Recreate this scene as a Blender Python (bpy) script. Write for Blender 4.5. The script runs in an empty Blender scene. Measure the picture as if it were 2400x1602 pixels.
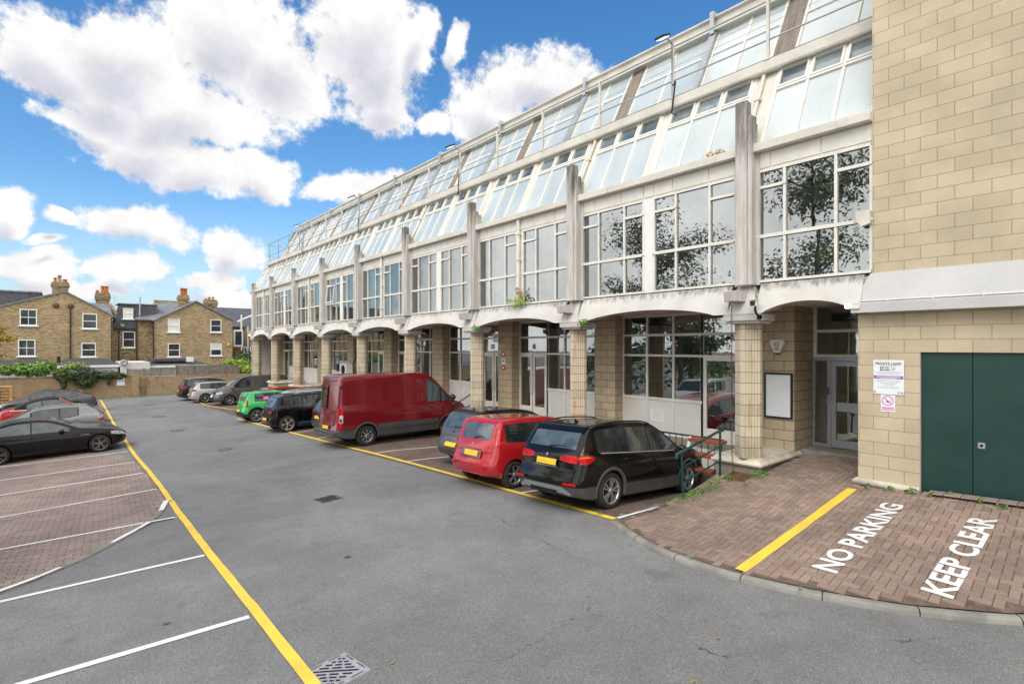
import bpy, bmesh, math, random
from mathutils import Vector, Matrix, noise as mnoise
SC = bpy.context.scene
COL = SC.collection
PI = math.pi
R = math.radians
random.seed(7)
# ------------------------------------------------------------------ camera
cd = bpy.data.cameras.new('camera')
cam = bpy.data.objects.new('camera', cd); COL.objects.link(cam)
cam.location = (0, 0, 3.2)
cam.rotation_euler = (R(90), 0, -R(40.22))
cd.sensor_width = 36; cd.lens = 36 * 1252 / 2400
cd.shift_y = 11 / 2400
cd.clip_start = .1; cd.clip_end = 2000
SC.camera = cam
# ------------------------------------------------------------------ exposure
SC.view_settings.view_transform = 'Standard'
SC.view_settings.look = 'None'
SC.view_settings.exposure = 0.95
SC.view_settings.gamma = 1
SC.cycles.use_denoising = True
SC.cycles.max_bounces = 8
SC.cycles.transparent_max_bounces = 16
SC.cycles.caustics_reflective = False
SC.cycles.caustics_refractive = False
SC.cycles.sample_clamp_indirect = 6
# ------------------------------------------------------------------ sun: thin high cloud, very soft
sd = bpy.data.lights.new('sun', 'SUN'); sd.energy = 1.0; sd.angle = R(35); sd.color = (1, .95, .86)
sun = bpy.data.objects.new('sun', sd); COL.objects.link(sun)
SUN_AZ = R(-118); SUN_EL = R(48)          # azimuth from +Y towards +X
sv = Vector((math.sin(SUN_AZ) * math.cos(SUN_EL), math.cos(SUN_AZ) * math.cos(SUN_EL), math.sin(SUN_EL)))
sun.rotation_euler = sv.to_track_quat('Z', 'Y').to_euler()
sun.location = (-20, -20, 40)

class NT:
    """small helper round a node tree"""
    def __init__(s, nt): s.t = nt; s.n = nt.nodes; s.l = nt.links
    def new(s, typ, **kw):
        n = s.n.new(typ)
        for k, v in kw.items(): setattr(n, k, v)
        return n
    def put(s, sock, v):
        if isinstance(v, bpy.types.NodeSocket): s.l.new(v, sock)
        elif v is not None: sock.default_value = v
    def math(s, op, a, b=None, c=None, clamp=False):
        n = s.new('ShaderNodeMath', operation=op, use_clamp=clamp)
        for i, v in enumerate((a, b, c)):
            if v is not None: s.put(n.inputs[i], v)
        return n.outputs[0]
    def vmath(s, op, a, b=None, c=None):
        n = s.new('ShaderNodeVectorMath', operation=op)
        for i, v in enumerate((a, b, c)):
            if v is not None: s.put(n.inputs[i], v)
        return n.outputs['Value'] if op in ('LENGTH', 'DISTANCE', 'DOT_PRODUCT') else n.outputs[0]
    def mix(s, f, a, b, mode='MIX'):
        n = s.new('ShaderNodeMix', data_type='RGBA', blend_type=mode)
        s.put(n.inputs[0], f); s.put(n.inputs[6], a); s.put(n.inputs[7], b)
        return n.outputs[2]
    def smooth(s, v, a, b, lo=0., hi=1.):
        n = s.new('ShaderNodeMapRange', interpolation_type='SMOOTHSTEP')
        s.put(n.inputs[0], v)
        for i, x in enumerate((a, b, lo, hi)): s.put(n.inputs[i + 1], x)
        return n.outputs[0]
    def noise(s, vec, scale, detail=2, rough=.5, dist=0):
        n = s.new('ShaderNodeTexNoise')
        if vec is not None: s.l.new(vec, n.inputs['Vector'])
        n.inputs['Scale'].default_value = scale; n.inputs['Detail'].default_value = detail
        n.inputs['Roughness'].default_value = rough; n.inputs['Distortion'].default_value = dist
        return n.outputs[0]
    def sep(s, v):
        n = s.new('ShaderNodeSeparateXYZ'); s.l.new(v, n.inputs[0]); return n.outputs
    def comb(s, x, y, z):
        n = s.new('ShaderNodeCombineXYZ')
        for i, v in enumerate((x, y, z)): s.put(n.inputs[i], v)
        return n.outputs[0]
def c4(c): return (c[0], c[1], c[2], 1)

# ------------------------------------------------------------------ world: Nishita sky with cumulus clouds in sky directions
W = bpy.data.worlds.new('World'); SC.world = W; W.use_nodes = True
def build_world():
    t = NT(W.node_tree); t.n.clear()
    out = t.new('ShaderNodeOutputWorld'); bg = t.new('ShaderNodeBackground'); t.l.new(bg.outputs[0], out.inputs[0])
    bg.inputs['Strength'].default_value = .1
    sky = t.new('ShaderNodeTexSky', sky_type='NISHITA', sun_disc=False)
    sky.sun_elevation = SUN_EL; sky.sun_rotation = SUN_AZ
    sky.air_density = 1.0; sky.dust_density = .6; sky.ozone_density = 1.6
    tc = t.new('ShaderNodeTexCoord'); d = tc.outputs['Generated']
    s = t.sep(d)
    az = t.math('ARCTAN2', s[0], s[1]); el = t.math('ARCSINE', s[2])
    # cloud masses: azimuth, elevation, half extents (radians)
    B = [(-.004,.392,.061,.047),(.082,.405,.081,.063),(.211,.464,.102,.086),(.291,.437,.075,.082),(.05,.36,.077,.039),(.156,.351,.119,.042),
         (.435,.494,.114,.102),(.466,.421,.058,.056),(.529,.515,.04,.048),(.099,.30,.09,.04),(.18,.278,.115,.036),(.025,.322,.06,.019),
         (.27,.278,.054,.03),(.093,.182,.07,.034),(.224,.154,.045,.042),(-.055,.186,.03,.032),(.006,.176,.022,.011),(-.036,.112,.062,.026),
         (.082,.116,.046,.021),(.186,.10,.06,.02),(.443,.284,.072,.033),(.368,.274,.033,.023),(.755,.461,.138,.051),(.658,.404,.065,.057),
         (.561,.394,.036,.024),(.609,.508,.024,.033),(-.01,.145,.03,.010),(.237,.076,.078,.018),(.02,.085,.074,.016)]
    n1 = t.noise(d, 7, 3, .55); n2 = t.noise(d, 22, 6, .62); n3 = t.noise(t.vmath('ADD', d, (3.1, 1.7, .4)), 9, 3, .5)
    def field(dx, dy):
        a = t.math('ADD', az, t.math('MULTIPLY', t.math('SUBTRACT', n1, .5), .10))
        e = t.math('ADD', el, t.math('MULTIPLY', t.math('SUBTRACT', n3, .5), .08))
        v = t.comb(t.math('ADD', a, dx), t.math('ADD', e, dy), 0.)
        acc = None
        for b in B:
            k_ = .80 if b[1] > .25 and b[0] < .35 else .90
            q = t.vmath('LENGTH', t.vmath('MULTIPLY', t.vmath('SUBTRACT', v, (b[0], b[1], 0)), (k_ / b[2], k_ / b[3], 0)))
            q = t.math('SUBTRACT', 1., q)
            acc = q if acc is None else t.math('SMOOTH_MAX', acc, q, .10)
        return acc
    f0 = field(0, 0); f1 = field(.012, .030)
    n4 = t.noise(d, 70, 5, .65)
    nn = t.math('ADD', t.math('MULTIPLY', t.math('SUBTRACT', n2, .5), 1.1), t.math('MULTIPLY', t.math('SUBTRACT', n4, .5), .55))
    dens = t.math('ADD', t.math('MAXIMUM', f0, -.75), nn)
    # outside the view the cloud closes to an overcast, brightened to add ambient light
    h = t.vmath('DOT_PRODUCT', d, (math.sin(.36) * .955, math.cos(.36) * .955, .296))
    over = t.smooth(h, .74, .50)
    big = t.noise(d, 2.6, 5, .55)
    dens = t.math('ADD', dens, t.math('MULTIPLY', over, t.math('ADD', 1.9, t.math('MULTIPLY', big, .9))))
    a = t.smooth(dens, -.04, .34)
    # underside: more cloud above the point than at it
    sh = t.math('ADD', t.math('MULTIPLY', f1, 1.25), t.math('MULTIPLY', t.math('SUBTRACT', n3, .5), .7))
    shade = t.smooth(sh, .30, 1.25)
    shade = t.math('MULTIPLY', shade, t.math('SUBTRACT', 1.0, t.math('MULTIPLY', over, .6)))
    puff = t.smooth(t.math('ADD', t.math('MULTIPLY', n2, .7), t.math('MULTIPLY', n4, .3)), .3, .7, .87, 1.05)
    lit = t.mix(shade, (5.5, 5.45, 5.4, 1), (3.6, 3.65, 4.1, 1))
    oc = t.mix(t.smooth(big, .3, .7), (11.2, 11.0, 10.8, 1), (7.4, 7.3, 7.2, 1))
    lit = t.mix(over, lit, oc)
    lit = t.vmath('SCALE', lit, None); t.put(lit.node.inputs['Scale'], puff)
    hs = t.new('ShaderNodeHueSaturation'); t.l.new(sky.outputs[0], hs.inputs['Color'])
    hs.inputs['Saturation'].default_value = 1.32; hs.inputs['Value'].default_value = .98
    base = t.mix(t.smooth(el, .26, -.02, 0, .85), hs.outputs[0], (2.7, 3.7, 4.45, 1))
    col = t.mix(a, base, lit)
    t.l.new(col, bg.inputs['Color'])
build_world()

# ------------------------------------------------------------------ materials
MATS = {}
def new_mat(name):
    m = bpy.data.materials.new(name); m.use_nodes = True
    t = NT(m.node_tree); p = t.n['Principled BSDF']
    MATS[name] = m
    return m, t, p
def pos(t): return t.new('ShaderNodeNewGeometry').outputs['Position']
def objc(t): return t.new('ShaderNodeTexCoord').outputs['Object']
def bump(t, p, h, strength=.3, dist=.01):
    b = t.new('ShaderNodeBump'); b.inputs['Strength'].default_value = strength; b.inputs['Distance'].default_value = dist
    t.l.new(h, b.inputs['Height']); t.l.new(b.outputs[0], p.inputs['Normal'])
def M(name, c, rough=.5, metal=0., var=.12, scale=3., coat=0., bmp=0., bscale=60., spec=None, fine=.0, fscale=200., c2=None):
    """general paint/stone/metal with two scales of unevenness"""
    if name in MATS: return MATS[name]
    m, t, p = new_mat(name)
    v = objc(t)
    n = t.noise(v, scale, 4, .6)
    lo = tuple(x * (1 - var) for x in c); hi = tuple(min(1, x * (1 + var)) for x in c)
    if c2: lo, hi = c, c2
    col = t.mix(t.smooth(n, .3, .7), c4(lo), c4(hi))
    if fine:
        f = t.noise(v, fscale, 2, .6)
        col = t.mix(t.smooth(f, .3, .7), t.mix(1., col, (1 - fine,) * 3 + (1,), 'MULTIPLY'), t.mix(1., col, (1 + fine,) * 3 + (1,), 'MULTIPLY'))
    t.l.new(col, p.inputs['Base Color'])
    rr = t.smooth(t.noise(v, scale * 2.3, 3), .3, .7, max(0, rough - .06), min(1, rough + .06)); t.l.new(rr, p.inputs['Roughness'])
    p.inputs['Metallic'].default_value = metal
    if coat: p.inputs['Coat Weight'].default_value = coat; p.inputs['Coat Roughness'].default_value = .03
    if spec is not None: p.inputs['Specular IOR Level'].default_value = spec
    if bmp: bump(t, p, t.noise(v, bscale, 4, .6), bmp, .01)
    return m
def wallvec(t):
    """metric (u, v) on a vertical wall, chosen by which way the face looks"""
    g = t.new('ShaderNodeNewGeometry'); s = t.sep(g.outputs['Position']); nn = t.sep(g.outputs['Normal'])
    ax = t.math('GREATER_THAN', t.math('ABSOLUTE', nn[0]), t.math('ABSOLUTE', nn[1]))
    u = t.math('ADD', t.math('MULTIPLY', s[1], ax), t.math('MULTIPLY', s[0], t.math('SUBTRACT', 1., ax)))
    return u, s[2]
def brickwork(name, ca, cb, cm, bw, bh, mort, u0=0., v0=0., rough=.85, soot=0., bmp=.5, cc=None):
    m, t, p = new_mat(name)
    u, v = wallvec(t)
    vec = t.comb(t.math('SUBTRACT', u, u0), t.math('SUBTRACT', v, v0), 0.)
    b = t.new('ShaderNodeTexBrick', offset=.5, squash=1.)
    t.l.new(vec, b.inputs['Vector'])
    for k, x in (('Color1', c4(ca)), ('Color2', c4(cb)), ('Mortar', c4(cm))): b.inputs[k].default_value = x
    for k, x in (('Scale', 1.), ('Mortar Size', mort), ('Mortar Smooth', .1), ('Bias', 0.), ('Brick Width', bw), ('Row Height', bh)): b.inputs[k].default_value = x
    col = b.outputs['Color']
    P = pos(t)
    n = t.noise(P, 1.1, 5, .6)
    col = t.mix(1., col, t.mix(t.smooth(n, .3, .7), (.88, .88, .88, 1), (1.08, 1.07, 1.05, 1)), 'MULTIPLY')
    f = t.noise(P, 70, 3, .7)
    col = t.mix(1., col, t.mix(t.smooth(f, .3, .7), (.93, .93, .93, 1), (1.05, 1.05, 1.05, 1)), 'MULTIPLY')
    if cc:
        # odd bricks of another colour
        cell = t.new('ShaderNodeTexWhiteNoise', noise_dimensions='2D')
        row = t.math('FLOOR', t.math('DIVIDE', t.math('SUBTRACT', v, v0), bh))
        cx = t.math('FLOOR', t.math('ADD', t.math('DIVIDE', t.math('SUBTRACT', u, u0), bw), t.math('MULTIPLY', t.math('MODULO', row, 2.), .5)))
        t.l.new(t.comb(cx, row, 0.), cell.inputs['Vector'])
        col = t.mix(t.math('MULTIPLY', t.math('GREATER_THAN', cell.outputs[0], .72), t.math('SUBTRACT', 1., b.outputs['Fac'])), col, c4(cc))
    if soot:
        s2 = t.noise(t.vmath('MULTIPLY', P, (1.6, 1.6, .5)), 1., 5, .65)
        col = t.mix(t.math('MULTIPLY', t.smooth(s2, .52, .75), soot), col, (.05, .045, .035, 1))
    t.l.new(col, p.inputs['Base Color']); p.inputs['Roughness'].default_value = rough
    h = t.math('ADD', t.math('MULTIPLY', t.math('SUBTRACT', 1., b.outputs['Fac']), 1.), t.math('MULTIPLY', f, .25))
    bump(t, p, h, bmp, .008)
    return m
def glass(name, tint=(.8, .85, .85), ior=1.6, base=.0):
    m, t, p = new_mat(name); t.n.remove(p)
    out = t.n['Material Output']
    tr = t.new('ShaderNodeBsdfTransparent'); tr.inputs[0].default_value = c4(tint)
    gl = t.new('ShaderNodeBsdfGlossy'); gl.inputs['Roughness'].default_value = .012; gl.inputs[0].default_value = (.9, .95, .96, 1)
    fr = t.new('ShaderNodeFresnel'); fr.inputs[0].default_value = ior
    # panes are never dead flat
    b = t.new('ShaderNodeBump'); b.inputs['Strength'].default_value = .05; b.inputs['Distance'].default_value = .02
    t.l.new(t.noise(pos(t), 1.7, 2), b.inputs['Height']); t.l.new(b.outputs[0], gl.inputs['Normal'])
    mx = t.new('ShaderNodeMixShader'); t.l.new(t.math('ADD', t.math('MULTIPLY', fr.outputs[0], 1.25), base, clamp=True), mx.inputs[0]); t.l.new(tr.outputs[0], mx.inputs[1]); t.l.new(gl.outputs[0], mx.inputs[2])
    t.l.new(mx.outputs[0], out.inputs[0])
    return m
def ground_mats():
    m, t, p = new_mat('asphalt')
    P = pos(t)
    big = t.noise(P, .33, 4, .6, .6); mid = t.noise(P, 1.9, 5, .7); fine = t.noise(P, 75, 4, .8); gr = t.noise(P, 28, 3, .75)
    vo = t.new('ShaderNodeTexVoronoi', feature='F1'); t.l.new(P, vo.inputs['Vector']); vo.inputs['Scale'].default_value = 105
    col = t.mix(t.smooth(big, .25, .75), (.160, .161, .163, 1), (.228, .229, .231, 1))
    col = t.mix(1., col, t.mix(t.smooth(mid, .3, .7), (.92, .92, .92, 1), (1.07, 1.07, 1.07, 1)), 'MULTIPLY')
    col = t.mix(1., col, t.mix(t.smooth(gr, .3, .7), (.88, .88, .88, 1), (1.10, 1.10, 1.10, 1)), 'MULTIPLY')
    col = t.mix(1., col, t.mix(t.smooth(fine, .32, .68), (.60, .60, .60, 1), (1.36, 1.36, 1.36, 1)), 'MULTIPLY')
    st = t.new('ShaderNodeTexWhiteNoise'); t.l.new(vo.outputs['Color'], st.inputs['Vector'])
    col = t.mix(t.math('MULTIPLY', t.math('GREATER_THAN', st.outputs[0], .972), t.math('LESS_THAN', vo.outputs['Distance'], .45)), col, (.38, .375, .36, 1))
    # oil drips, hairline cracks, old patch edges
    oil = t.noise(t.vmath('ADD', P, (7, 3, 0)), .9, 3, .6)
    col = t.mix(t.math('MULTIPLY', t.smooth(oil, .64, .76), .35), col, (.08, .08, .082, 1))
    dv = t.new('ShaderNodeTexVoronoi', feature='F1'); t.l.new(P, dv.inputs['Vector']); dv.inputs['Scale'].default_value = .8
    ds = t.new('ShaderNodeTexWhiteNoise'); t.l.new(dv.outputs['Color'], ds.inputs['Vector'])
    col = t.mix(t.math('MULTIPLY', t.math('GREATER_THAN', ds.outputs[0], .72), t.smooth(dv.outputs['Distance'], .06, .03)), col, (.05, .05, .052, 1))
    cv = t.new('ShaderNodeTexVoronoi', feature='DISTANCE_TO_EDGE'); wv = t.vmath('ADD', P, t.vmath('MULTIPLY', t.comb(mid, gr, 0.), (.5, .25, 0))); t.l.new(wv, cv.inputs['Vector']); cv.inputs['Scale'].default_value = .17
    col = t.mix(t.math('MULTIPLY', t.smooth(cv.outputs['Distance'], .0022, .0008), t.smooth(mid, .5, .62)), col, (.05, .05, .05, 1))
    t.l.new(col, p.inputs['Base Color'])
    p.inputs['Specular IOR Level'].default_value = .3
    t.l.new(t.smooth(big, .3, .7, .72, .9), p.inputs['Roughness'])
    bump(t, p, fine, .55, .006)
    def paver(name, a, b):
        m, t, p = new_mat(name)
        g = t.new('ShaderNodeNewGeometry'); P = g.outputs['Position']
        col = t.mix(g.outputs['Random Per Island'], c4(a), c4(b))
        n = t.noise(P, .9, 4, .6)
        col = t.mix(1., col, t.mix(t.smooth(n, .3, .7), (.8, .8, .8, 1), (1.12, 1.1, 1.08, 1)), 'MULTIPLY')
        f = t.noise(P, 120, 3, .75)
        col = t.mix(1., col, t.mix(t.smooth(f, .3, .7), (.72, .72, .72, 1), (1.25, 1.25, 1.25, 1)), 'MULTIPLY')
        sp = t.noise(t.vmath('ADD', P, (9, 2, 5)), 55, 2, .5)
        col = t.mix(t.smooth(sp, .69, .74), col, (.42, .37, .33, 1))
        t.l.new(col, p.inputs['Base Color']); p.inputs['Roughness'].default_value = .85
        bump(t, p, f, .4, .004)
    paver('paver_brown', (.225, .162, .133), (.305, .232, .195))
    paver('paver_red', (.25, .187, .165), (.325, .252, .225))
    M('ramp_bedding', (.125, .088, .070), .95, var=.3, scale=8, fine=.2, fscale=60)
    M('paver_joint', (.045, .037, .03), .95, var=.4, scale=6, c2=(.09, .075, .055))
    # bay paving further off: pattern in the material only
    m, t, p = new_mat('paver_field')
    P = pos(t)
    b = t.new('ShaderNodeTexBrick', offset=.5); t.l.new(P, b.inputs['Vector'])
    for k, x in (('Color1', (.135, .094, .074, 1)), ('Color2', (.19, .14, .115, 1)), ('Mortar', (.05, .04, .03, 1))): b.inputs[k].default_value = x
    for k, x in (('Scale', 1.), ('Mortar Size', .006), ('Brick Width', .2), ('Row Height', .1)): b.inputs[k].default_value = x
    n = t.noise(P, .8, 5, .65)
    col = t.mix(1., b.outputs['Color'], t.mix(t.smooth(n, .3, .7), (.72, .72, .72, 1), (1.1, 1.08, 1.05, 1)), 'MULTIPLY')
    t.l.new(col, p.inputs['Base Color']); p.inputs['Roughness'].default_value = .85
    bump(t, p, b.outputs['Fac'], -.4, .005)
    def paint(name, c, wear):
        m, t, p = new_mat(name)
        P = pos(t); n = t.noise(P, 60, 4, .7); n2 = t.noise(P, 2.2, 4, .6)
        k = t.smooth(t.math('ADD', n, t.math('MULTIPLY', n2, .5)), wear, wear + .14)
        col = t.mix(t.smooth(n2, .3, .7), c4(tuple(x * .85 for x in c)), c4(c))
        col = t.mix(k, (.17, .165, .16, 1), col)
        t.l.new(col, p.inputs['Base Color']); p.inputs['Roughness'].default_value = .65
        bump(t, p, n, .3, .003)
    paint('yellow_paint', (.88, .60, .07), .50)
    paint('white_paint', (.80, .82, .82), .46)
    paint('white_paint_solid', (.82, .83, .83), .47)
    M('kerb_stone', (.235, .23, .21), .9, var=.25, scale=2.2, fine=.2, fscale=150, bmp=.3, bscale=90)
ground_mats()
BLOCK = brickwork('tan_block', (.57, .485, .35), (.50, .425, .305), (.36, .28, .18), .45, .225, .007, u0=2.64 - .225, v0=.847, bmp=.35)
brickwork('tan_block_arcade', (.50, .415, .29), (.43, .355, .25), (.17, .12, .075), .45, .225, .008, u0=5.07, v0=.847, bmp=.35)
brickwork('stock_brick', (.47, .355, .195), (.34, .25, .135), (.33, .27, .18), .235, .085, .010, soot=.28, cc=(.25, .165, .085))
brickwork('dark_stock_brick', (.40, .30, .16), (.28, .20, .105), (.27, .21, .14), .235, .085, .009, soot=.4, cc=(.15, .09, .045))
brickwork('wall_brick', (.44, .31, .165), (.30, .205, .11), (.33, .27, .19), .235, .085, .012, soot=.6, cc=(.36, .20, .10), bmp=.8)
def concrete_mats():
    # white painted concrete with grime running down from its top edge
    m, t, p = new_mat('stained_concrete')
    P = pos(t); s = t.sep(P)
    n = t.noise(P, 1.2, 5, .6)
    col = t.mix(t.smooth(n, .3, .7), (.52, .505, .475, 1), (.62, .605, .575, 1))
    st = t.noise(t.vmath('MULTIPLY', P, (5., 5., .7)), 2.2, 5, .7); st2 = t.noise(P, .7, 3, .6)
    top = t.smooth(s[2], 4.15, 4.50)
    k = t.math('MULTIPLY', t.smooth(t.math('ADD', t.math('MULTIPLY', st, .75), t.math('ADD', t.math('MULTIPLY', top, .32), t.math('MULTIPLY', st2, .2))), .62, .93), .82)
    col = t.mix(k, col, (.085, .08, .07, 1))
    t.l.new(col, p.inputs['Base Color']); p.inputs['Roughness'].default_value = .8
    bump(t, p, t.noise(P, 60, 4, .6), .2, .006)
    m, t, p = new_mat('weathered_fin')
    P = pos(t); s = t.sep(P)
    n = t.noise(t.vmath('MULTIPLY', P, (6., 6., .8)), 1.6, 5, .65)
    col = t.mix(t.smooth(n, .3, .72), (.60, .58, .55, 1), (.44, .42, .39, 1))
    k = t.smooth(t.math('ADD', s[2], t.math('MULTIPLY', n, 1.6)), 7.6, 9.0)
    col = t.mix(k, col, t.mix(t.smooth(n, .35, .65), (.27, .25, .22, 1), (.12, .11, .10, 1)))
    t.l.new(col, p.inputs['Base Color']); p.inputs['Roughness'].default_value = .88
    bump(t, p, t.noise(P, 50, 4, .6), .25, .008)
    m, t, p = new_mat('column_block')
    P = pos(t); s = t.sep(P)
    fr = t.math('FRACT', t.math('DIVIDE', t.math('SUBTRACT', s[2], .86), .225))
    jt = t.math('LESS_THAN', fr, .05)
    row = t.new('ShaderNodeTexWhiteNoise', noise_dimensions='1D'); t.l.new(t.math('FLOOR', t.math('DIVIDE', t.math('SUBTRACT', s[2], .86), .225)), row.inputs['W'])
    col = t.mix(row.outputs[0], (.51, .44, .325, 1), (.62, .545, .42, 1))
    n = t.noise(t.vmath('MULTIPLY', P, (7., 7., .9)), 1.5, 5, .65)
    col = t.mix(t.math('MULTIPLY', t.smooth(n, .5, .78), .7), col, (.26, .15, .07, 1))
    foot = t.math('MULTIPLY', t.smooth(s[2], 1.35, .9), t.smooth(n, .3, .6))
    col = t.mix(t.math('MULTIPLY', foot, .5), col, (.13, .11, .08, 1))
    col = t.mix(jt, col, (.10, .065, .035, 1))
    t.l.new(col, p.inputs['Base Color']); p.inputs['Roughness'].default_value = .85
    bump(t, p, t.math('ADD', t.math('SUBTRACT', 1., jt), t.math('MULTIPLY', t.noise(P, 90, 3, .6), .2)), .5, .008)
    # slatted timber vents on the upper slope
    m, t, p = new_mat('grey_brown_slats')
    P = pos(t); s = t.sep(P)
    fr = t.math('FRACT', t.math('DIVIDE', s[1], .045))
    n = t.noise(t.vmath('MULTIPLY', P, (1, 14, 1)), 1.3, 4, .6)
    col = t.mix(t.smooth(n, .3, .7), (.20, .165, .13, 1), (.33, .285, .235, 1))
    col = t.mix(t.math('LESS_THAN', fr, .22), col, (.07, .055, .045, 1))
    t.l.new(col, p.inputs['Base Color']); p.inputs['Roughness'].default_value = .8
    # sloping glass with pale sky reflection and lit ceilings put into its colour
    m, t, p = new_mat('sky_tinted_glass')
    P = pos(t)
    n = t.noise(P, .55, 3, .5); n2 = t.noise(t.vmath('MULTIPLY', P, (3, 3, .6)), 2., 4, .6)
    col = t.mix(t.smooth(n, .3, .7), (.44, .515, .535, 1), (.54, .60, .61, 1))
    col = t.mix(t.math('MULTIPLY', t.smooth(n2, .5, .8), .35), col, (.36, .40, .40, 1))
    isl = t.new('ShaderNodeNewGeometry').outputs['Random Per Island']
    col = t.mix(1., col, t.mix(isl, (.80, .82, .83, 1), (1.10, 1.08, 1.06, 1)), 'MULTIPLY')
    t.l.new(col, p.inputs['Base Color']); p.inputs['Roughness'].default_value = .35
    p.inputs['Coat Weight'].default_value = 1.; p.inputs['Coat Roughness'].default_value = .02; p.inputs['Coat IOR'].default_value = 1.6
    m, t, p = new_mat('vent_glass')
    n = t.noise(pos(t), 1.1, 3, .5)
    t.l.new(t.mix(t.smooth(n, .35, .65), (.07, .095, .105, 1), (.22, .27, .285, 1)), p.inputs['Base Color']); p.inputs['Roughness'].default_value = .15
    p.inputs['Coat Weight'].default_value = 1.; p.inputs['Coat Roughness'].default_value = .02; p.inputs['Coat IOR'].default_value = 1.6
concrete_mats()
glass('window_glass', (.74, .80, .80), 1.9, .21)
glass('shop_glass', (.66, .74, .70), 1.75, .20)
M('cream_frame', (.74, .72, .66), .45, var=.07, scale=2.5, fine=.05, fscale=60)
M('white_panel', (.68, .68, .645), .5, var=.06, scale=1.2, fine=.04, fscale=40)
M('white_frame', (.78, .79, .78), .4, var=.05)
M('dirty_cream', (.63, .605, .54), .5, var=.10, scale=1.4, fine=.05, fscale=30)
M('band_concrete', (.53, .53, .52), .75, var=.07, scale=.9, fine=.03, fscale=30, bmp=.1)
M('lead_flashing', (.22, .22, .235), .55, var=.3, scale=3)
M('galvanised', (.45, .47, .49), .45, .6, var=.12)
M('soffit', (.66, .63, .58), .8, var=.1)
M('plinth_stone', (.56, .52, .43), .8, var=.2, scale=3, fine=.1, bmp=.25)
M('slab_concrete', (.27, .24, .20), .9, var=.2, scale=3, fine=.1)
M('room_wall', (.78, .79, .76), .9, var=.05)
M('room_floor', (.35, .34, .33), .8, var=.1)
M('grey_aluminium', (.36, .39, .44), .4, .5, var=.06)
M('green_door', (.008, .044, .038), .38, var=.12, scale=1.6, fine=.05, fscale=50)
M('green_rail', (.005, .048, .042), .35, var=.15)
M('navy_rail', (.018, .022, .045), .4, var=.2)
M('black_plastic', (.012, .012, .013), .45, var=.2)
M('matt_black', (.006, .006, .006), .9, var=.2)
M('white_plastic', (.72, .72, .70), .35, var=.04)
M('sign_white', (.78, .83, .86), .35, var=.02)
M('ink', (.045, .045, .07), .6, var=.05)
M('grey_ink', (.42, .45, .48), .6, var=.02)
M('purple_ink', (.30, .07, .36), .5, var=.03)
M('pink_ink', (.68, .20, .46), .5, var=.03)
M('slate', (.075, .08, .09), .6, var=.3, scale=3, fine=.15, fscale=25)
M('slate_light', (.17, .18, .195), .6, var=.2, scale=2, fine=.12, fscale=25)
M('felt_roof', (.055, .058, .065), .85, var=.25, scale=1.5)
M('terracotta', (.46, .13, .05), .75, var=.2, scale=4)
M('stone_trim', (.36, .31, .23), .9, var=.3, scale=4)
M('house_white', (.78, .79, .79), .5, var=.04)
M('house_glass', (.035, .04, .045), .05, var=.3, scale=1.2)
M('render_wall', (.62, .62, .60), .8, var=.08, scale=1.5)
M('fence_timber', (.20, .175, .145), .9, var=.3, scale=4, fine=.15, fscale=40)
M('pallet_timber', (.52, .31, .13), .8, var=.25, scale=5)
M('red_timber', (.27, .065, .03), .5, var=.15, scale=4)
M('orange_plastic', (.85, .16, .03), .4, var=.05)
M('rust', (.12, .06, .035), .9, var=.3, scale=10)
M('lamp_glow', (.9, .9, .9), .3)
M('iron', (.10, .10, .105), .6, .6, var=.25, scale=8)
M('worn_cover', (.115, .115, .116), .75, .1, var=.2, scale=5, fine=.2, fscale=40)
M('pit', (.004, .004, .004), 1., var=.1)
M('grate_paint', (.36, .35, .40), .55, .2, var=.12, scale=8)
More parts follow.
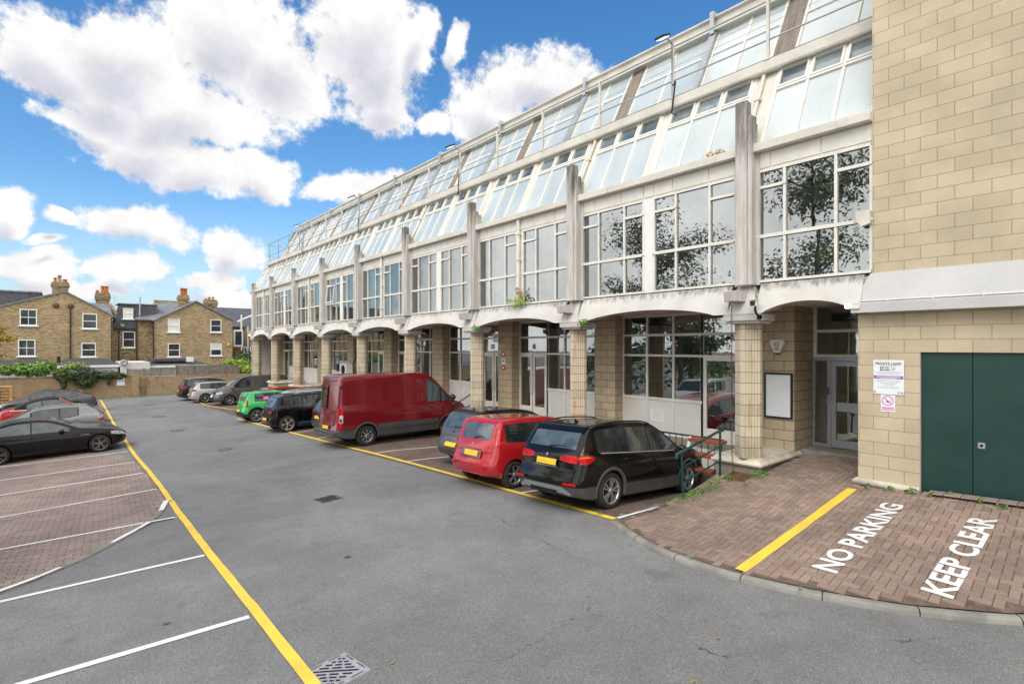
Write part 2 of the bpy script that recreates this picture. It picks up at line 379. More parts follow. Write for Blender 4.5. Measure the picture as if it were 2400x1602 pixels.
# ------------------------------------------------------------------ mesh helpers
ROOT = {}                                   # object -> world position its vertices are measured from
class MB:
    """collects boxes, prisms, tubes ... in world (or local) coordinates and links them as ONE mesh object"""
    def __init__(s): s.v = []; s.f = []; s.mi = []; s.sm = []; s.cur = 0; s.smooth = False
    def add(s, vs, fs, smooth=None):
        o = len(s.v); s.v += [tuple(v) for v in vs]
        for f in fs:
            s.f.append(tuple(i + o for i in f)); s.mi.append(s.cur); s.sm.append(s.smooth if smooth is None else smooth)
    def box(s, x0, x1, y0, y1, z0, z1):
        s.add([(x0,y0,z0),(x1,y0,z0),(x1,y1,z0),(x0,y1,z0),(x0,y0,z1),(x1,y0,z1),(x1,y1,z1),(x0,y1,z1)],
              [(0,3,2,1),(4,5,6,7),(0,1,5,4),(1,2,6,5),(2,3,7,6),(3,0,4,7)])
        return s
    def obox(s, o, a, b, c):
        """box from a corner and three edge vectors"""
        o, a, b, c = map(Vector, (o, a, b, c))
        P = [o, o+a, o+a+b, o+b, o+c, o+a+c, o+a+b+c, o+b+c]
        fl = a.cross(b).dot(c) < 0
        F = [(0,3,2,1),(4,5,6,7),(0,1,5,4),(1,2,6,5),(2,3,7,6),(3,0,4,7)]
        s.add(P, [f[::-1] for f in F] if fl else F); return s
    def prism(s, poly, axis, c0, c1, smooth=False):
        """polygon of (a, b) pushed along an axis: axis x -> (y,z), y -> (x,z), z -> (x,y)"""
        n = len(poly)
        def P(p, c): return {'x': (c, p[0], p[1]), 'y': (p[0], c, p[1]), 'z': (p[0], p[1], c)}[axis]
        vs = [P(p, c0) for p in poly] + [P(p, c1) for p in poly]
        area = sum(poly[i][0]*poly[(i+1)%n][1] - poly[(i+1)%n][0]*poly[i][1] for i in range(n))
        fl = (area > 0) == (axis == 'y')
        if c1 < c0: fl = not fl
        side = [(i, (i+1)%n, n+(i+1)%n, n+i) for i in range(n)]
        caps = [tuple(range(n))[::-1], tuple(range(n, 2*n))]
        if fl: side = [f[::-1] for f in side]; caps = [c[::-1] for c in caps]
        s.add(vs, side, smooth); s.add(vs, caps, False); return s
    def tube(s, pts, r, n=8, closed=False, caps=True):
        pts = [Vector(p) for p in pts]; m = len(pts); vs = []
        rr = r if isinstance(r, (list, tuple)) else [r] * m
        up = None
        for i, p in enumerate(pts):
            if closed: d = pts[(i+1)%m] - pts[i-1]
            else: d = pts[min(i+1, m-1)] - pts[max(i-1, 0)]
            d.normalize()
            if up is None:
                up = Vector((0,0,1)) if abs(d.z) < .9 else Vector((1,0,0))
            a = d.cross(up)
            if a.length < 1e-4: a = d.cross(Vector((1,.3,0)))
            a.normalize(); b = a.cross(d).normalized(); up = b
            for k in range(n):
                t = 2*PI*k/n; vs.append(p + (a*math.cos(t) + b*math.sin(t)) * rr[i])
        fs = []
        for i in range(m if closed else m-1):
            for k in range(n):
                j = (i+1)%m
                fs.append((i*n+k, i*n+(k+1)%n, j*n+(k+1)%n, j*n+k))
        s.add(vs, fs, True)
        if caps and not closed: s.add(vs, [tuple(range(n))[::-1], tuple(range((m-1)*n, m*n))], False)
        return s
    def lathe(s, prof, c, axis='z', n=24, smooth=True):
        """profile of (radius, along) turned round an axis through c"""
        vs = []; m = len(prof)
        for (r, h) in prof:
            for k in range(n):
                t = 2*PI*k/n; a, b = r*math.cos(t), r*math.sin(t)
                vs.append({'z': (c[0]+a, c[1]+b, c[2]+h), 'y': (c[0]+b, c[1]+h, c[2]+a), 'x': (c[0]+h, c[1]+a, c[2]+b)}[axis])
        s.add(vs, [(i*n+k, i*n+(k+1)%n, (i+1)*n+(k+1)%n, (i+1)*n+k) for i in range(m-1) for k in range(n)], smooth)
        return s
    def grid(s, rows, smooth=True, close=False):
        n = len(rows[0]); vs = [p for r in rows for p in r]
        fs = []
        for i in range(len(rows)-1):
            for k in range(n if close else n-1):
                fs.append((i*n+k, i*n+(k+1)%n, (i+1)*n+(k+1)%n, (i+1)*n+k))
        s.add(vs, fs, smooth); return s
    def poly(s, pts): s.add(pts, [tuple(range(len(pts)))], False); return s
    def build(s, name, mat, parent=None, bevel=0., seg=2):
        mats = mat if isinstance(mat, (list, tuple)) else [mat]
        off = ROOT.get(parent, Vector((0,0,0)))
        me = bpy.data.meshes.new(name)
        me.from_pydata([tuple(Vector(v) - off) for v in s.v], [], s.f)
        for m in mats: me.materials.append(MATS[m] if isinstance(m, str) else m)
        me.polygons.foreach_set('material_index', s.mi); me.polygons.foreach_set('use_smooth', s.sm)
        me.update()
        o = bpy.data.objects.new(name, me); COL.objects.link(o)
        if parent is not None: o.parent = parent
        ROOT[o] = off
        if bevel:
            b = o.modifiers.new('bevel', 'BEVEL'); b.width = bevel; b.segments = seg; b.limit_method = 'ANGLE'; b.angle_limit = R(40)
        return o
def tag(o, label=None, cat=None, group=None, kind=None):
    for k, v in (('label', label), ('category', cat), ('group', group), ('kind', kind)):
        if v: o[k] = v
    return o
def thing(name, loc, label, cat, group=None, rz=0.):
    o = bpy.data.objects.new(name, None); COL.objects.link(o); o.empty_display_size = .2
    o.location = loc; o.rotation_euler = (0, 0, rz); ROOT[o] = Vector(loc)
    return tag(o, label, cat, group)
def lerp(a, b, t): return a + (b - a) * t
def interp(xs, ys, x):
    if x <= xs[0]: return ys[0]
    if x >= xs[-1]: return ys[-1]
    for i in range(len(xs) - 1):
        if x <= xs[i+1]: return lerp(ys[i], ys[i+1], (x - xs[i]) / (xs[i+1] - xs[i]))
def text_polys(txt, size, bold=0.):
    """lettering as (verts2d, faces), origin at the left end of the baseline"""
    cu = bpy.data.curves.new('t', 'FONT'); cu.body = txt; cu.size = size; cu.offset = bold; cu.resolution_u = 3
    o = bpy.data.objects.new('t', cu); COL.objects.link(o)
    dg = bpy.context.evaluated_depsgraph_get(); dg.update()
    me = bpy.data.meshes.new_from_object(o.evaluated_get(dg))
    vs = [(v.co.x, v.co.y) for v in me.vertices]; fs = [tuple(p.vertices) for p in me.polygons]
    bpy.data.objects.remove(o); bpy.data.meshes.remove(me); bpy.data.curves.remove(cu)
    return vs, fs
def text_on(mb, txt, o, ux, uy, size, bold=0., center=True, width=None):
    vs, fs = text_polys(txt, size, bold)
    if not vs: return
    x0 = min(v[0] for v in vs); x1 = max(v[0] for v in vs)
    k = (width / (x1 - x0)) if width else 1.
    o, ux, uy = Vector(o), Vector(ux), Vector(uy)
    sh = -(x0 + x1) / 2 * k if center else -x0 * k
    mb.add([o + ux * (v[0] * k + sh) + uy * v[1] for v in vs], fs, False)

# ------------------------------------------------------------------ the lie of the land
YR = [-12,0,6,9,18,31,40,53]; GR = [2.75,2.86,3.02,3.15,3.48,3.82,3.97,4.1]
YL = [-12,0,7,12,17,25,53]; GL = [2.9,3.0,3.17,3.42,3.72,3.95,4.12]
def gz(X, Y):
    a = interp(YR, GR, Y); b = interp(YL, GL, Y); t = max(-.8, min(1.15, (X - 1.75) / 5.65))
    s = interp([7, 10, 14, 18], [.075, .055, .030, 0.], Y) * interp([5.75, 6.5], [0., 1.], Y) if X > 7.5 else 0
    return 3.2 - (b + (a - b) * t) - s * (min(X, 12.) - 7.5)
KERB = [(7.27,5.97),(6.95,5.45),(6.72,5.0),(6.58,4.5),(6.52,4.0),(6.52,3.4),(6.60,2.9),(6.72,2.4),(6.99,1.66),(7.49,.87),(8.3,.1),(9.5,-.6),(11.,-1.1),(13.,-1.6)]
_ky = [k[1] for k in KERB][::-1]; _kx = [k[0] for k in KERB][::-1]
KH = .065
def ramp(X, Y):
    xk = interp(_ky, _kx, Y); k = KH * max(0., min(1., (5.9 - Y) / .8)) + .004
    zk = gz(xk, Y) + k
    zb = interp([-1,1,2.1,3.1,4.4,5.04,5.7], [.86,.85,.80,.73,.70,.62,.62], Y)
    t = max(0., min(1., (X - xk) / (11 - xk))); t = t ** interp([3,4,5.7], [1.,1.2,2.4], Y)
    return zk + (zb - zk) * t
def frange(a, b, st):
    n = max(1, int(round((b - a) / st))); return [a + (b - a) * i / n for i in range(n + 1)]
def build_ground():
    xs = [-300,-120,-60,-30,-15] + frange(-8,-2.77,.6) + frange(-2.5,1.75,.5) + frange(2.2,7.4,.52) + frange(7.8,8.25,.45) + [9,10,11,12,13,15,20,40,80,160,300]
    ys = [-300,-100,-40,-20] + frange(-12,0,1.5) + frange(.5,12,.5) + frange(12.5,31,.5) + frange(32,53,1) + [60,80,120,200,500]
    xs = sorted(set(xs)); ys = sorted(set(ys))
    m = MB(); m.grid([[(x, y, gz(x, y)) for x in xs] for y in ys], smooth=True)
    m.f = [f for f in m.f]
    tag(m.build('ground', 'asphalt'), kind='structure')
build_ground()
def strip(pts, w, dz, zf=gz, step=.35, jag=0.):
    """flat painted band along a polyline"""
    P = []
    for i in range(len(pts) - 1):
        a, b = Vector(pts[i]), Vector(pts[i+1]); n = max(1, int((b - a).length / step))
        P += [a.lerp(b, k / n) for k in range(n)]
    P.append(Vector(pts[-1])); rows = []
    for i, p in enumerate(P):
        d = (P[min(i+1, len(P)-1)] - P[max(i-1, 0)]).normalized(); nrm = Vector((-d.y, d.x))
        j1 = random.uniform(-jag, jag); j2 = random.uniform(-jag, jag)
        row = []
        for u, j in ((-.5, j1), (.5, j2)):
            q = p + nrm * (w * u + j); row.append((q.x, q.y, zf(q.x, q.y) + dz))
        rows.append(row)
    return rows
def paint(name, mat, pts, w, dz=.004, zf=gz, jag=.004):
    m = MB(); m.grid(strip(pts, w, dz, zf, jag=jag)[::-1], smooth=False)
    if m.f:
        # face up
        a, b, c = (Vector(m.v[i]) for i in m.f[0][:3])
        if (b - a).cross(c - a).z < 0: m.f = [f[::-1] for f in m.f]
    return tag(m.build(name, mat), kind='structure')
# --- bay paving along the building
m = MB()
ys = frange(5.75, 52, .5); xs = [7.42, 7.9, 8.25, 9, 10, 11, 12.95]
m.grid([[(x, y, gz(x, y) + .004) for x in xs] for y in ys])
tag(m.build('bay_paving', 'paver_field'), kind='structure')
# --- yellow lines
for i, pts in enumerate(([(7.41,5.98),(7.46,7.8),(7.55,10.1),(7.6,13.0),(7.61,15.7),(7.5,20.),(7.4,23.5),(7.3,27.),(7.2,29.5),(7.18,31.1)],
                         [(8.25,36.2),(8.05,37.2),(7.84,38.4),(7.62,40.),(7.54,41.5),(7.6,43.),(7.8,45.4)],
                         [(1.78,4.62),(1.79,7.4),(1.82,9.8),(1.90,13.3),(1.95,14.5)],
                         [(1.93,14.45),(1.97,15.3),(2.02,17.),(2.04,19.5),(2.03,22.8),(2.08,27),(2.1,33.8),(2.25,42.8),(2.36,51.5)])):
    paint('yellow_line', 'yellow_paint', pts, (.13, .11, .115, .11)[i], dz=(.012, .012, .012, .026)[i])
# --- white bay lines, right hand row
for a, b in (((7.48,5.97),(8.95,5.84)),((7.55,8.6),(11,8.35)),((7.6,13.75),(11.2,13.35)),((7.6,15.79),(11.2,15.2)),((7.55,17.8),(11.3,17.7)),
             ((7.45,20.6),(11,20.3)),((7.4,22.95),(11,22.7)),((7.35,25.6),(11,25.3)),((7.3,28.),(11,27.8)),((8.0,38.2),(11,37.9)),((7.7,42.2),(11,41.9))):
    paint('white_bay_line', 'white_paint', (a, b), .07, dz=.012)
# --- left bays: block paving with real blocks, kerbed edge, white lines
ARC1 = [(1.93,14.5),(1.67,13.39),(1.38,12.55),(.98,11.9),(.3,10.88),(-.3,10.31),(-.63,10.08),(-1.6,9.6),(-3,9.2),(-6.5,8.9)]
ARC2 = [(1.93,14.5),(2.0,16.),(2.03,18),(2.04,19.5),(2.03,21.2),(1.96,22.12),(1.75,23.46),(1.48,24.35),(1.21,25.),(.53,26.14),(-.4,26.9),(-2,27.3),(-6.5,27.6)]
POLY = ARC1[::-1] + ARC2[1:]
def inside(x, y, P):
    c = False; n = len(P)
    for i in range(n):
        (x1, y1), (x2, y2) = P[i], P[(i+1) % n]
        if (y1 > y) != (y2 > y) and x < (x2 - x1) * (y - y1) / (y2 - y1) + x1: c = not c
    return c
def inset_ok(x, y, P, d):
    return all(inside(x + a, y + b, P) for a, b in ((-d,-d),(d,-d),(d,d),(-d,d)))
def block(m, c, ux, uy, lx, ly, zf, h, g=.0016):
    """one paving block: flat top with small arris, sitting on the lie of the ground"""
    pts = []
    for k, dz in ((0., -.004), (.0045, h)):
        for su, sw in ((-1,-1),(1,-1),(1,1),(-1,1)):
            x = c[0] + ux[0]*su*(lx/2-g-k) + uy[0]*sw*(ly/2-g-k); y = c[1] + ux[1]*su*(lx/2-g-k) + uy[1]*sw*(ly/2-g-k)
            pts.append((x, y, zf(x, y) + dz))
    m.add(pts, [(4,5,6,7),(0,1,5,4),(1,2,6,5),(2,3,7,6),(3,0,4,7)], False)
rnd = random.Random(3)
m = MB(); zl = lambda x, y: gz(x, y) + .006
bl, bw = .215, .1075
ca, sa = math.cos(R(-3)), math.sin(R(-3)); ux, uy = (ca, sa), (-sa, ca)
for j in range(-10, 210):
    for i in range(-45, 16):
        u = (i + (j % 2) * .5) * bl; v = 8 + j * bw
        x = u * ux[0] + v * uy[0]; y = u * ux[1] + v * uy[1]
        if inset_ok(x, y, POLY, .07): block(m, (x, y), ux, uy, bl, bw, lambda a, b: zl(a, b) + rnd.uniform(-.0012, .0012), .012)
tag(m.build('left_paving', 'paver_red'), kind='structure')
m = MB()
xs = frange(-6.5, 1.98, .35)
for j in range(0, 96):
    y = 8.6 + j * .2
    for i in range(len(xs) - 1):
        x0, x1 = xs[i], xs[i+1]
        if all(inside(a, b, POLY) for a, b in ((x0, y), (x1, y), (x0, y + .2), (x1, y + .2))):
            m.poly([(x0, y, gz(x0, y) + .006), (x1, y, gz(x1, y) + .006), (x1, y + .2, gz(x1, y + .2) + .006), (x0, y + .2, gz(x0, y + .2) + .006)])
tag(m.build('paving_bed', 'paver_joint'), kind='structure')
m = MB(); m.grid([[(x, y, gz(x, y) + .005) for x in (-7, -4, -2.77, -1, .5, 1.75, 2.08)] for y in frange(27.8, 52, .8)])
tag(m.build('far_left_paving', 'paver_field'), kind='structure')
def kerb(name, pts, w, h, mat, zf=gz, segs=None):
    """kerb stones with rounded top; pts is the road-side foot, kerb lies to the left of travel"""
    P = []
    for i in range(len(pts) - 1):
        a, b = Vector(pts[i]), Vector(pts[i+1]); n = max(1, int((b - a).length / .12)); P += [a.lerp(b, k / n) for k in range(n)]
    P.append(Vector(pts[-1]))
    for _ in range(12): P = [P[0]] + [(P[i-1] + P[i] * 2 + P[i+1]) / 4 for i in range(1, len(P) - 1)] + [P[-1]]
    L = [0]
    for i in range(1, len(P)): L.append(L[-1] + (P[i] - P[i-1]).length)
    m = MB(); stone = .915; rows = []; cur = 0
    prof = [(0., -.05), (0.004, .55), (.02, .86), (.05, .98), (.09, 1.), (abs(w), 1.), (abs(w), -.05)]; prof = [(math.copysign(a, w), b) for a, b in prof]
    def row(i, t=0):
        p = P[i]; d = (P[min(i+1, len(P)-1)] - P[max(i-1, 0)]).normalized(); n = Vector((-d.y, d.x)); hh = h(p) if callable(h) else h
        z0 = zf(p.x, p.y); return [(p.x + n.x * a + d.x * t, p.y + n.y * a + d.y * t, z0 + (b * hh if b > 0 else b)) for a, b in prof]
    for i in range(len(P)):
        k = int(L[i] / stone)
        if k != cur and rows:
            rows.append(row(i, -.008)); m.grid(rows); rows = [row(i, .004)]; cur = k
        else: rows.append(row(i))
    if len(rows) > 1: m.grid(rows)
    o = m.build(name, mat); tag(o, kind='structure'); return P, L
kerb('left_kerb', ARC1, -.125, lambda p: .034 * max(.3, min(1., (14.55 - p.y) / .6)), 'kerb_stone')
kerb('left_kerb', ARC2[5:], .10, .014, 'kerb_stone')
for a, b in ((0., 1.05), (1.95, 3.25), (4.35, 5.9), (7.3, 8.6)):
    # white painted kerb stones
    P = []; L = 0
    for i in range(len(ARC1) - 1):
        A, B_ = Vector(ARC1[i]), Vector(ARC1[i+1]); d = (B_ - A).length; n = 30
        for k in range(n):
            s_ = L + d * k / n
            if a <= s_ <= b: q = A.lerp(B_, k / n); dn = (B_ - A).normalized(); P.append((q.x + dn.y * .066, q.y - dn.x * .066))
        L += d
    for _ in range(6): P = [P[0]] + [tuple((P[i-1][j] + 2 * P[i][j] + P[i+1][j]) / 4 for j in (0, 1)) for i in range(1, len(P) - 1)] + [P[-1]]
    paint('white_kerb_paint', 'white_paint_solid', P, .108, dz=.039)
for a, b in (((-.28,6.89),(1.73,6.77)),((-.61,9.73),(1.78,9.59)),((-.8,12.89),(1.8,12.62)),((-1.02,16.44),(1.93,16.4)),((-1.21,19.47),(1.94,19.24)),((-1.38,22.1),(1.92,21.64)),((-1.57,25.16),(1.97,24.43)),((-2,28.6),(2.0,27.9)),((-2,31.2),(2.0,30.8)),((-2,33.9),(2.0,33.6))):
    dx, dy = a[0] - b[0], a[1] - b[1]; k = 5.2 / math.hypot(dx, dy)
    paint('white_bay_line', 'white_paint', ((b[0] - .04, b[1]), (b[0] + dx * k, b[1] + dy * k)), .095, dz=.024 if b[1] > 12.3 and b[1] < 26 else .008)
paint('white_bay_line', 'white_paint', ((1.80, 12.62), (1.45, 12.66)), .075, dz=.008)
# --- right hand ramp: kerb, herringbone blocks, bed
kerb('ramp_kerb', KERB, .125, lambda p: KH * max(.08, min(1., (6.05 - p.y) / .9)) + .006, 'kerb_stone')
LEFT_EDGE = [(7.38,5.86),(8.8,5.74),(10.62,5.72)]
def kx_in(y, d):
    """x of the inner side of the kerb, d metres in from its road face"""
    sl = (interp(_ky, _kx, y + .05) - interp(_ky, _kx, y - .05)) / .1
    return interp(_ky, _kx, y) + d * math.sqrt(1 + sl * sl)
RPOLY = [(kx_in(k, .125), k) for k in [5.6 - .2 * i for i in range(34)]] + [(13,-1.2),(10.97,-1.2),(10.97,5.04),(10.85,5.04),(10.62,5.72),(8.8,5.74),(7.5,5.84)]
m = MB(); mb = MB(); h2 = .1; ang = R(2)
ux, uy = (math.cos(ang), math.sin(ang)), (-math.sin(ang), math.cos(ang))
zr = lambda x, y: ramp(x, y)
for i in range(-120, 160):
    for j in range(-120, 160):
        # herringbone: L shaped repeat
        k = (i + j) % 4 if False else (i - j) % 4
        if k == 0: u, v, horiz = (i + 1) * h2, (j + .5) * h2, True
        elif k == 2: u, v, horiz = (i + .5) * h2, j * h2, False
        else: continue
        x = 9 + u * ux[0] + v * uy[0]; y = 2 + u * ux[1] + v * uy[1]
        if x < 6.3 or x > 13 or y < -1.6 or y > 6: continue
        rec = 10.8 < x < 12.86 and 3.35 < y < 4.95
        if not rec and not inset_ok(x, y, RPOLY, .06): continue
        f = (lambda a, b: ramp(min(a, 11), b) + max(0, a - 11) * .065 + rnd.uniform(-.0015, .0015))
        block(m, (x, y), ux if horiz else uy, uy if horiz else ux, .2, .1, f, .012) if horiz else block(m, (x, y), uy, (-ux[0], -ux[1]), .2, .1, f, .012)
tag(m.build('ramp_paving', 'paver_brown'), kind='structure')
rows = []
for y in frange(-1.5, 5.84, .15):
    xk = kx_in(y, .115)
    x1 = 10.97 if y < 5.04 else 10.62
    rows.append([(lerp(xk, x1, k / 24), y, ramp(lerp(xk, x1, k / 24), y) + .002) for k in range(25)])
mb.grid(rows)
mb.grid([[(x, y, ramp(11, y) + (x - 11) * .065 + .002) for x in (10.97, 11.6, 12.3, 12.9)] for y in frange(3.2, 5.03, .3)])
# bank face down to the parking bay
mb.grid([[(x, 5.74, ramp(x, 5.70) + .012), (x, 5.80, gz(x, 5.8) - .02)] for x in frange(7.5, 10.62, .2)])
mb.grid([[(10.62, y, ramp(10.6, 5.7)), (10.64, y, gz(10.6, y) - .05)] for y in (5.0, 5.74)])
tag(mb.build('ramp_bed', 'ramp_bedding'), kind='structure')
# soldier row along the bank edge
m = MB()
for k in range(18):
    x = 8.72 + k * .106
    block(m, (x, 5.70), (0, 1), (-1, 0), .2, .1, lambda a, b: ramp(a, 5.7) + .004, .012)
tag(m.build('ramp_edging', 'paver_brown'), kind='structure')
paint('yellow_line', 'yellow_paint', ((6.68,3.35),(10.64,3.31)), .15, dz=.020, zf=ramp, jag=.008)
def floor_text(txt, a, b, hgt):
    """hand painted lettering on the ramp; reads towards the building"""
    vs, fs = text_polys(txt, 1., .028)
    x0 = min(v[0] for v in vs); x1 = max(v[0] for v in vs); y0 = min(v[1] for v in vs); y1 = max(v[1] for v in vs)
    bm = bmesh.new(); bv = [bm.verts.new((v[0], v[1], 0)) for v in vs]
    for f in fs:
        try: bm.faces.new([bv[i] for i in f])
        except ValueError: pass
    bmesh.ops.subdivide_edges(bm, edges=[e for e in bm.edges if e.calc_length() > .12], cuts=3, use_grid_fill=False)
    bmesh.ops.triangulate(bm, faces=bm.faces[:])
    bm.verts.index_update()
    A, B_ = Vector(a), Vector(b); d = (B_ - A); n = Vector((-d.y, d.x)).normalized()
    out = []
    for v in bm.verts:
        q = A + d * ((v.co.x - x0) / (x1 - x0)) + n * ((v.co.y - y0) / (y1 - y0) * hgt)
        w = mnoise.noise((q.x * 9, q.y * 9, 0)) * .006
        out.append((q.x + w, q.y - w, ramp(q.x, q.y) + .021))
    mm = MB(); mm.add(out, [tuple(v.index for v in f.verts) for f in bm.faces], False); bm.free()
    tag(mm.build('painted_lettering', 'white_paint_solid'), kind='structure')
floor_text('NO PARKING', (7.30, 2.44), (10.14, 2.42), .30)
floor_text('KEEP CLEAR', (7.50, 1.35), (10.14, 1.33), .30)
# ------------------------------------------------------------------ the glazed office building
FY = [5.38,10.25,15.01,19.66,24.32,28.84,33.46,37.96,42.32]
YN, YE = 3.11, 43.6                       # near end (at the block tower) and far end
OB = thing('office_building', (12, 23, 0), 'long pale office building with arched arcade, fluted columns and sloping glass upper storeys', 'building')
def part(m, name, mat, parent=None, bevel=0.): return m.build(name, mat, parent or OB, bevel)
XU = 11.05                                # upper window plane
def lbeam(m, x0, x1, y0, y1, z0, z1): m.box(x0, x1, y0, y1, z0, z1)
def upper_window(y0, y1, fr, vents, idx, open_pane=False):
    """steel window: tall lights above a bar, short ones below, small top vents"""
    m = MB(); w = .05; zb, zm, zt = 4.52, 5.47, 6.83
    ys = [lerp(y0, y1, f) for f in fr]
    m.box(XU-.03, XU+.06, y0, y1, zb, zb+w); m.box(XU-.03, XU+.06, y0, y1, zt-w, zt)
    for i, y in enumerate(ys):
        ww = .035 if 0 < i < len(ys)-1 else w*.8
        m.box(XU-.028, XU+.058, y-ww/2-.008, y+ww/2+.008, zb+w+.001, zt-w-.001)
    m.box(XU-.04, XU+.05, y0+.02, y1-.02, zm-.04, zm+.03)
    for i in vents:
        m.box(XU-.038, XU+.048, ys[i]+.03, ys[i+1]-.03, 6.44, 6.50)
        m.box(XU-.05, XU+.0, ys[i]-.03, ys[i]+.03, 6.45, 6.49)
    for y in (ys[0], ys[-1]): m.box(XU-.06, XU, y-.03, y+.03, zm-.02, zm+.02)
    f = part(m, 'window', 'cream_frame')
    g = MB()
    for i in range(len(ys)-1):
        for (a, b) in ((zb+w, zm-.03), (zm+.03, zt-w)):
            t = random.uniform(-.002, .002)
            g.poly([(XU+.02+t, ys[i]+.02, a), (XU+.02-t, ys[i+1]-.02, a), (XU+.02-t*2, ys[i+1]-.02, b), (XU+.02+t, ys[i]+.02, b)][::-1])
    part(g, 'glass', 'window_glass', f)
    rr = random.Random(idx*7+1)
    if idx not in (0, 1, 99):
        q = MB()
        for i in range(len(ys)-1):
            if rr.random() < .45:
                zl = rr.choice((4.6, 4.6, 5.2, 5.9)); q.poly([(XU+.12, ys[i]+.03, zl), (XU+.12, lerp(ys[i], ys[i+1], rr.uniform(.5, .98)), zl), (XU+.12, lerp(ys[i], ys[i+1], rr.uniform(.5, .98)), zt-.06), (XU+.12, ys[i]+.03, zt-.06)][::-1])
        if q.f: part(q, 'blind', 'room_wall', f)
    if open_pane:
        o = MB(); ya, yb = ys[1]+.03, ys[2]+.2
        o.box(XU-.22, XU-.18, ya, yb, zm+.05, zm+.10); o.box(XU-.10, XU-.06, ya, yb, 6.38, 6.43)
        for y in (ya, yb): o.obox((XU-.22, y-.02, zm+.05), (.04,0,0), (0,.04,0), (.12,0,.95-.02))
        part(o, 'sash', 'white_frame', f)
FR = [0, .29, .705, 1.]
bays = [(FY[i], FY[i+1]) for i in range(8)]
for i, (a, b) in enumerate(bays):
    L = b - a; mid = a + L * .503
    upper_window(a + .26, mid - .13, FR, (0, 2), 2*i)
    upper_window(mid + .17, b - .20, FR, (0, 2) if i % 2 == 0 else (0,), 2*i+1, open_pane=(i == 4))
    m = MB()                                 # centre panel and fascia panels above the windows
    if i % 2 == 0:
        m.box(XU-.015, XU+.05, mid-.125, mid+.165, 4.52, 6.83); part(m, 'centre_panel', 'white_frame')
    else:
        m.tube([(XU-.08, mid+.02, 4.50), (XU-.08, mid+.02, 7.18)], .055, 10)
        m.box(XU+.0, XU+.05, mid-.125, mid+.165, 4.52, 6.83)
        for z in (4.9, 5.9, 6.7): m.box(XU-.15, XU, mid-.05, mid+.09, z, z+.04)
        part(m, 'downpipe', 'cream_frame')
    m = MB(); ys = [a+.2, lerp(a,b,.18), lerp(a,b,.37), mid-.13, mid+.17, lerp(a,b,.68), lerp(a,b,.86), b-.18]
    for y0, y1 in zip(ys[:-1], ys[1:]): m.box(XU-.02, XU+.06, y0+.012, y1-.012, 6.87, 7.17)
    m.box(XU+.0, XU+.05, a, b, 6.83, 7.2)
    part(m, 'fascia_panel', 'cream_frame')
upper_window(YN+.02, 5.18, [0, .28, .73, 1.], (0, 2), 99)
m = MB()
for y0, y1 in ((YN, 3.95), (3.95, 4.9), (4.9, 5.2)): m.box(XU-.02, XU+.06, y0+.012, y1-.012, 6.87, 7.17)
m.box(XU+.0, XU+.05, YN, 5.4, 6.83, 7.2)
part(m, 'fascia_panel', 'cream_frame')
upper_window(FY[8]+.26, YE-.1, [0, .5, 1.], (0,), 98)
# gutter under the lower glass slope
m = MB()
for a, b in [(YN, FY[0]-.12)] + [(a+.12, b-.12) for a, b in bays] + [(FY[8]+.12, YE)]:
    m.box(10.86, 11.12, a, b, 7.19, 7.36)
    y = a + .5
    while y < b - .2:
        m.box(10.84, 10.86, y, y+.03, 7.19, 7.33); y += 1.5
part(m, 'gutter', 'dirty_cream', bevel=.012)
# stepped concrete fins
for i, y in enumerate(FY):
    zt = lerp(8.27, 7.86, i/8); m = MB()
    m.box(10.76, 10.98, y-.11, y+.13, 4.47, zt)
    m.box(10.80, 11.02, y-.20, y-.112, 4.47, zt-.32)
    m.box(10.98, 11.16, y-.16, y+.18, 4.47, zt-.42)
    m.box(11.0, 11.12, y-.27, y+.27, 4.47, 7.2)
    part(m, 'fin', 'weathered_fin', bevel=.012)
# arched beams
def arch(y0, y1, rise=.21, far=False):
    m = MB(); n = 28; top = 4.50; spring = 3.87
    fx = lambda z: lerp(10.72, 11.0, (z - 3.85) / .65)
    rows_f = []; rows_b = []
    for k in range(n+1):
        u = k / n; y = lerp(y0, y1, u); e = .07
        uu = max(0, min(1, (u - e) / (1 - 2*e)))
        zb = spring + rise * (1 - (2*uu - 1)**2)**.8
        rows_f.append([(fx(top)+.05, y, top), (fx(top), y, top-.012)] + [(fx(z), y, z) for z in (lerp(top-.012, zb, .35), lerp(top-.012, zb, .7), zb)] + [(fx(zb)+.06, y, zb+.004), (11.5, y, zb+.10)])
    m.grid(rows_f, smooth=False)
    o = part(m, 'arched_beam', 'stained_concrete')
arch(YN+.12, FY[0]-.30)
for a, b in bays: arch(a+.30, b-.30)
arch(FY[8]+.3, YE, .12)
for i, y in enumerate(FY):
    m = MB()                                  # tapering keystone over the column
    m.add([(10.73,y-.31,3.87),(10.73,y+.31,3.87),(10.98,y+.17,4.49),(10.98,y-.17,4.49),(11.3,y-.31,3.87),(11.3,y+.31,3.87),(11.3,y+.17,4.49),(11.3,y-.17,4.49)],
          [(0,1,2,3)[::-1],(0,4,5,1)[::-1],(1,5,6,2)[::-1],(2,6,7,3)[::-1],(3,7,4,0)[::-1]])
    m.box(10.94, 11.1, y-.12, y+.12, 4.44, 4.53)
    part(m, 'keystone', 'stained_concrete')
    m = MB(); m.prism([(10.47,4.34),(10.85,4.36),(10.85,4.13),(10.52,4.13)], 'y', y-.06, y+.24); part(m, 'spout', 'weathered_fin', bevel=.01)
    m = MB(); m.box(10.74, 11.42, y-.40, y+.38, 3.73, 3.88); m.box(10.79, 11.37, y-.35, y+.33, 3.68, 3.73); part(m, 'capital', 'stained_concrete', bevel=.015)
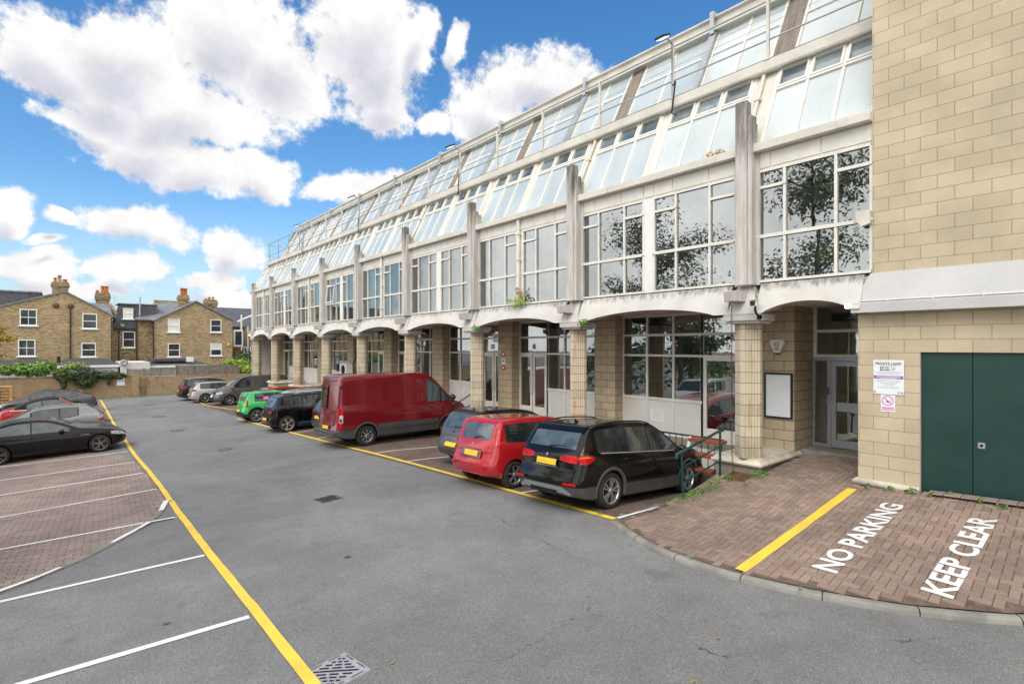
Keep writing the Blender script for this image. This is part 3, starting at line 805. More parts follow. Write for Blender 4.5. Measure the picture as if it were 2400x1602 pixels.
# fluted lozenge columns
def column(y, zb):
    s = .43; c = (11.14, y + .03); P = []
    cor = [(-s*.707, 0), (0, -s*.707), (s*.707, 0), (0, s*.707)]
    for e in range(4):
        a, b = Vector(cor[e]), Vector(cor[(e+1)%4]); d = (b - a); n = Vector((d.y, -d.x)).normalized()
        if n.dot(a + b) < 0: n = -n
        nf = 6; m0, m1 = .09, .91
        for f in range(nf):
            for q in range(5):
                u = lerp(m0, m1, (f + q/5) / nf); hgt = -.030 * (1 - math.sin(PI * q/5)**.7)
                p = a + d*u + n*(hgt + .012); P.append((c[0]+p.x, c[1]+p.y))
    m = MB(); m.prism(P[::-1], 'z', zb, 3.70, smooth=True)
    part(m, 'column', 'column_block')
for y in FY: column(y, .86)
# plinths that carry the columns, with rolled coping
for i, y in enumerate(FY):
    a, b = (-.36, .72) if i < 5 else (-.45, 1.07)
    zg = gz(11, y) - .4
    m = MB(); m.box(10.93, 12.9, y+a+.07, y+b-.07, zg, .70); part(m, 'plinth', 'slab_concrete' if i < 5 else 'tan_block')
    m = MB(); prof = [(0,.70),(-.05,.72),(-.075,.76),(-.06,.80),(-.02,.815),(-.02,.835),(0,.845),(0,.872)]
    rows = []
    for dx, z in prof:
        x = 10.92 + dx; rows.append([(12.9, y+a+.06-(-dx), z), (x, y+a+.06-(-dx), z), (x, y+b-.06+(-dx), z), (12.9, y+b-.06+(-dx), z)])
    m.grid(rows[::-1], smooth=False); m.poly([rows[-1][0], rows[-1][1], rows[-1][2], rows[-1][3]][::-1])
    part(m, 'coping', 'plinth_stone', bevel=.008)
# ground floor: slab edge, soffit, tan block piers
XG = 13.0
m = MB(); m.box(12.88, 18, 5.05, YE, .55, .72); m.box(12.88, 18, 3.2, 5.05, .55, .868); part(m, 'floor_slab', 'slab_concrete')
m = MB(); m.box(12.9, 12.96, 6.1, YE, -1.2, .70); part(m, 'basement_wall', 'white_panel')
m = MB(); m.box(11.02, 18, YN+.02, YE, 4.12, 4.3); part(m, 'soffit', 'soffit')
for i, y in enumerate(FY):
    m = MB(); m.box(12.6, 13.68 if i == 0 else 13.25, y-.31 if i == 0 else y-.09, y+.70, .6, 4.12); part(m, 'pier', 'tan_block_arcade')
def bar(m, y0, y1, z0, z1, d=.0): m.box(XG-.03-d, XG+.05, y0, y1, z0, z1)
def shop_bay(y0, y1, doors, i):
    """one bay of the shopfront: clerestory, lights, panels and doors; doors = list of (y0, y1, leaves)"""
    f = MB(); zs = [4.10, 3.53, 2.95, 1.72, .72]
    bar(f, y0, y1, zs[1]-.035, zs[1]+.035, .003); bar(f, y0, y1, zs[2]-.03, zs[2]+.03, .003); bar(f, y0, y1, zs[4], zs[4]+.06, .003); bar(f, y0, y1, 4.05, 4.12, .003)
    free = [y0]; 
    for d in doors: free += [d[0], d[1]]
    free.append(y1)
    segs = [(free[k], free[k+1]) for k in range(0, len(free), 2) if free[k+1] - free[k] > .1]
    g = MB(); pn = MB()
    allv = [y0, y1]
    for (a, b) in segs:
        n = max(1, int(round((b - a) / .85))); vs = [lerp(a, b, k/n) for k in range(n+1)]; allv += vs
        bar(f, a, b, zs[3]-.04, zs[3]+.04, .003)
        for k, v in enumerate(vs):
            bar(f, v-.03, v+.03, .72, 4.1)
        for va, vb in zip(vs[:-1], vs[1:]):
            pn = MB(); pn.box(XG-.012, XG+.03, va+.035, vb-.035, .79, zs[3]-.045); part(pn, 'panel', 'white_panel')
    for d in doors:
        allv += [d[0], d[1]]
        for v in (d[0], d[1]): bar(f, v-.035, v+.035, .72, 4.1)
    fr = part(f, 'shopfront_frame', 'cream_frame')
    allv = sorted(set(round(v, 3) for v in allv))
    for va, vb in zip(allv[:-1], allv[1:]):
        if vb - va < .1: continue
        c = (va + vb) / 2; isdoor = any(d[0] < c < d[1] for d in doors)
        for za, zb in ((zs[1], 4.1), (zs[2], zs[1])) + (() if isdoor else ((zs[3], zs[2]),)):
            t = random.uniform(-.003, .003)
            g.poly([(XG+.01+t, va, za), (XG+.01-t, vb, za), (XG+.01-t, vb, zb), (XG+.01+t, va, zb)][::-1])
    part(g, 'glass', 'shop_glass', fr)
    for d in doors:
        n = d[2]; ws = [(lerp(d[0], d[1], k/n), lerp(d[0], d[1], (k+1)/n)) for k in range(n)]
        for k, (a, b) in enumerate(ws):
            m = MB(); x0, x1 = XG-.035, XG+.02; a += .045; b -= .045 if n == 1 else .01
            m.box(x0, x1, a, a+.09, .78, 2.92); m.box(x0, x1, b-.09, b, .78, 2.92); m.box(x0, x1, a+.09, b-.09, 2.83, 2.92); m.box(x0, x1, a+.09, b-.09, .78, 1.06)
            o = part(m, 'door', 'cream_frame')
            q = MB(); q.poly([(XG-.005, a+.09, 1.06), (XG-.004, b-.09, 1.06), (XG-.004, b-.09, 2.83), (XG-.005, a+.09, 2.83)][::-1]); part(q, 'glass', 'shop_glass', o)
            q = MB(); yy = (b - .045) if k == 0 and n == 2 else a + .045
            q.tube([(x0-.01, yy, 1.5), (x0-.06, yy, 1.53), (x0-.06, yy, 2.17), (x0-.01, yy, 2.2)], .014, 6); part(q, 'handle', 'galvanised', o)
    return zs
PR = [(FY[k]+.70, FY[k+1]-.09) for k in range(8)] + [(FY[8]+.70, YE)]
shop_bay(PR[0][0], PR[0][1], [(6.42, 7.55, 1)], 0)
shop_bay(PR[1][0], PR[1][1], [(13.43, 14.92, 2)], 1)
shop_bay(PR[2][0], PR[2][1], [(15.71, 17.1, 2)], 2)
shop_bay(PR[3][0], PR[3][1], [(22.8, 24.2, 2)], 3)
shop_bay(PR[4][0], PR[4][1], [(25.02, 26.4, 2)], 4)
shop_bay(PR[5][0], PR[5][1], [], 5)
shop_bay(PR[6][0], PR[6][1], [(34.16, 35.2, 1)], 6)
shop_bay(PR[7][0], PR[7][1], [(41.0, 42.2, 1)], 7)
# rooms behind the glass, closed by plain walls
m = MB()
m.poly([(18, 5, .72), (18, YE, .72), (18, YE, 4.12), (18, 5, 4.12)])
for y in (6.05, 10.6, 15.4, 20.0, 24.7, 29.2, 33.8, 38.3, YE-.02): m.box(13.26, 18, y, y+.1, .72, 4.12)
part(m, 'room_partition', 'room_wall')
m = MB(); m.box(13.05, 18, 6.2, YE, .715, .73); part(m, 'room_floor', 'room_floor')
m = MB(); m.box(11.2, 17.9, YN+.03, YE-.1, 4.36, 4.46); part(m, 'upper_floor', 'room_floor')
m = MB(); m.box(17.9, 18.1, YN, YE, 4.36, 12.4)
for k in range(1, 9, 2): m.box(12.2, 17.9, FY[k]-.05, FY[k]+.05, 4.46, 7.15)
part(m, 'upper_room_wall', 'room_wall')
m = MB(); m.box(11.3, 17.9, YN+.03, YE-.1, 7.20, 7.30); part(m, 'upper_ceiling', 'room_wall')
# far end wall
m = MB(); m.prism([(11.1,.6),(18,.6),(18,12.3),(14.2,12.3),(12.9,9.5),(12.05,9.3),(11.1,7.3)], 'y', YE-.02, YE+.15); part(m, 'end_wall', 'weathered_fin')
# ---- sloping glass, two tiers
def slab(m, A, B, y0, y1, t0, t1, out0, out1):
    """box lying on the slope A->B (x,z), between y0..y1, t0..t1 along it, out0..out1 off it"""
    A, B = Vector(A), Vector(B); d = B - A; n = Vector((-d.y, d.x)).normalized()
    if n.x > 0: n = -n
    p = A + d*t0 + n*out0
    m.obox((p.x, y0, p.y), (0, y1-y0, 0), (d.x*(t1-t0), 0, d.y*(t1-t0)), (n.x*(out1-out0), 0, n.y*(out1-out0)))
S1 = ((11.12, 7.36), (12.06, 9.27)); S2 = ((12.86, 9.52), (14.28, 12.12))
def skylight(y0, y1, n=3):
    f = MB(); ys = [lerp(y0, y1, k/n) for k in range(n+1)]; tv = .70
    for k, y in enumerate(ys):
        w = .03 if 0 < k < n else .035
        slab(f, *S1, y-w, y+w, 0, 1, .0, .05)
    slab(f, *S1, y0+.03, y1-.03, 0, .02, .0, .04); slab(f, *S1, y0+.03, y1-.03, .97, 1., .0, .045); slab(f, *S1, y0+.03, y1-.03, tv-.014, tv+.014, .0, .06)
    for a, b in zip(ys[:-1], ys[1:]):            # opening vents have their own heavier frame
        slab(f, *S1, a+.03, a+.075, tv+.016, .968, .0, .075); slab(f, *S1, b-.075, b-.03, tv+.016, .968, .0, .075)
        slab(f, *S1, a+.076, b-.076, tv+.016, tv+.04, .0, .075); slab(f, *S1, a+.076, b-.076, .945, .968, .0, .075)
    o = part(f, 'skylight', 'cream_frame')
    g = MB()
    for a, b in zip(ys[:-1], ys[1:]): slab(g, *S1, a+.03, b-.03, .02, tv-.014, .012, .018)
    part(g, 'slope_glass', 'sky_tinted_glass', o)
    g = MB()
    for a, b in zip(ys[:-1], ys[1:]):
        q = [Vector(S1[0]).lerp(Vector(S1[1]), t) for t in (tv+.04, .945)]
        g.poly([(q[0].x-.02, a+.076, q[0].y), (q[1].x-.02, a+.076, q[1].y), (q[1].x-.02, b-.076, q[1].y), (q[0].x-.02, b-.076, q[0].y)])
    part(g, 'vent_glass', 'vent_glass', o)
    return o
skylight(YN+.02, 5.12)
for i, (a, b) in enumerate(bays):
    mid = a + (b - a) * .503
    skylight(a + .27, mid - .03); skylight(mid + .23, b - .10)
skylight(FY[8]+.2, YE-.1, 2)
m = MB()                                       # solid cream strips between the groups, pipes on some
for y0, y1 in [(5.15, FY[0]+.24)] + [(y-.07, y+.24) for y in FY[1:]] + [(a+(b-a)*.503+.0, a+(b-a)*.503+.20) for a, b in bays] + [(YE-.07, YE+.1)]:
    m = MB(); slab(m, *S1, y0, y1, 0, 1, -.02, .03); part(m, 'rafter_strip', 'dirty_cream')
for i in (0, 1, 3, 5, 7):
    y = FY[i] + .08 - (.0 if i else .02); m = MB(); A, B = Vector(S1[0]), Vector(S1[1])
    pts = [(A.x + .94*t - .09, y, A.y + 1.91*t) for t in (.02, .3, .6, .93)]; m.tube(pts + [(11.95, y, 9.28)], .045, 8)
    for t in (.12, .62): m.box(A.x + .94*t - .15, A.x + .94*t, y-.07, y+.07, A.y + 1.91*t, A.y + 1.91*t + .04)
    part(m, 'roof_downpipe', 'dirty_cream')
# walkway between the tiers
m = MB(); m.box(11.92, 12.95, YN, 42.6, 9.34, 9.44); part(m, 'walkway', 'lead_flashing')
m = MB(); m.prism([(11.86,9.24),(12.02,9.24),(12.02,9.34),(11.93,9.345),(11.93,9.47),(11.84,9.49),(11.84,9.28)], 'y', YN, 42.6); part(m, 'walkway_edge', 'dirty_cream', bevel=.006)
m = MB(); m.box(11.931, 12.0, YN, 42.6, 9.445, 9.56); part(m, 'flashing', 'lead_flashing')
m = MB(); m.box(12.05, 12.9, YN, 42.6, 9.27, 9.335); part(m, 'walkway_soffit', 'soffit')
posts = [FY[0]-.05]
for k in range(8): posts += [(FY[k] + FY[k+1]) / 2 - .1 - .03*k, FY[k+1] - .13 - .03*k]
for k, y in enumerate(posts):
    m = MB(); m.box(11.845, 11.905, y-.03, y+.03, 9.49, 10.82); m.box(11.82, 11.93, y-.06, y+.06, 9.49, 9.52); part(m, 'railing_post', 'galvanised' if k > 12 else 'dirty_cream')
m = MB()
m.tube([(11.87, YN, 10.79), (11.87, 42.3, 10.79)], .022, 8)
m.tube([(11.87, YN, 9.93), (11.87, 42.3, 9.93)], .020, 8)
for z in (10.12, 10.29, 10.46, 10.62): m.tube([(11.885, YN, z), (11.885, 42.3, z)], .005, 5)
m.tube([(11.87, 42.3, 10.79), (12.9, 42.4, 10.79)], .02, 6); m.tube([(11.87, 42.3, 9.93), (12.9, 42.4, 9.93)], .018, 6)
part(m, 'railing', 'galvanised')
def upper_skylight(y0, y1, n=2):
    f = MB(); ys = [lerp(y0, y1, k/n) for k in range(n+1)]
    for k, y in enumerate(ys): slab(f, *S2, y-.032, y+.032, 0, 1, .0, .05)
    slab(f, *S2, y0+.03, y1-.03, .66, .685, .0, .045); slab(f, *S2, y0+.03, y1-.03, 0, .015, .0, .05); slab(f, *S2, y0+.03, y1-.03, .975, 1, .0, .05)
    o = part(f, 'upper_skylight', 'cream_frame')
    g = MB()
    for a, b in zip(ys[:-1], ys[1:]): slab(g, *S2, a+.03, b-.03, .015, .66, .012, .018); slab(g, *S2, a+.03, b-.03, .685, .975, .012, .018)
    part(g, 'slope_glass', 'sky_tinted_glass', o)
for i, (a, b) in enumerate(bays):
    mid = a + (b - a) * .51
    upper_skylight(a + .46, mid - .16); upper_skylight(mid + .14, b - .12)
upper_skylight(YN - .3, FY[0]-.12); upper_skylight(FY[8]+.46, YE-.1, 1)
for i, y in enumerate(FY):
    m = MB(); slab(m, *S2, y-.09, y+.43, 0, .97, -.02, .02); part(m, 'slatted_vent', 'grey_brown_slats')
for a, b in bays:
    mid = a + (b - a) * .51
    m = MB(); slab(m, *S2, mid-.12, mid+.10, 0, 1.0, .02, .14); m.box(14.0, 14.3, mid-.07, mid+.05, 12.0, 12.62); part(m, 'rib', 'galvanised')
m = MB(); m.prism([(14.02,12.08),(14.42,12.08),(14.42,12.52),(14.08,12.52),(14.08,12.47),(14.16,12.45),(14.16,12.16),(14.02,12.14)], 'y', YN-.4, YE-.9); part(m, 'roof_edge', 'dirty_cream', bevel=.006)
m = MB(); m.box(14.42, 40, YN-.4, YE-.9, 12.3, 12.42); part(m, 'roof', 'felt_roof')
m = MB(); m.box(14.4, 40, YE-1.0, YE, .0, 12.3); m.box(39.9, 40, YN, YE-1.0, 0, 12.3); part(m, 'back_wall', 'weathered_fin')
# ---- entrance beside the tower: grey aluminium door set under two fixed lights
XD = 13.7
m = MB(); m.box(XD-.03, XD+.05, 3.2, 5.07, 3.53, 3.60); m.box(XD-.03, XD+.05, 3.2, 5.07, 2.95, 3.02); m.box(XD-.03, XD+.05, 5.0, 5.07, 3.02, 3.53); m.box(XD-.03, XD+.05, 5.0, 5.07, 3.60, 4.12)
e = part(m, 'transom_frame', 'cream_frame')
m = MB(); m.poly([(XD, 3.2, 3.02), (XD, 5.0, 3.02), (XD, 5.0, 3.53), (XD, 3.2, 3.53)][::-1]); m.poly([(XD, 3.2, 3.60), (XD, 5.0, 3.60), (XD, 5.0, 4.12), (XD, 3.2, 4.12)][::-1]); part(m, 'glass', 'shop_glass', e)
m = MB(); x0, x1 = XD-.06, XD+.03
m.box(x0, x1, 5.03, 5.10, .868, 2.95); m.box(x0, x1, 3.2, 5.03, 2.87, 2.95); m.box(x0, x1, 4.68, 4.76, .868, 2.87); m.box(x0, x1, 4.76, 5.03, .868, .95)
e = part(m, 'entrance_frame', 'grey_aluminium')
m = MB(); m.poly([(XD-.02, 4.76, .95), (XD-.02, 5.03, .95), (XD-.02, 5.03, 2.87), (XD-.02, 4.76, 2.87)][::-1]); part(m, 'glass', 'shop_glass', e)
m = MB(); x0 -= .01
m.box(x0, x1-.02, 4.575, 4.67, .88, 2.86); m.box(x0, x1-.02, 3.5, 3.6, .88, 2.86); m.box(x0, x1-.02, 3.6, 4.575, 2.75, 2.86); m.box(x0, x1-.02, 3.6, 4.575, .88, 1.06); m.box(x0, x1-.02, 3.6, 4.575, 1.72, 1.92)
e = part(m, 'entrance_door', 'grey_aluminium')
m = MB(); m.poly([(XD-.03, 3.6, 1.06), (XD-.03, 4.575, 1.06), (XD-.03, 4.575, 1.72), (XD-.03, 3.6, 1.72)][::-1]); m.poly([(XD-.03, 3.6, 1.92), (XD-.03, 4.575, 1.92), (XD-.03, 4.575, 2.75), (XD-.03, 3.6, 2.75)][::-1]); part(m, 'glass', 'shop_glass', e)
m = MB(); m.box(x0-.05, x0, 4.56, 4.68, 1.70, 1.97); part(m, 'handle', 'grey_aluminium', e, .006)
m = MB(); m.tube([(x0-.01, 4.72, 2.10), (x0-.06, 4.72, 2.12), (x0-.06, 4.72, 2.24), (x0-.01, 4.72, 2.26)], .012, 6); part(m, 'lock', 'black_plastic', e)
m = MB(); m.box(13.75, 18, 3.1, 3.2, .85, 4.1); m.box(17.4, 17.5, 3.2, 5.1, .85, 4.1); m.box(13.75, 18, 5.3, 5.4, .85, 4.1); part(m, 'hall_wall', 'room_wall')
m = MB(); m.box(13.76, 17.4, 3.2, 5.3, .862, .874); part(m, 'hall_floor', 'room_floor')
m = MB(); m.box(12.86, 12.96, 3.2, 5.05, .72, .882); part(m, 'threshold', 'kerb_stone', bevel=.01)
# ------------------------------------------------------------------ block tower at the near end
BT = thing('block_tower', (14, -2, .6), 'plain tan block tower with a white sloping band and tall dark green doors', 'building')
m = MB(); X0 = 11.0; DY1, DY0, DZ = 2.42, .52, 3.108       # green doors
m.box(X0, 22, -7, YN, 4.46, 17); m.box(X0, X0+.35, DY1, 3.33, .60, 4.46); m.box(X0, X0+.35, -7, DY0, .5, 4.46); m.box(X0, X0+.35, DY0, DY1, DZ, 4.46)
m.box(X0+.35, 13.6, 3.13, 3.33, .6, 4.46)
m.build('block_wall', 'tan_block', BT)
m = MB(); m.prism([(10.98,4.50),(11.02,4.50),(11.02,3.80),(10.76,3.80),(10.76,3.965),(10.82,3.985)], 'y', -7, YN+.02)
m.add([(10.98,YN+.02,4.50),(10.82,YN+.26,3.985),(10.76,YN+.26,3.965),(10.76,YN+.26,3.80),(11.02,YN+.26,3.80),(11.02,YN+.02,4.50),(10.76,YN+.02,3.80),(10.76,YN+.02,3.965),(10.82,YN+.02,3.985)],
      [(0,8,1),(8,7,2,1),(7,6,3,2),(0,1,2,3,4,5),(6,4,3)])
m.build('sloping_band', 'band_concrete', BT)
m = MB(); m.tube([(10.81, YN+.2, 4.005), (10.81, -7, 4.005)], .014, 6)
y = YN - .3
while y > -1: m.box(10.79, 10.84, y, y+.03, 3.985, 4.03); y -= .62
m.build('conduit', 'white_plastic', BT)
m = MB(); prof = [(0,.847),(-.03,.845),(-.075,.81),(-.085,.77),(-.07,.735),(-.03,.72),(0,.60)]
rows = [[(X0+.35, YN+.22-dx, z), (X0+dx, YN+.22-dx, z), (X0+dx, DY1+.0, z)] for dx, z in prof]
m.grid(rows[::-1]); m.poly([r[2] for r in rows]); m.build('base_course', 'plinth_stone', BT)
m = MB(); m.box(X0+.14, X0+.2, DY0, DY1, .5, DZ); m.build('dark_gap_backing', 'matt_black', BT)  # black sheet added behind the doors so the gap between them reads dark
for a, b in ((1.756, DY1-.01), (DY0+.01, 1.748)):
    m = MB(); m.box(X0+.06, X0+.11, a, b, .66, DZ-.012); d = m.build('door', 'green_door', BT, .004)
    m = MB()
    if a > 1: pass
    else:
        m.box(X0+.045, X0+.06, 1.60, 1.69, 1.60, 1.69); m.build('lock', 'galvanised', d, .004)
        m = MB(); m.lathe([(.0,-.004),(.02,-.004),(.022,.002)], (X0+.044, 1.645, 1.645), 'x', 12); m.build('keyhole', 'matt_black', d)
m = MB(); m.box(X0+.02, X0+.14, DY1-.008, DY1+.012, .6, DZ); m.build('door_frame', 'galvanised', BT)
# bricks on edge along the foot of the doors
m = MB(); yy = DY1 - .25
while yy > DY0 - 2.5:
    block(m, (10.86, yy), (0, 1), (-1, 0), .21, .25, lambda a, b: ramp(11, b) + .03, .015); yy -= .215
tag(m.build('door_sill_bricks', 'paver_red'), kind='structure')
# ------------------------------------------------------------------ vehicles
def car_paint(name, c, metal=0., flake=.0, rough=.25, cw=1.):
    m, t, p = new_mat(name)
    n = t.noise(objc(t), 1.6, 4, .6)
    col = t.mix(t.smooth(n, .3, .7), c4(tuple(x * .92 for x in c)), c4(tuple(min(1, x * 1.06) for x in c)))
    t.l.new(col, p.inputs['Base Color']); p.inputs['Metallic'].default_value = metal; p.inputs['Roughness'].default_value = rough
    p.inputs['Coat Weight'].default_value = cw; p.inputs['Coat Roughness'].default_value = .02; p.inputs['Coat IOR'].default_value = 1.45
    if cw < 1: p.inputs['Specular IOR Level'].default_value = .18
    # road dirt low down and thin orange peel
    b = t.new('ShaderNodeBump'); b.inputs['Strength'].default_value = .02; b.inputs['Distance'].default_value = .01
    t.l.new(t.noise(objc(t), 90, 2), b.inputs['Height']); t.l.new(b.outputs[0], p.inputs['Coat Normal'])
    return name
car_paint('paint_black', (.003, .003, .0035), cw=.55); car_paint('paint_red', (.42, .012, .018)); car_paint('paint_maroon', (.165, .005, .011), .0, rough=.22)
car_paint('paint_grey', (.27, .275, .28), .5, rough=.38); car_paint('paint_dark_grey', (.045, .047, .05), .5, rough=.35); car_paint('paint_slate', (.075, .08, .09), .5, rough=.35)
car_paint('paint_silver', (.50, .51, .52), .6, rough=.35); car_paint('paint_pale_silver', (.62, .65, .70), .4, rough=.35); car_paint('paint_green', (.025, .48, .115)); car_paint('paint_white', (.75, .76, .77))
car_paint('paint_gunmetal', (.11, .112, .115), .5, rough=.4); car_paint('paint_ink', (.010, .011, .013), cw=.6)
def dark_glass():
    m, t, p = new_mat('car_glass')
    n = t.noise(objc(t), 2.2, 3, .6)
    t.l.new(t.mix(t.smooth(n, .35, .7), (.016, .020, .022, 1), (.062, .075, .078, 1)), p.inputs['Base Color'])
    p.inputs['Roughness'].default_value = .03; p.inputs['IOR'].default_value = 1.6; p.inputs['Specular IOR Level'].default_value = .75
    m, t, p = new_mat('pale_car_glass')
    n = t.noise(objc(t), 2.6, 3, .6)
    t.l.new(t.mix(t.smooth(n, .35, .7), (.05, .066, .072, 1), (.095, .122, .13, 1)), p.inputs['Base Color'])
    p.inputs['Roughness'].default_value = .04; p.inputs['IOR'].default_value = 1.6; p.inputs['Specular IOR Level'].default_value = .75
    for nm, a, b in (('tail_red', (.60, .008, .010), (.28, .003, .005)), ('lamp_clear', (.62, .64, .66), (.30, .31, .33)), ('tail_amber', (.70, .22, .02), (.45, .12, .01))):
        m, t, p = new_mat(nm)
        w = t.new('ShaderNodeTexVoronoi', feature='F1'); t.l.new(objc(t), w.inputs['Vector']); w.inputs['Scale'].default_value = 26
        t.l.new(t.mix(w.outputs['Distance'], c4(a), c4(b)), p.inputs['Base Color']); p.inputs['Roughness'].default_value = .2
        p.inputs['Specular IOR Level'].default_value = .25; p.inputs['Coat Weight'].default_value = .08; p.inputs['Coat Roughness'].default_value = .02
dark_glass()
M('tyre', (.018, .018, .018), .8, var=.3, scale=9, bmp=.2, bscale=60)
M('alloy', (.52, .52, .53), .3, .8, var=.08)
M('dark_alloy', (.26, .25, .25), .35, .7, var=.1)
M('wheel_dark', (.012, .012, .013), .6, var=.2)
M('trim_black', (.016, .016, .017), .5, var=.25, scale=4)
M('trim_grey', (.065, .067, .07), .55, var=.15, scale=3)
M('trim_silver', (.30, .31, .32), .4, .3, var=.08)
M('chrome', (.7, .7, .7), .1, 1., var=.03)
M('yellow_plate', (.78, .50, .02), .4, var=.10, scale=9)
M('white_plate', (.75, .75, .73), .4, var=.05)
M('soft_top', (.018, .016, .016), .95, var=.2, scale=5, bmp=.2)
M('badge_blue', (.03, .13, .40), .3, var=.03)
M('interior_dark', (.02, .02, .02), .8)
def hermite(pts):
    """smooth but non-overshooting curve through (x, v) points"""
    xs = [p[0] for p in pts]; ys = [p[1] for p in pts]; n = len(xs)
    d = [(ys[i+1]-ys[i]) / (xs[i+1]-xs[i]) for i in range(n-1)]
    mm = [d[0]] + [0 if d[i-1]*d[i] <= 0 else 2*d[i-1]*d[i]/(d[i-1]+d[i]) for i in range(1, n-1)] + [d[-1]]
    def f(x):
        if x <= xs[0]: return ys[0]
        if x >= xs[-1]: return ys[-1]
        for i in range(n-1):
            if x <= xs[i+1]:
                h = xs[i+1]-xs[i]; t = (x-xs[i])/h
                return ys[i]*(1+2*t)*(1-t)**2 + mm[i]*h*t*(1-t)**2 + ys[i+1]*t*t*(3-2*t) + mm[i+1]*h*t*t*(t-1)
    return f
class Car:
    """a body lofted from cross sections; glass, lamps and trim are laid on the same surface"""
    def __init__(s, name, label, cat, paint, L, W, top, belt, rear_axle, front_axle, wheel_r, clad=.34, group=None, lower='trim_black', bottom=.19, tumble=.30, inset=.035, nose=.16, tail=.16, bulge_r=.05, bulge_f=.06, taper_f=.90, taper_r=.93, edge=.05, roof_mat=None, arch=.05, roof_span=None, roof_from=15):
        s.root = thing(name, (0,0,0), label, cat, group); s.paint = paint; s.L, s.W = L, W; s.x0, s.x1 = -L/2, L/2
        s.top = hermite(top); s.belt = hermite(belt); s.ra, s.fa, s.R = rear_axle, front_axle, wheel_r; s.clad, s.bot = clad, bottom
        s.tumble, s.inset, s.nose, s.tail, s.br, s.bf, s.tf, s.tr, s.edge = tumble, inset, nose, tail, bulge_r, bulge_f, taper_f, taper_r, edge
        s.lower = lower; s.topk = [p[0] for p in top]; s.arch = arch; s.roof_mat = roof_mat; s.roof_span = roof_span; s.roof_from = roof_from
    def w(s, x):
        h = s.W/2; k = 1.
        mid_r = s.x0 + s.L*.28; mid_f = s.x1 - s.L*.30
        if x < mid_r: k = lerp(1, s.tr, ((mid_r-x)/(mid_r-s.x0))**2)
        if x > mid_f: k = lerp(1, s.tf, ((x-mid_f)/(s.x1-mid_f))**2)
        for e, d in ((x - s.x0, s.tail), (s.x1 - x, s.nose)):
            if e < d: k *= .80 + .20*math.sqrt(max(0, 1-(1-e/d)**2))
        return h*k
    def zbot(s, x):
        e = min(x - s.x0, s.x1 - x); return s.bot + .10*max(0, 1 - e/.55)**1.5
    def ring(s, x):
        w, zt, zb = s.w(x), s.top(x), s.zbot(x); zs = min(s.belt(x), zt - .035); cl = max(s.clad, zb + .07)
        if cl > zs - .1: cl = zs - .1
        gh = max(0, zt - zs); wr = max(.35*w, w*(1-s.inset) - .03 - max(0, gh-.05)*s.tumble)
        e = min(s.edge, gh*.8)
        P = [(0, zb), (.6*w, zb), (.90*w, zb+.005), (.965*w, zb+.04), (.988*w, cl-.004), (.990*w, cl), (w, lerp(cl, zs, .25)), (.998*w, lerp(cl, zs, .5)), (.992*w, lerp(cl, zs, .74)), (.985*w, lerp(cl, zs, .80)), (.972*w, lerp(cl, zs, .93)), (.95*w, zs)]
        s.NB = len(P)
        wb = .95*w
        for t in (.12, .4, .7, .92): P.append((lerp(wb-.012, wr, t), lerp(zs, zt-e, t)))
        P += [(wr-.012, zt-e*.55), (wr-.05, zt-e*.22), (wr*.78, zt-e*.07), (wr*.45, zt-.004), (0, zt)]
        return P
    def deform(s, x, y, z):
        # bumpers stand proud; tail and nose lean
        kr = max(0, 1-(x-s.x0)/.45); kf = max(0, 1-(s.x1-x)/.5)
        pr = math.exp(-((z-.50)/.15)**2); up = max(0, z-.55)
        x2 = x - kr*(s.br*pr) + kr*kr*up*.10 + kf*(s.bf*pr) - kf*kf*up*.30
        # nose and tail are rounded in plan
        v = abs(y)/(s.W/2)
        x2 += kr*kr*.10*v*v*v - kf*kf*.22*v*v*v
        return x2
    def P(s, x, y, z): return Vector((s.deform(x, y, z), y, z))
    def stations(s):
        xs = set()
        for e in (0, .012, .035, .07, .11, .16, .22, .30): xs |= {s.x0+e, s.x1-e}
        n = 34
        xs |= {s.x0 + s.L*i/n for i in range(n+1)} | set(s.topk)
        xs = sorted(x for x in xs if s.x0 <= x <= s.x1); out = [xs[0]]
        for x in xs[1:]:
            if x - out[-1] > .006: out.append(x)
        return out
    def body(s):
        rows = []; m = MB(); X = s.stations()
        for x in X:
            r = s.ring(x); full = r + [(-y, z) for y, z in r[-2:0:-1]]
            rows.append([s.P(x, y, z) for y, z in full])
        n = len(rows[0]); vs = [p for r in rows for p in r]; half = len(s.ring(0)); fs = []; mi = []
        for i in range(len(rows)-1):
            for k in range(n):
                fs.append((i*n+k, i*n+(k+1)%n, (i+1)*n+(k+1)%n, (i+1)*n+k))
                kk = k if k < half-1 else n-1-k
                low = kk < 5; up = s.roof_mat and kk >= s.roof_from and ((s.roof_span[0] < (X[i]+X[i+1])/2 < s.roof_span[1]) if s.roof_span else s.top((X[i]+X[i+1])/2) > max(s.top(q) for q in X) - .10)
                mi.append(1 if low else (2 if up else 0))
        # closed ends: quads across between the two sides
        for ri, flip in ((0, True), (len(rows)-1, False)):
            b = ri*n
            for k in range(half-1):
                a0, a1 = b+k, b+k+1; c0, c1 = b+(n-k)%n, b+(n-k-1)%n
                q = [a0, a1, c1, c0]
                q2 = []
                for v in q:
                    if v not in q2: q2.append(v)
                if len(q2) >= 3:
                    fs.append(tuple(q2 if flip is False else q2[::-1])); mi.append(1 if k < 5 else 0)
        me = bpy.data.meshes.new('body'); me.from_pydata([tuple(v) for v in vs], [], fs)
        for nm in (s.paint, s.lower, s.roof_mat or s.paint, 'matt_black'): me.materials.append(MATS[nm])
        me.polygons.foreach_set('material_index', mi); me.update()
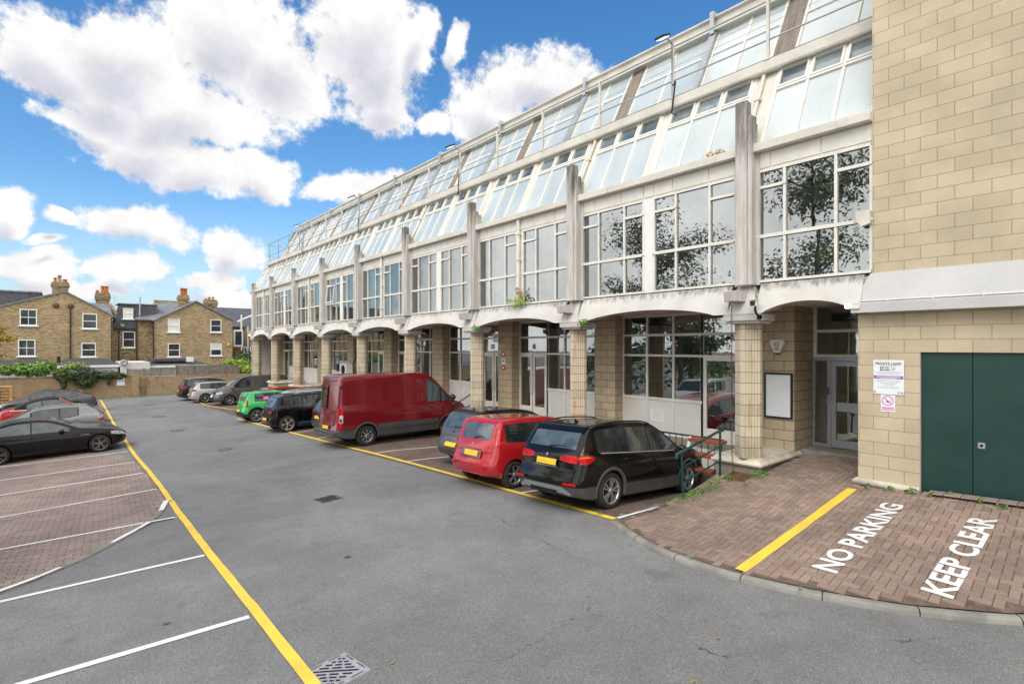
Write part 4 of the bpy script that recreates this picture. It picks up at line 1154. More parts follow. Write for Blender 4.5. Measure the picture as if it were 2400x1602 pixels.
        bm = bmesh.new(); bm.from_mesh(me); bmesh.ops.recalc_face_normals(bm, faces=bm.faces[:]); bm.to_mesh(me); bm.free()
        o = bpy.data.objects.new('body', me); COL.objects.link(o)
        # wheel housings
        c = MB(); nseg = 30
        for ax in (s.ra, s.fa):
            for sg in (-1, 1):
                w = s.W/2; r = s.R + s.arch
                pr = [(0, sg*(w+.3)), (r, sg*(w+.3)), (r, sg*(w-.26)), (0, sg*(w-.26))]
                prof = [(max(q[0], .001), q[1]) for q in pr]
                if sg > 0: prof = prof[::-1]
                c.lathe(prof, (ax, 0, s.R), 'y', nseg, smooth=False)
        ce = c.build('cut', 'matt_black')
        bm = bmesh.new(); bm.from_mesh(ce.data); bmesh.ops.remove_doubles(bm, verts=bm.verts[:], dist=.0005); bmesh.ops.recalc_face_normals(bm, faces=bm.faces[:]); bm.to_mesh(ce.data); bm.free()
        ce.data.materials.clear()
        for nm in (s.paint, s.lower, s.roof_mat or s.paint, 'matt_black'): ce.data.materials.append(MATS[nm])
        for p_ in ce.data.polygons: p_.material_index = 3
        md = o.modifiers.new('b', 'BOOLEAN'); md.object = ce; md.operation = 'DIFFERENCE'; md.solver = 'EXACT'
        dg = bpy.context.evaluated_depsgraph_get(); dg.update()
        me2 = bpy.data.meshes.new_from_object(o.evaluated_get(dg)); o.modifiers.clear(); o.data = me2; me2.name = 'body'
        bpy.data.objects.remove(ce)
        me2.polygons.foreach_set('use_smooth', [True]*len(me2.polygons)); me2.set_sharp_from_angle(angle=R(38))
        o.parent = s.root; ROOT[o] = Vector((0,0,0)); s.bodyo = o
        return o
    # --- points on the finished surface
    def side(s, x, z, off=.004, sg=-1):
        r = s.ring(x)
        for i in range(2, len(r)-1):
            if r[i][1] <= z <= r[i+1][1] and r[i+1][1] > r[i][1]:
                t = (z-r[i][1])/(r[i+1][1]-r[i][1]); y = lerp(r[i][0], r[i+1][0], t)
                dy, dz = r[i+1][0]-r[i][0], r[i+1][1]-r[i][1]; l = math.hypot(dy, dz); ny, nz = dz/l, -dy/l
                return s.P(x, sg*(y+ny*off), z+nz*off)
        return s.P(x, sg*(s.w(x)+off), z)
    def over(s, x, y, off=.004):
        r = s.ring(x); a = abs(y)
        for i in range(len(r)-2, 10, -1):
            if r[i][0] >= a >= r[i+1][0]:
                t = (r[i][0]-a)/max(1e-6, r[i][0]-r[i+1][0]); z = lerp(r[i][1], r[i+1][1], t)
                sl = (s.top(x+.02)-s.top(x-.02))/.04; l = math.hypot(1, sl)
                q = s.P(x, y, z); return q + Vector((-sl/l*off, 0, off/l))
        return s.P(x, y, s.top(x)+off)
    def end(s, y, z, off=.004, rear=True):
        x = (s.x0 - off) if rear else (s.x1 + off)
        # follow the lean of the surface
        if rear:
            xx = s.x0
            while s.top(xx) < z + .012 and xx < s.x0 + 1.2: xx += .01
            q = s.P(xx, y, z); return Vector((q.x - off, y, z))
        xx = s.x1
        while s.top(xx) < z + .012 and xx > s.x1 - 1.5: xx -= .01
        q = s.P(xx, y, z); return Vector((q.x + off, y, z))
    def patch(s, name, mat, fn, poly, nu=12, both=False, parent=None, sides=None, one=True):
        """lay a polygon, given by lower and upper edge points [(u, v_lo, v_hi)...], on the surface"""
        res = []
        for sg in (sides or (-1,)):
            m = MB(); rows = []
            us = [p[0] for p in poly]; f_lo = lambda u: interp(us, [p[1] for p in poly], u); f_hi = lambda u: interp(us, [p[2] for p in poly], u)
            n = max(2, nu); U = sorted(set([lerp(us[0], us[-1], i/n) for i in range(n+1)] + us))
            for u in U:
                lo, hi = f_lo(u), f_hi(u); rows.append([fn(u, lerp(lo, hi, k/6), sg) for k in range(7)])
            m.grid(rows, smooth=True)
            # outward facing
            a, b, c = (Vector(m.v[i]) for i in m.f[len(m.f)//2][:3]); nn = (b-a).cross(c-a); ctr = (a+b+c)/3 - Vector((0, 0, .6))
            if nn.dot(Vector((ctr.x*.5, ctr.y*1.5, ctr.z))) < 0: m.f = [f[::-1] for f in m.f]
            res.append(m.build(name, mat, parent or s.root))
        return res
    def side_patch(s, name, mat, poly, off=.004, sides=(-1, 1), nu=12, parent=None):
        return s.patch(name, mat, lambda u, v, sg: s.side(u, v, off, sg), poly, nu, sides=sides, parent=parent)
    def top_patch(s, name, mat, x0, x1, y0f, y1f, off=.005, n=10, parent=None):
        """band across the car from x0 to x1, half widths interpolated"""
        m = MB(); rows = []
        for i in range(n+1):
            x = lerp(x0, x1, i/n); h = lerp(y0f, y1f, i/n); rows.append([s.over(x, lerp(-h, h, k/14), off) for k in range(15)])
        m.grid(rows)
        return m.build(name, mat, parent or s.root)
    def end_patch(s, name, mat, poly, off=.006, rear=True, sides=(1,), parent=None, nu=8):
        out = []
        for sg in sides:
            m = MB(); us = [p[0] for p in poly]; rows = []
            U = sorted(set([lerp(us[0], us[-1], i/nu) for i in range(nu+1)] + us))
            for u in U:
                lo = interp(us, [p[1] for p in poly], u); hi = interp(us, [p[2] for p in poly], u)
                rows.append([s.end(sg*u, lerp(lo, hi, k/6), off, rear) for k in range(7)])
            m.grid(rows); a, b, c = (Vector(m.v[i]) for i in m.f[0][:3])
            if ((b-a).cross(c-a).x > 0) == rear: m.f = [f[::-1] for f in m.f]
            out.append(m.build(name, mat, parent or s.root))
        return out
    # --- fittings
    def dlo(s, cuts, glass='car_glass', lo=.035, hi=.095, surround='trim_black', pillar=.045, tint=None):
        """side windows between the x positions in cuts; each is a part of its own"""
        a, b = cuts[0], cuts[-1]
        def edges(x): return s.belt(x)+lo, s.top(x)-hi
        def band(xa, xb, grow):
            out = []
            for i in range(15):
                x = lerp(xa, xb, i/14); l, h = edges(x)
                if h - l > .012: out.append((x, l-grow, h+grow))
            return out
        if surround:
            q = band(a-.02, b+.03, .018)
            if len(q) > 2: s.side_patch('window_surround', surround, q, .003, nu=24)
        for xa, xb in zip(cuts[:-1], cuts[1:]):
            q = band(xa+pillar*.5, xb-pillar*.5, 0)
            if len(q) > 2: s.side_patch('side_window', (tint or {}).get((xa, xb), glass), q, .008, nu=14)
    def plate(s, z=.86, rear=True, w=.26, h=.056, mat='yellow_plate', y=0., off=.012):
        return s.end_patch('number_plate', mat, [(-w, z-h, z+h), (w, z-h, z+h)], off, rear)
    def wheels(s, style='five', mat='alloy', tw=.21, rim=.72):
        for ax in (s.ra, s.fa):
            for sg in (-1, 1):
                Rr = s.R; yo = sg*(s.W/2 - .025); yi = sg*(s.W/2 - .025 - tw); c = (ax, 0, Rr); rr = Rr*rim
                m = MB(); k = sg
                prof = [(rr, yi), (Rr*.93, yi), (Rr*.985, yi+k*.02), (Rr, yi+k*.05), (Rr, yo-k*.05), (Rr*.985, yo-k*.02), (Rr*.93, yo-k*.002), (Rr*.82, yo+k*.004), (rr*1.02, yo-k*.004), (rr, yo-k*.02)]
                if sg < 0: prof = prof[::-1]
                m.lathe(prof, c, 'y', 36); wh = m.build('wheel', 'tyre', s.root)
                m = MB(); prof = [(rr*1.01, yo-k*.006), (rr*.985, yo-k*.004), (rr*.94, yo-k*.012), (rr*.93, yo-k*.05), (rr*.90, yo-k*.12)]
                m.lathe(prof if sg > 0 else prof[::-1], c, 'y', 36)
                m.cur = 1; prof = [(.001, yo-k*.085), (rr*.95, yo-k*.085)]; m.lathe(prof if sg < 0 else prof[::-1], c, 'y', 24); m.cur = 0
                prof = [(rr*.20, yo-k*.07), (rr*.19, yo-k*.014), (rr*.12, yo-k*.008), (.001, yo-k*.008)]; m.lathe(prof[::-1] if sg < 0 else prof, c, 'y', 16)
                ns = {'five': 5, 'six': 6, 'twin': 5, 'seven': 7, 'ten': 10, 'blade': 5, 'star': 8}[style]
                ph0 = {'five': .3, 'twin': .2, 'blade': .5}.get(style, .1) + ax
                for q in range(ns):
                    ph = ph0 + 2*PI*q/ns
                    for dd in ((-.16, .16) if style == 'twin' else (0,)):
                        t0, t1 = ph + dd*.35, ph + dd*1.25 + (.35 if style == 'blade' else 0)
                        wi, wo = {'five': (.17, .22), 'twin': (.085, .11), 'six': (.15, .20), 'seven': (.11, .13), 'ten': (.075, .085), 'blade': (.16, .42), 'star': (.12, .16)}[style]
                        i0 = Vector((math.cos(t0), 0, math.sin(t0)))*rr*.15; o0 = Vector((math.cos(t1), 0, math.sin(t1)))*rr*.95
                        d = (o0-i0).normalized(); nrm = Vector((-d.z, 0, d.x)); C = Vector(c)
                        ya, yb = yo-k*.014, yo-k*.010
                        V = []
                        for yy in (0, k*-.035):
                            V += [C+i0+nrm*wi*rr*.5+Vector((0,ya+yy,0)), C+i0-nrm*wi*rr*.5+Vector((0,ya+yy,0)), C+o0-nrm*wo*rr*.5+Vector((0,yb+yy,0)), C+o0+nrm*wo*rr*.5+Vector((0,yb+yy,0))]
                        F = [(0,1,2,3),(4,7,6,5),(0,4,5,1),(1,5,6,2),(2,6,7,3),(3,7,4,0)]
                        if sg > 0: F = [f[::-1] for f in F]
                        m.add(V, F, False)
                m.build('rim', [mat, 'wheel_dark'], wh)
    def mirrors(s, x, z, mat=None, sc=1., hold=.05):
        for sg in (-1, 1):
            y = s.side(x, min(z, s.belt(x)), 0, sg).y; m = MB(); rows = []
            for i in range(9):
                u = PI*i/8; rows.append([(x + .05*sc + sg*0 - math.cos(u)*.085*sc*math.cos(PI/2*0) , y + sg*(hold + .10*sc + .115*sc*math.cos(2*PI*k/12)*math.sin(u)), z + .055*sc + .075*sc*math.sin(2*PI*k/12)*math.sin(u)) for k in range(12)])
            m.grid(rows, close=True); m.tube([(x+.03, y-sg*.01, z), (x+.03, y+sg*(hold+.05), z+.03)], .022, 6)
            o = m.build('door_mirror', mat or s.paint, s.root)
            m = MB(); m.lathe([(.001, -.028*sc), (.06*sc, -.028*sc)], (x+.012*sc, y+sg*(hold+.10*sc), z+.055*sc), 'x', 12); m.build('mirror_glass', 'chrome', o)
    def handles(s, xs, dz=-.10, mat=None, sides=(-1, 1)):
        for sg in sides:
            for x in xs:
                z = s.belt(x)+dz; m = MB(); p0, p1, p2, p3 = (s.side(x-.09, z, .004, sg), s.side(x-.07, z, .035, sg), s.side(x+.07, z, .035, sg), s.side(x+.09, z, .004, sg))
                m.tube([p0, p1, p2, p3], .013, 6); m.build('door_handle', mat or s.paint, s.root)
    def seams(s, xs, sides=(-1, 1)):
        for sg in sides:
            for x in xs:
                m = MB(); xa, xb = x if isinstance(x, tuple) else (x, x); rows = []
                for k in range(13):
                    t = k/12; z = lerp(s.clad+.01, s.belt(xb), t); xx = lerp(xa, xb, t); rows.append([s.side(xx-.005, z, .0022, sg), s.side(xx+.005, z, .0022, sg)])
                m.grid(rows[::-1] if sg < 0 else rows); m.build('door_seam', 'matt_black', s.root)
    def rails(s, x0, x1, mat, hgt=.045, y=None):
        for sg in (-1, 1):
            m = MB(); pts = []
            for k in range(13):
                t = k/12; x = lerp(x0, x1, t); r = s.ring(x); yy = r[-5][0] - .015; pts.append((x, sg*yy, s.top(x) - s.edge*.5 + hgt*math.sin(PI*min(1, max(0, t)))**.35))
            m.tube(pts, .016, 6); m.build('roof_rail', mat, s.root)
    def clad_arches(s, mat, wd=.055, off=.012):
        """plastic lips round the wheel openings"""
        for ax in (s.ra, s.fa):
            for sg in (-1, 1):
                m = MB(); rows = []; r0 = s.R + s.arch - .004
                for k in range(25):
                    t = lerp(-.22, PI+.22, k/24); row = []
                    for q in (0, .5, 1):
                        r = r0 + wd*q; x = ax + r*math.cos(t); z = s.R + r*math.sin(t)
                        z = max(z, s.zbot(x)+.03); row.append(s.side(x, z, off*(1 - .6*(q == 1)), sg))
                    row.insert(0, Vector((row[0].x, row[0].y - sg*.05, row[0].z)))
                    rows.append(row)
                m.grid(rows if sg < 0 else rows[::-1]); m.build('arch_trim', mat, s.root)
    def exhaust(s, y, z=.30):
        m = MB(); q = s.end(y, z+.1, 0); m.lathe([(.026, .06), (.027, 0), (.022, 0), (.02, .06)], (q.x+.035, y, z), 'x', 12); m.build('exhaust', 'trim_silver', s.root)
    def wiper(s, rear=True, y0=.05, y1=-.35, x=None, z=1.1):
        m = MB(); a = s.over(x, y0, .018); b = s.over(x+.02, y1, .012)
        m.tube([a, (a+b)/2 + Vector((0,0,.008)), b], [.014, .010, .006], 6); m.lathe([(.001,.03),(.03,.02),(.034,0)], a - Vector((0,0,.01)), 'z', 10); m.build('wiper', 'black_plastic', s.root)
    def place(s, cx, cy, yaw, zf=gz, dz=0.):
        """set on the ground, tilted with it"""
        c, sn = math.cos(yaw), math.sin(yaw)
        pr = Vector((cx + s.ra*c, cy + s.ra*sn)); pf = Vector((cx + s.fa*c, cy + s.fa*sn))
        zr, zf_ = zf(pr.x, pr.y), zf(pf.x, pf.y)
        t = Vector((-sn, c)) * (s.W/2-.1); zl = zf(cx+t.x, cy+t.y); zr2 = zf(cx-t.x, cy-t.y)
        pitch = -math.atan2(zf_-zr, s.fa-s.ra); roll = math.atan2(zl-zr2, s.W-.2)
        zc = lerp(zr, zf_, -s.ra/(s.fa-s.ra)) + .006 + dz
        s.root.location = (cx, cy, zc); s.root.rotation_euler = (roll, pitch, yaw)
REAR_GROUP = 'cars parked along the building'
PLATE = lambda c, **k: c.plate(**k)
# --- black compact SUV, nearest of the right hand row
def car_suv():
    c = Car('parked_suv', 'glossy black SUV with roof rails and grey rear bumper, nearest the green handrail', 'car', 'paint_black', 4.44, 1.84,
            [(-2.22,.90),(-2.19,1.0),(-2.10,1.11),(-1.98,1.26),(-1.84,1.44),(-1.76,1.515),(-1.5,1.56),(-.9,1.60),(-.2,1.60),(.2,1.555),(.45,1.45),(.8,1.24),(1.02,1.105),(1.12,1.07),(1.6,1.01),(1.95,.92),(2.14,.80),(2.22,.66)],
            [(-2.22,1.05),(-1.5,1.04),(-.5,1.01),(.5,.985),(1.0,.965),(1.5,.93),(2.22,.74)], -1.33, 1.34, .345, clad=.46, group=REAR_GROUP, lower='trim_grey', tail=.20, bulge_r=.07)
    c.body(); c.wheels('twin', 'alloy', rim=.70); c.clad_arches('trim_grey', .06, .014)
    c.dlo((-1.66,-1.02,-.06,1.05), lo=.03, hi=.10)
    c.side_patch('window_trim', 'trim_silver', [(-1.62, c.belt(-1.6)+.004, c.belt(-1.6)+.022), (0, c.belt(0)+.004, c.belt(0)+.022), (.98, c.belt(.98)+.004, c.belt(.98)+.022)], .011)
    c.top_patch('rear_window', 'pale_car_glass', -2.09, -1.86, .62, .60, .006)
    c.top_patch('rear_spoiler', 'paint_black', -1.86, -1.64, .64, .60, .022)
    c.top_patch('windscreen', 'car_glass', .32, .98, .57, .68, .006)
    # lamps wrap the corners
    c.side_patch('tail_light', 'tail_red', [(-2.219,.88,1.02),(-2.1,.87,1.035),(-1.95,.895,1.03),(-1.82,.95,1.005)], .010, nu=10)
    c.end_patch('tail_light', 'tail_red', [(.34,.92,.97),(.45,.89,1.005),(.74,.88,1.02)], .012, sides=(-1, 1))
    c.side_patch('amber_lens', 'tail_amber', [(-2.2,.975,.998),(-2.05,.985,1.010),(-1.92,.985,1.002)], .014)
    c.end_patch('reflector', 'tail_red', [(.52,.49,.535),(.80,.49,.535)], .016, sides=(-1, 1))
    c.end_patch('skid_plate', 'trim_silver', [(-.66,.30,.35),(-.5,.33,.45),(.5,.33,.45),(.66,.30,.35)], .016)
    c.end_patch('diffuser', 'matt_black', [(-.36,.28,.37),(.36,.28,.37)], .020)
    c.end_patch('chrome_strip', 'trim_silver', [(-.30,.775,.785),(.30,.775,.785)], .014)
    c.plate(.86, w=.26); c.exhaust(.62, .33); c.exhaust(-.62, .33)
    # roundel and model lettering on the tailgate
    q = c.end(0, .985, .012); m = MB(); m.lathe([(.041,0),(.041,-.008),(.001,-.010)][::-1], q, 'x', 20); b = m.build('badge', 'ink', c.root)
    for k in (0, 2):
        m = MB(); pts = [Vector((q.x-.012, q.y, q.z))] + [Vector((q.x-.012, q.y+.024*math.cos(PI/2*(k+i/6)), q.z+.024*math.sin(PI/2*(k+i/6)))) for i in range(7)]; m.poly(pts[::-1]); m.build('badge_quarter', 'badge_blue', b)
    for k in (1, 3):
        m = MB(); pts = [Vector((q.x-.012, q.y, q.z))] + [Vector((q.x-.012, q.y+.024*math.cos(PI/2*(k+i/6)), q.z+.024*math.sin(PI/2*(k+i/6)))) for i in range(7)]; m.poly(pts[::-1]); m.build('badge_quarter', 'white_plastic', b)
    q = c.end(-.36, .965, .014); m = MB(); text_on(m, 'X1', (q.x-.002, q.y, q.z-.02), (0,-1,0), (0,0,1), .062, .004); m.build('badge_lettering', 'chrome', c.root)
    q = c.side(.98, .60, .006, -1); m = MB(); text_on(m, 'xDrive', q, (1,0,0), (0,0,1), .05, .002); m.build('badge_lettering', 'chrome', c.root)
    c.wiper(x=-2.08, y0=.02, y1=-.36); c.mirrors(.80, .99); c.handles((-.86, .28)); c.seams((-.98+.0, -.04, (1.05, 1.02))); c.rails(-1.72, .18, 'trim_black', .05)
    c.side_patch('headlight', 'lamp_clear', [(1.82,.70,.80),(2.0,.68,.80),(2.18,.66,.74)], .008)
    m = MB(); p = c.over(-1.35, 0, 0); m.grid([[p+Vector((-.10,0,0)),p+Vector((-.10,0,.005))],[p+Vector((.0,.02,0)),p+Vector((-.06,.0,.06))],[p+Vector((.08,0,0)),p+Vector((.08,0,.004))],[p+Vector((0,-.02,0)),p+Vector((-.06,-.0,.06))]], close=False); m.build('aerial', 'black_plastic', c.root)
    c.place(9.23, 7.37, R(.5))
car_suv()
# --- small red hatchback
def car_red_hatch():
    c = Car('parked_hatchback', 'small bright red hatchback between the black SUV and a dark grey hatchback', 'car', 'paint_red', 4.08, 1.70,
            [(-2.04,.82),(-2.02,.92),(-1.97,1.02),(-1.90,1.14),(-1.80,1.36),(-1.74,1.46),(-1.62,1.515),(-1.0,1.55),(-.3,1.55),(.2,1.50),(.55,1.36),(.95,1.13),(1.1,1.05),(1.45,.98),(1.8,.85),(1.97,.70),(2.04,.58)],
            [(-2.04,1.02),(-1.4,1.00),(-.5,.97),(.5,.93),(1.0,.91),(1.6,.85),(2.04,.66)], -1.40, 1.20, .305, clad=.30, group=REAR_GROUP, lower='paint_red', bottom=.20, tail=.24, bulge_r=.09, tumble=.24)
    c.body(); c.wheels('six', 'alloy', rim=.68)
    c.dlo((-1.62,-.98,-.08,1.0), lo=.035, hi=.13, pillar=.10)
    c.top_patch('rear_window', 'pale_car_glass', -1.945, -1.775, .54, .50, .006)
    c.top_patch('windscreen', 'car_glass', .36, .98, .54, .64, .006)
    # tall lamps beside the rear window
    for sg in (-1, 1):
        m = MB(); rows = []
        for k in range(13):
            z = lerp(.94, 1.46, k/12); x = c.x0
            while c.top(x) < z+.03: x += .01
            x += .02
            w = .06 + .05*(1 - k/12) + .012*math.sin(k*1.9); r = c.ring(x)
            a = c.side(x+.02+w, z-.01, .014, sg); b = c.side(x+.01, z, .020, sg); d = Vector((b.x-.01, b.y-sg*(.03+w*.7), b.z))
            rows.append([a, (a+b)/2+Vector((0,sg*.008,0)), b, (b+d)/2+Vector((-.010,sg*.006,0)), d])
        m.grid(rows if sg > 0 else [r[::-1] for r in rows]); 
        m.build('tail_light', 'tail_red', c.root)
    c.end_patch('reflector', 'tail_red', [(.50,.46,.50),(.66,.46,.50)], .016, sides=(-1, 1))
    c.end_patch('plate_recess', 'paint_maroon', [(-.36,.66,.86),(.36,.66,.86)], .010)
    c.plate(.755, w=.26, off=.02); c.end_patch('plate_band', 'badge_blue', [(.225,.70,.81),(.26,.70,.81)], .022)
    q = c.end(0, .945, .014); m = MB(); m.lathe([(.036,0),(.036,-.006),(.026,-.006),(.026,0)], q, 'x', 18); m.build('badge', 'chrome', c.root)
    q = c.end(.46, .80, .016); m = MB(); text_on(m, 'NOTE', (q.x-.002, q.y, q.z), (0,-1,0), (0,0,1), .045, .002); m.build('badge_lettering', 'chrome', c.root)
    m = MB(); m.tube([c.over(-1.2, .0, 0), c.over(-1.2, 0, 0)+Vector((-.14,0,.22))], [.008,.004], 5); m.build('aerial', 'black_plastic', c.root)
    m = MB(); q = c.end(0,1.42,.02); m.box(q.x-.0, q.x+.05, -.10, .10, 1.40, 1.44); m.build('brake_light', 'tail_red', c.root, .01)
    c.wiper(x=-1.93, y0=.0, y1=-.30); c.mirrors(.78, .95); c.handles((-.80, .30)); c.seams((-.94, -.06, (.98,.95)))
    c.place(9.12, 9.90, R(1))
car_red_hatch()
def car_grey_hatch():
    c = Car('parked_hatchback', 'dark grey hatchback with a black roof, half hidden behind the small red car', 'car', 'paint_gunmetal', 4.15, 1.76,
            [(-2.07,.84),(-2.04,.95),(-1.96,1.06),(-1.80,1.26),(-1.66,1.43),(-1.5,1.50),(-1.0,1.54),(-.3,1.54),(.2,1.49),(.6,1.33),(1.0,1.09),(1.15,1.02),(1.5,.95),(1.85,.82),(2.0,.68),(2.07,.58)],
            [(-2.07,1.0),(-1.2,.98),(.5,.93),(1.0,.92),(1.6,.86),(2.07,.66)], -1.36, 1.20, .31, clad=.46, group=REAR_GROUP, lower='trim_grey', tail=.26, bulge_r=.08, roof_mat='paint_ink')
    c.body(); c.wheels('five', 'alloy'); c.dlo((-1.55,-.9,-.05,1.0))
    c.top_patch('rear_window', 'pale_car_glass', -1.98, -1.70, .60, .54, .006); c.top_patch('windscreen', 'car_glass', .36, 1.0, .55, .64, .006)
    c.side_patch('tail_light', 'tail_red', [(-2.06,.82,1.0),(-1.9,.84,1.02),(-1.8,.9,1.0)], .010); c.plate(.60, w=.26, off=.014)
    m = MB(); p = c.over(-1.35, 0, 0); m.lathe([(.05,0),(.03,.03),(.001,.07)], p, 'z', 8); m.build('aerial', 'black_plastic', c.root)
    q = c.end(.0, .93, .012); m = MB(); m.lathe([(.035,0),(.03,-.008),(.001,-.008)][::-1], q, 'x', 12); m.build('badge', 'black_plastic', c.root)
    c.mirrors(.78, .95); c.handles((-.8, .3)); c.wiper(x=-1.97)
    c.place(10.25, 12.25, R(0))
car_grey_hatch()
# --- panel vans
def van(name, label, paint, L, W, top, belt, ra, fa, Rr, clad, cuts, group, big=True, rear=True, plate=True):
    c = Car(name, label, 'van', paint, L, W, top, belt, ra, fa, Rr, clad=clad, group=group, lower='trim_grey', bottom=.28 if big else .22, tail=.10, nose=.22, tumble=.085, inset=.02, bulge_r=.03, taper_r=.985, taper_f=.90, edge=.13 if big else .10, arch=.06)
    c.body(); c.wheels('star' if big else 'six', 'alloy', tw=.22, rim=.60 if big else .66)
    return c
def red_van():
    L = 5.55; x0 = -L/2
    c = van('panel_van', 'tall maroon panel van parked nose in to the arcade', 'paint_maroon', L, 2.04,
            [(x0,2.28),(x0+.04,2.38),(x0+.15,2.44),(x0+.6,2.48),(-1,2.50),(.3,2.48),(.75,2.42),(1.05,2.26),(1.45,1.88),(1.85,1.48),(2.0,1.36),(2.3,1.26),(2.55,1.12),(2.70,.95),(L/2,.75)],
            [(x0,1.36),(.5,1.34),(1.5,1.30),(2.0,1.22),(2.4,1.08),(L/2,.80)], -1.71, 1.62, .355, .60, None, REAR_GROUP)
    c.clad_arches('trim_grey', .07, .014)
    c.side_patch('side_moulding', 'trim_grey', [(-1.28,.56,.74),(0,.56,.74),(1.18,.56,.74)], .016)
    # cab window, quarter light
    def top_of(x): return c.top(x)-.20
    q = [(x, 1.36 + .0*x, max(1.37, top_of(x))) for x in [lerp(.72, 1.66, k/12) for k in range(13)]]
    c.side_patch('window_surround', 'trim_black', [(a, b-.03, min(h+.03, c.top(a)-.12)) for a, b, h in q], .004)
    c.side_patch('side_window', 'pale_car_glass', [p for p in q if p[0] < 1.28], .009); c.side_patch('side_window', 'pale_car_glass', [p for p in q if p[0] > 1.32], .009)
    c.top_patch('windscreen', 'car_glass', 1.06, 1.86, .72, .86, .006)
    # pressed panels: shallow raised frames
    for a, b in ((-2.35, -1.0), (-.78, .42)):
        for z0, z1 in ((1.34, 1.375), (2.10, 2.13)): c.side_patch('body_rib', 'paint_maroon', [(a, z0, z1), (b, z0, z1)], .016)
        for x in (a, b): c.side_patch('body_rib', 'paint_maroon', [(x-.018, 1.375, 2.10), (x+.018, 1.375, 2.10)], .016, nu=2)
    c.side_patch('body_crease', 'paint_maroon', [(-2.5,1.15,1.175),(0,1.12,1.145),(1.7,1.10,1.12)], .014)
    m = MB()
    for x in (-.89, .56):
        for sg in (-1, 1):
            m.grid([[c.side(x-.006, lerp(.7, 2.38, k/14), .003, sg) for k in range(15)], [c.side(x+.006, lerp(.7, 2.38, k/14), .003, sg) for k in range(15)]])
    m.build('door_seams', 'matt_black', c.root)
    # rear: pressed door windows, tall lamps, bumper step, plate
    c.end_patch('rear_window', 'paint_maroon', [(.10,1.28,2.10),(.80,1.28,2.10)], .012, sides=(-1, 1)); 
    c.end_patch('rear_window', 'car_glass', [(.15,1.33,2.05),(.74,1.33,2.05)], .016, sides=(1,))
    c.end_patch('door_gap', 'matt_black', [(-.008,.62,2.32),(.008,.62,2.32)], .008)
    c.side_patch('tail_light', 'tail_red', [(x0+.004,.72,1.36),(x0+.09,.72,1.36),(x0+.17,.78,1.30)], .014, nu=6); c.end_patch('tail_light', 'tail_red', [(.84,.74,1.34),(.93,.74,1.34)], .016, sides=(-1, 1))
    c.side_patch('reverse_light', 'lamp_clear', [(x0+.006,.86,1.12),(x0+.10,.86,1.12),(x0+.15,.88,1.10)], .018, nu=6)
    m = MB(); m.box(x0-.10, x0+.10, -.92, .92, .40, .58); m.box(x0-.14, x0+.02, -.80, .80, .38, .46); m.build('rear_bumper', 'trim_grey', c.root, .03)
    c.plate(.68, w=.26, y=.0, off=.02)
    q = c.side(-.95, .0, 0, -1)
    m = MB(); w = c.end(-.30, 1.15, .02); m.box(w.x-.03, w.x, -.40, -.22, 1.13, 1.17); m.build('door_handle', 'black_plastic', c.root, .008)
    w = c.end(-.55, 1.20, .014); m = MB(); text_on(m, 'TRANSIT', (w.x-.002, .45, .98), (0,-1,0), (0,0,1), .07, .003); m.build('badge_lettering', 'chrome', c.root)
    m = MB(); w = c.end(-.5, .82, .014); m.lathe([(.001,-.008),(.05,-.008),(.055,0)], (w.x, -.5, .80), 'x', 18); m.build('badge', 'badge_blue', c.root)
    c.mirrors(1.62, 1.40, 'black_plastic', 1.5, .06); c.handles((.85,), -.18, 'black_plastic')
    for sg in (-1, 1):
        for z in (.95, 2.05):
            m = MB(); p = c.side(x0+.05, z, .01, sg); m.box(p.x-.03, p.x+.05, p.y-.03, p.y+.03, z-.05, z+.05); m.build('door_hinge', 'black_plastic', c.root, .006)
    c.side_patch('fuel_flap', 'paint_maroon', [(.62,.82,1.02),(.80,.82,1.02)], .006, sides=(-1,), nu=2)
    c.place(9.80, 18.28, R(-.5))
red_van()
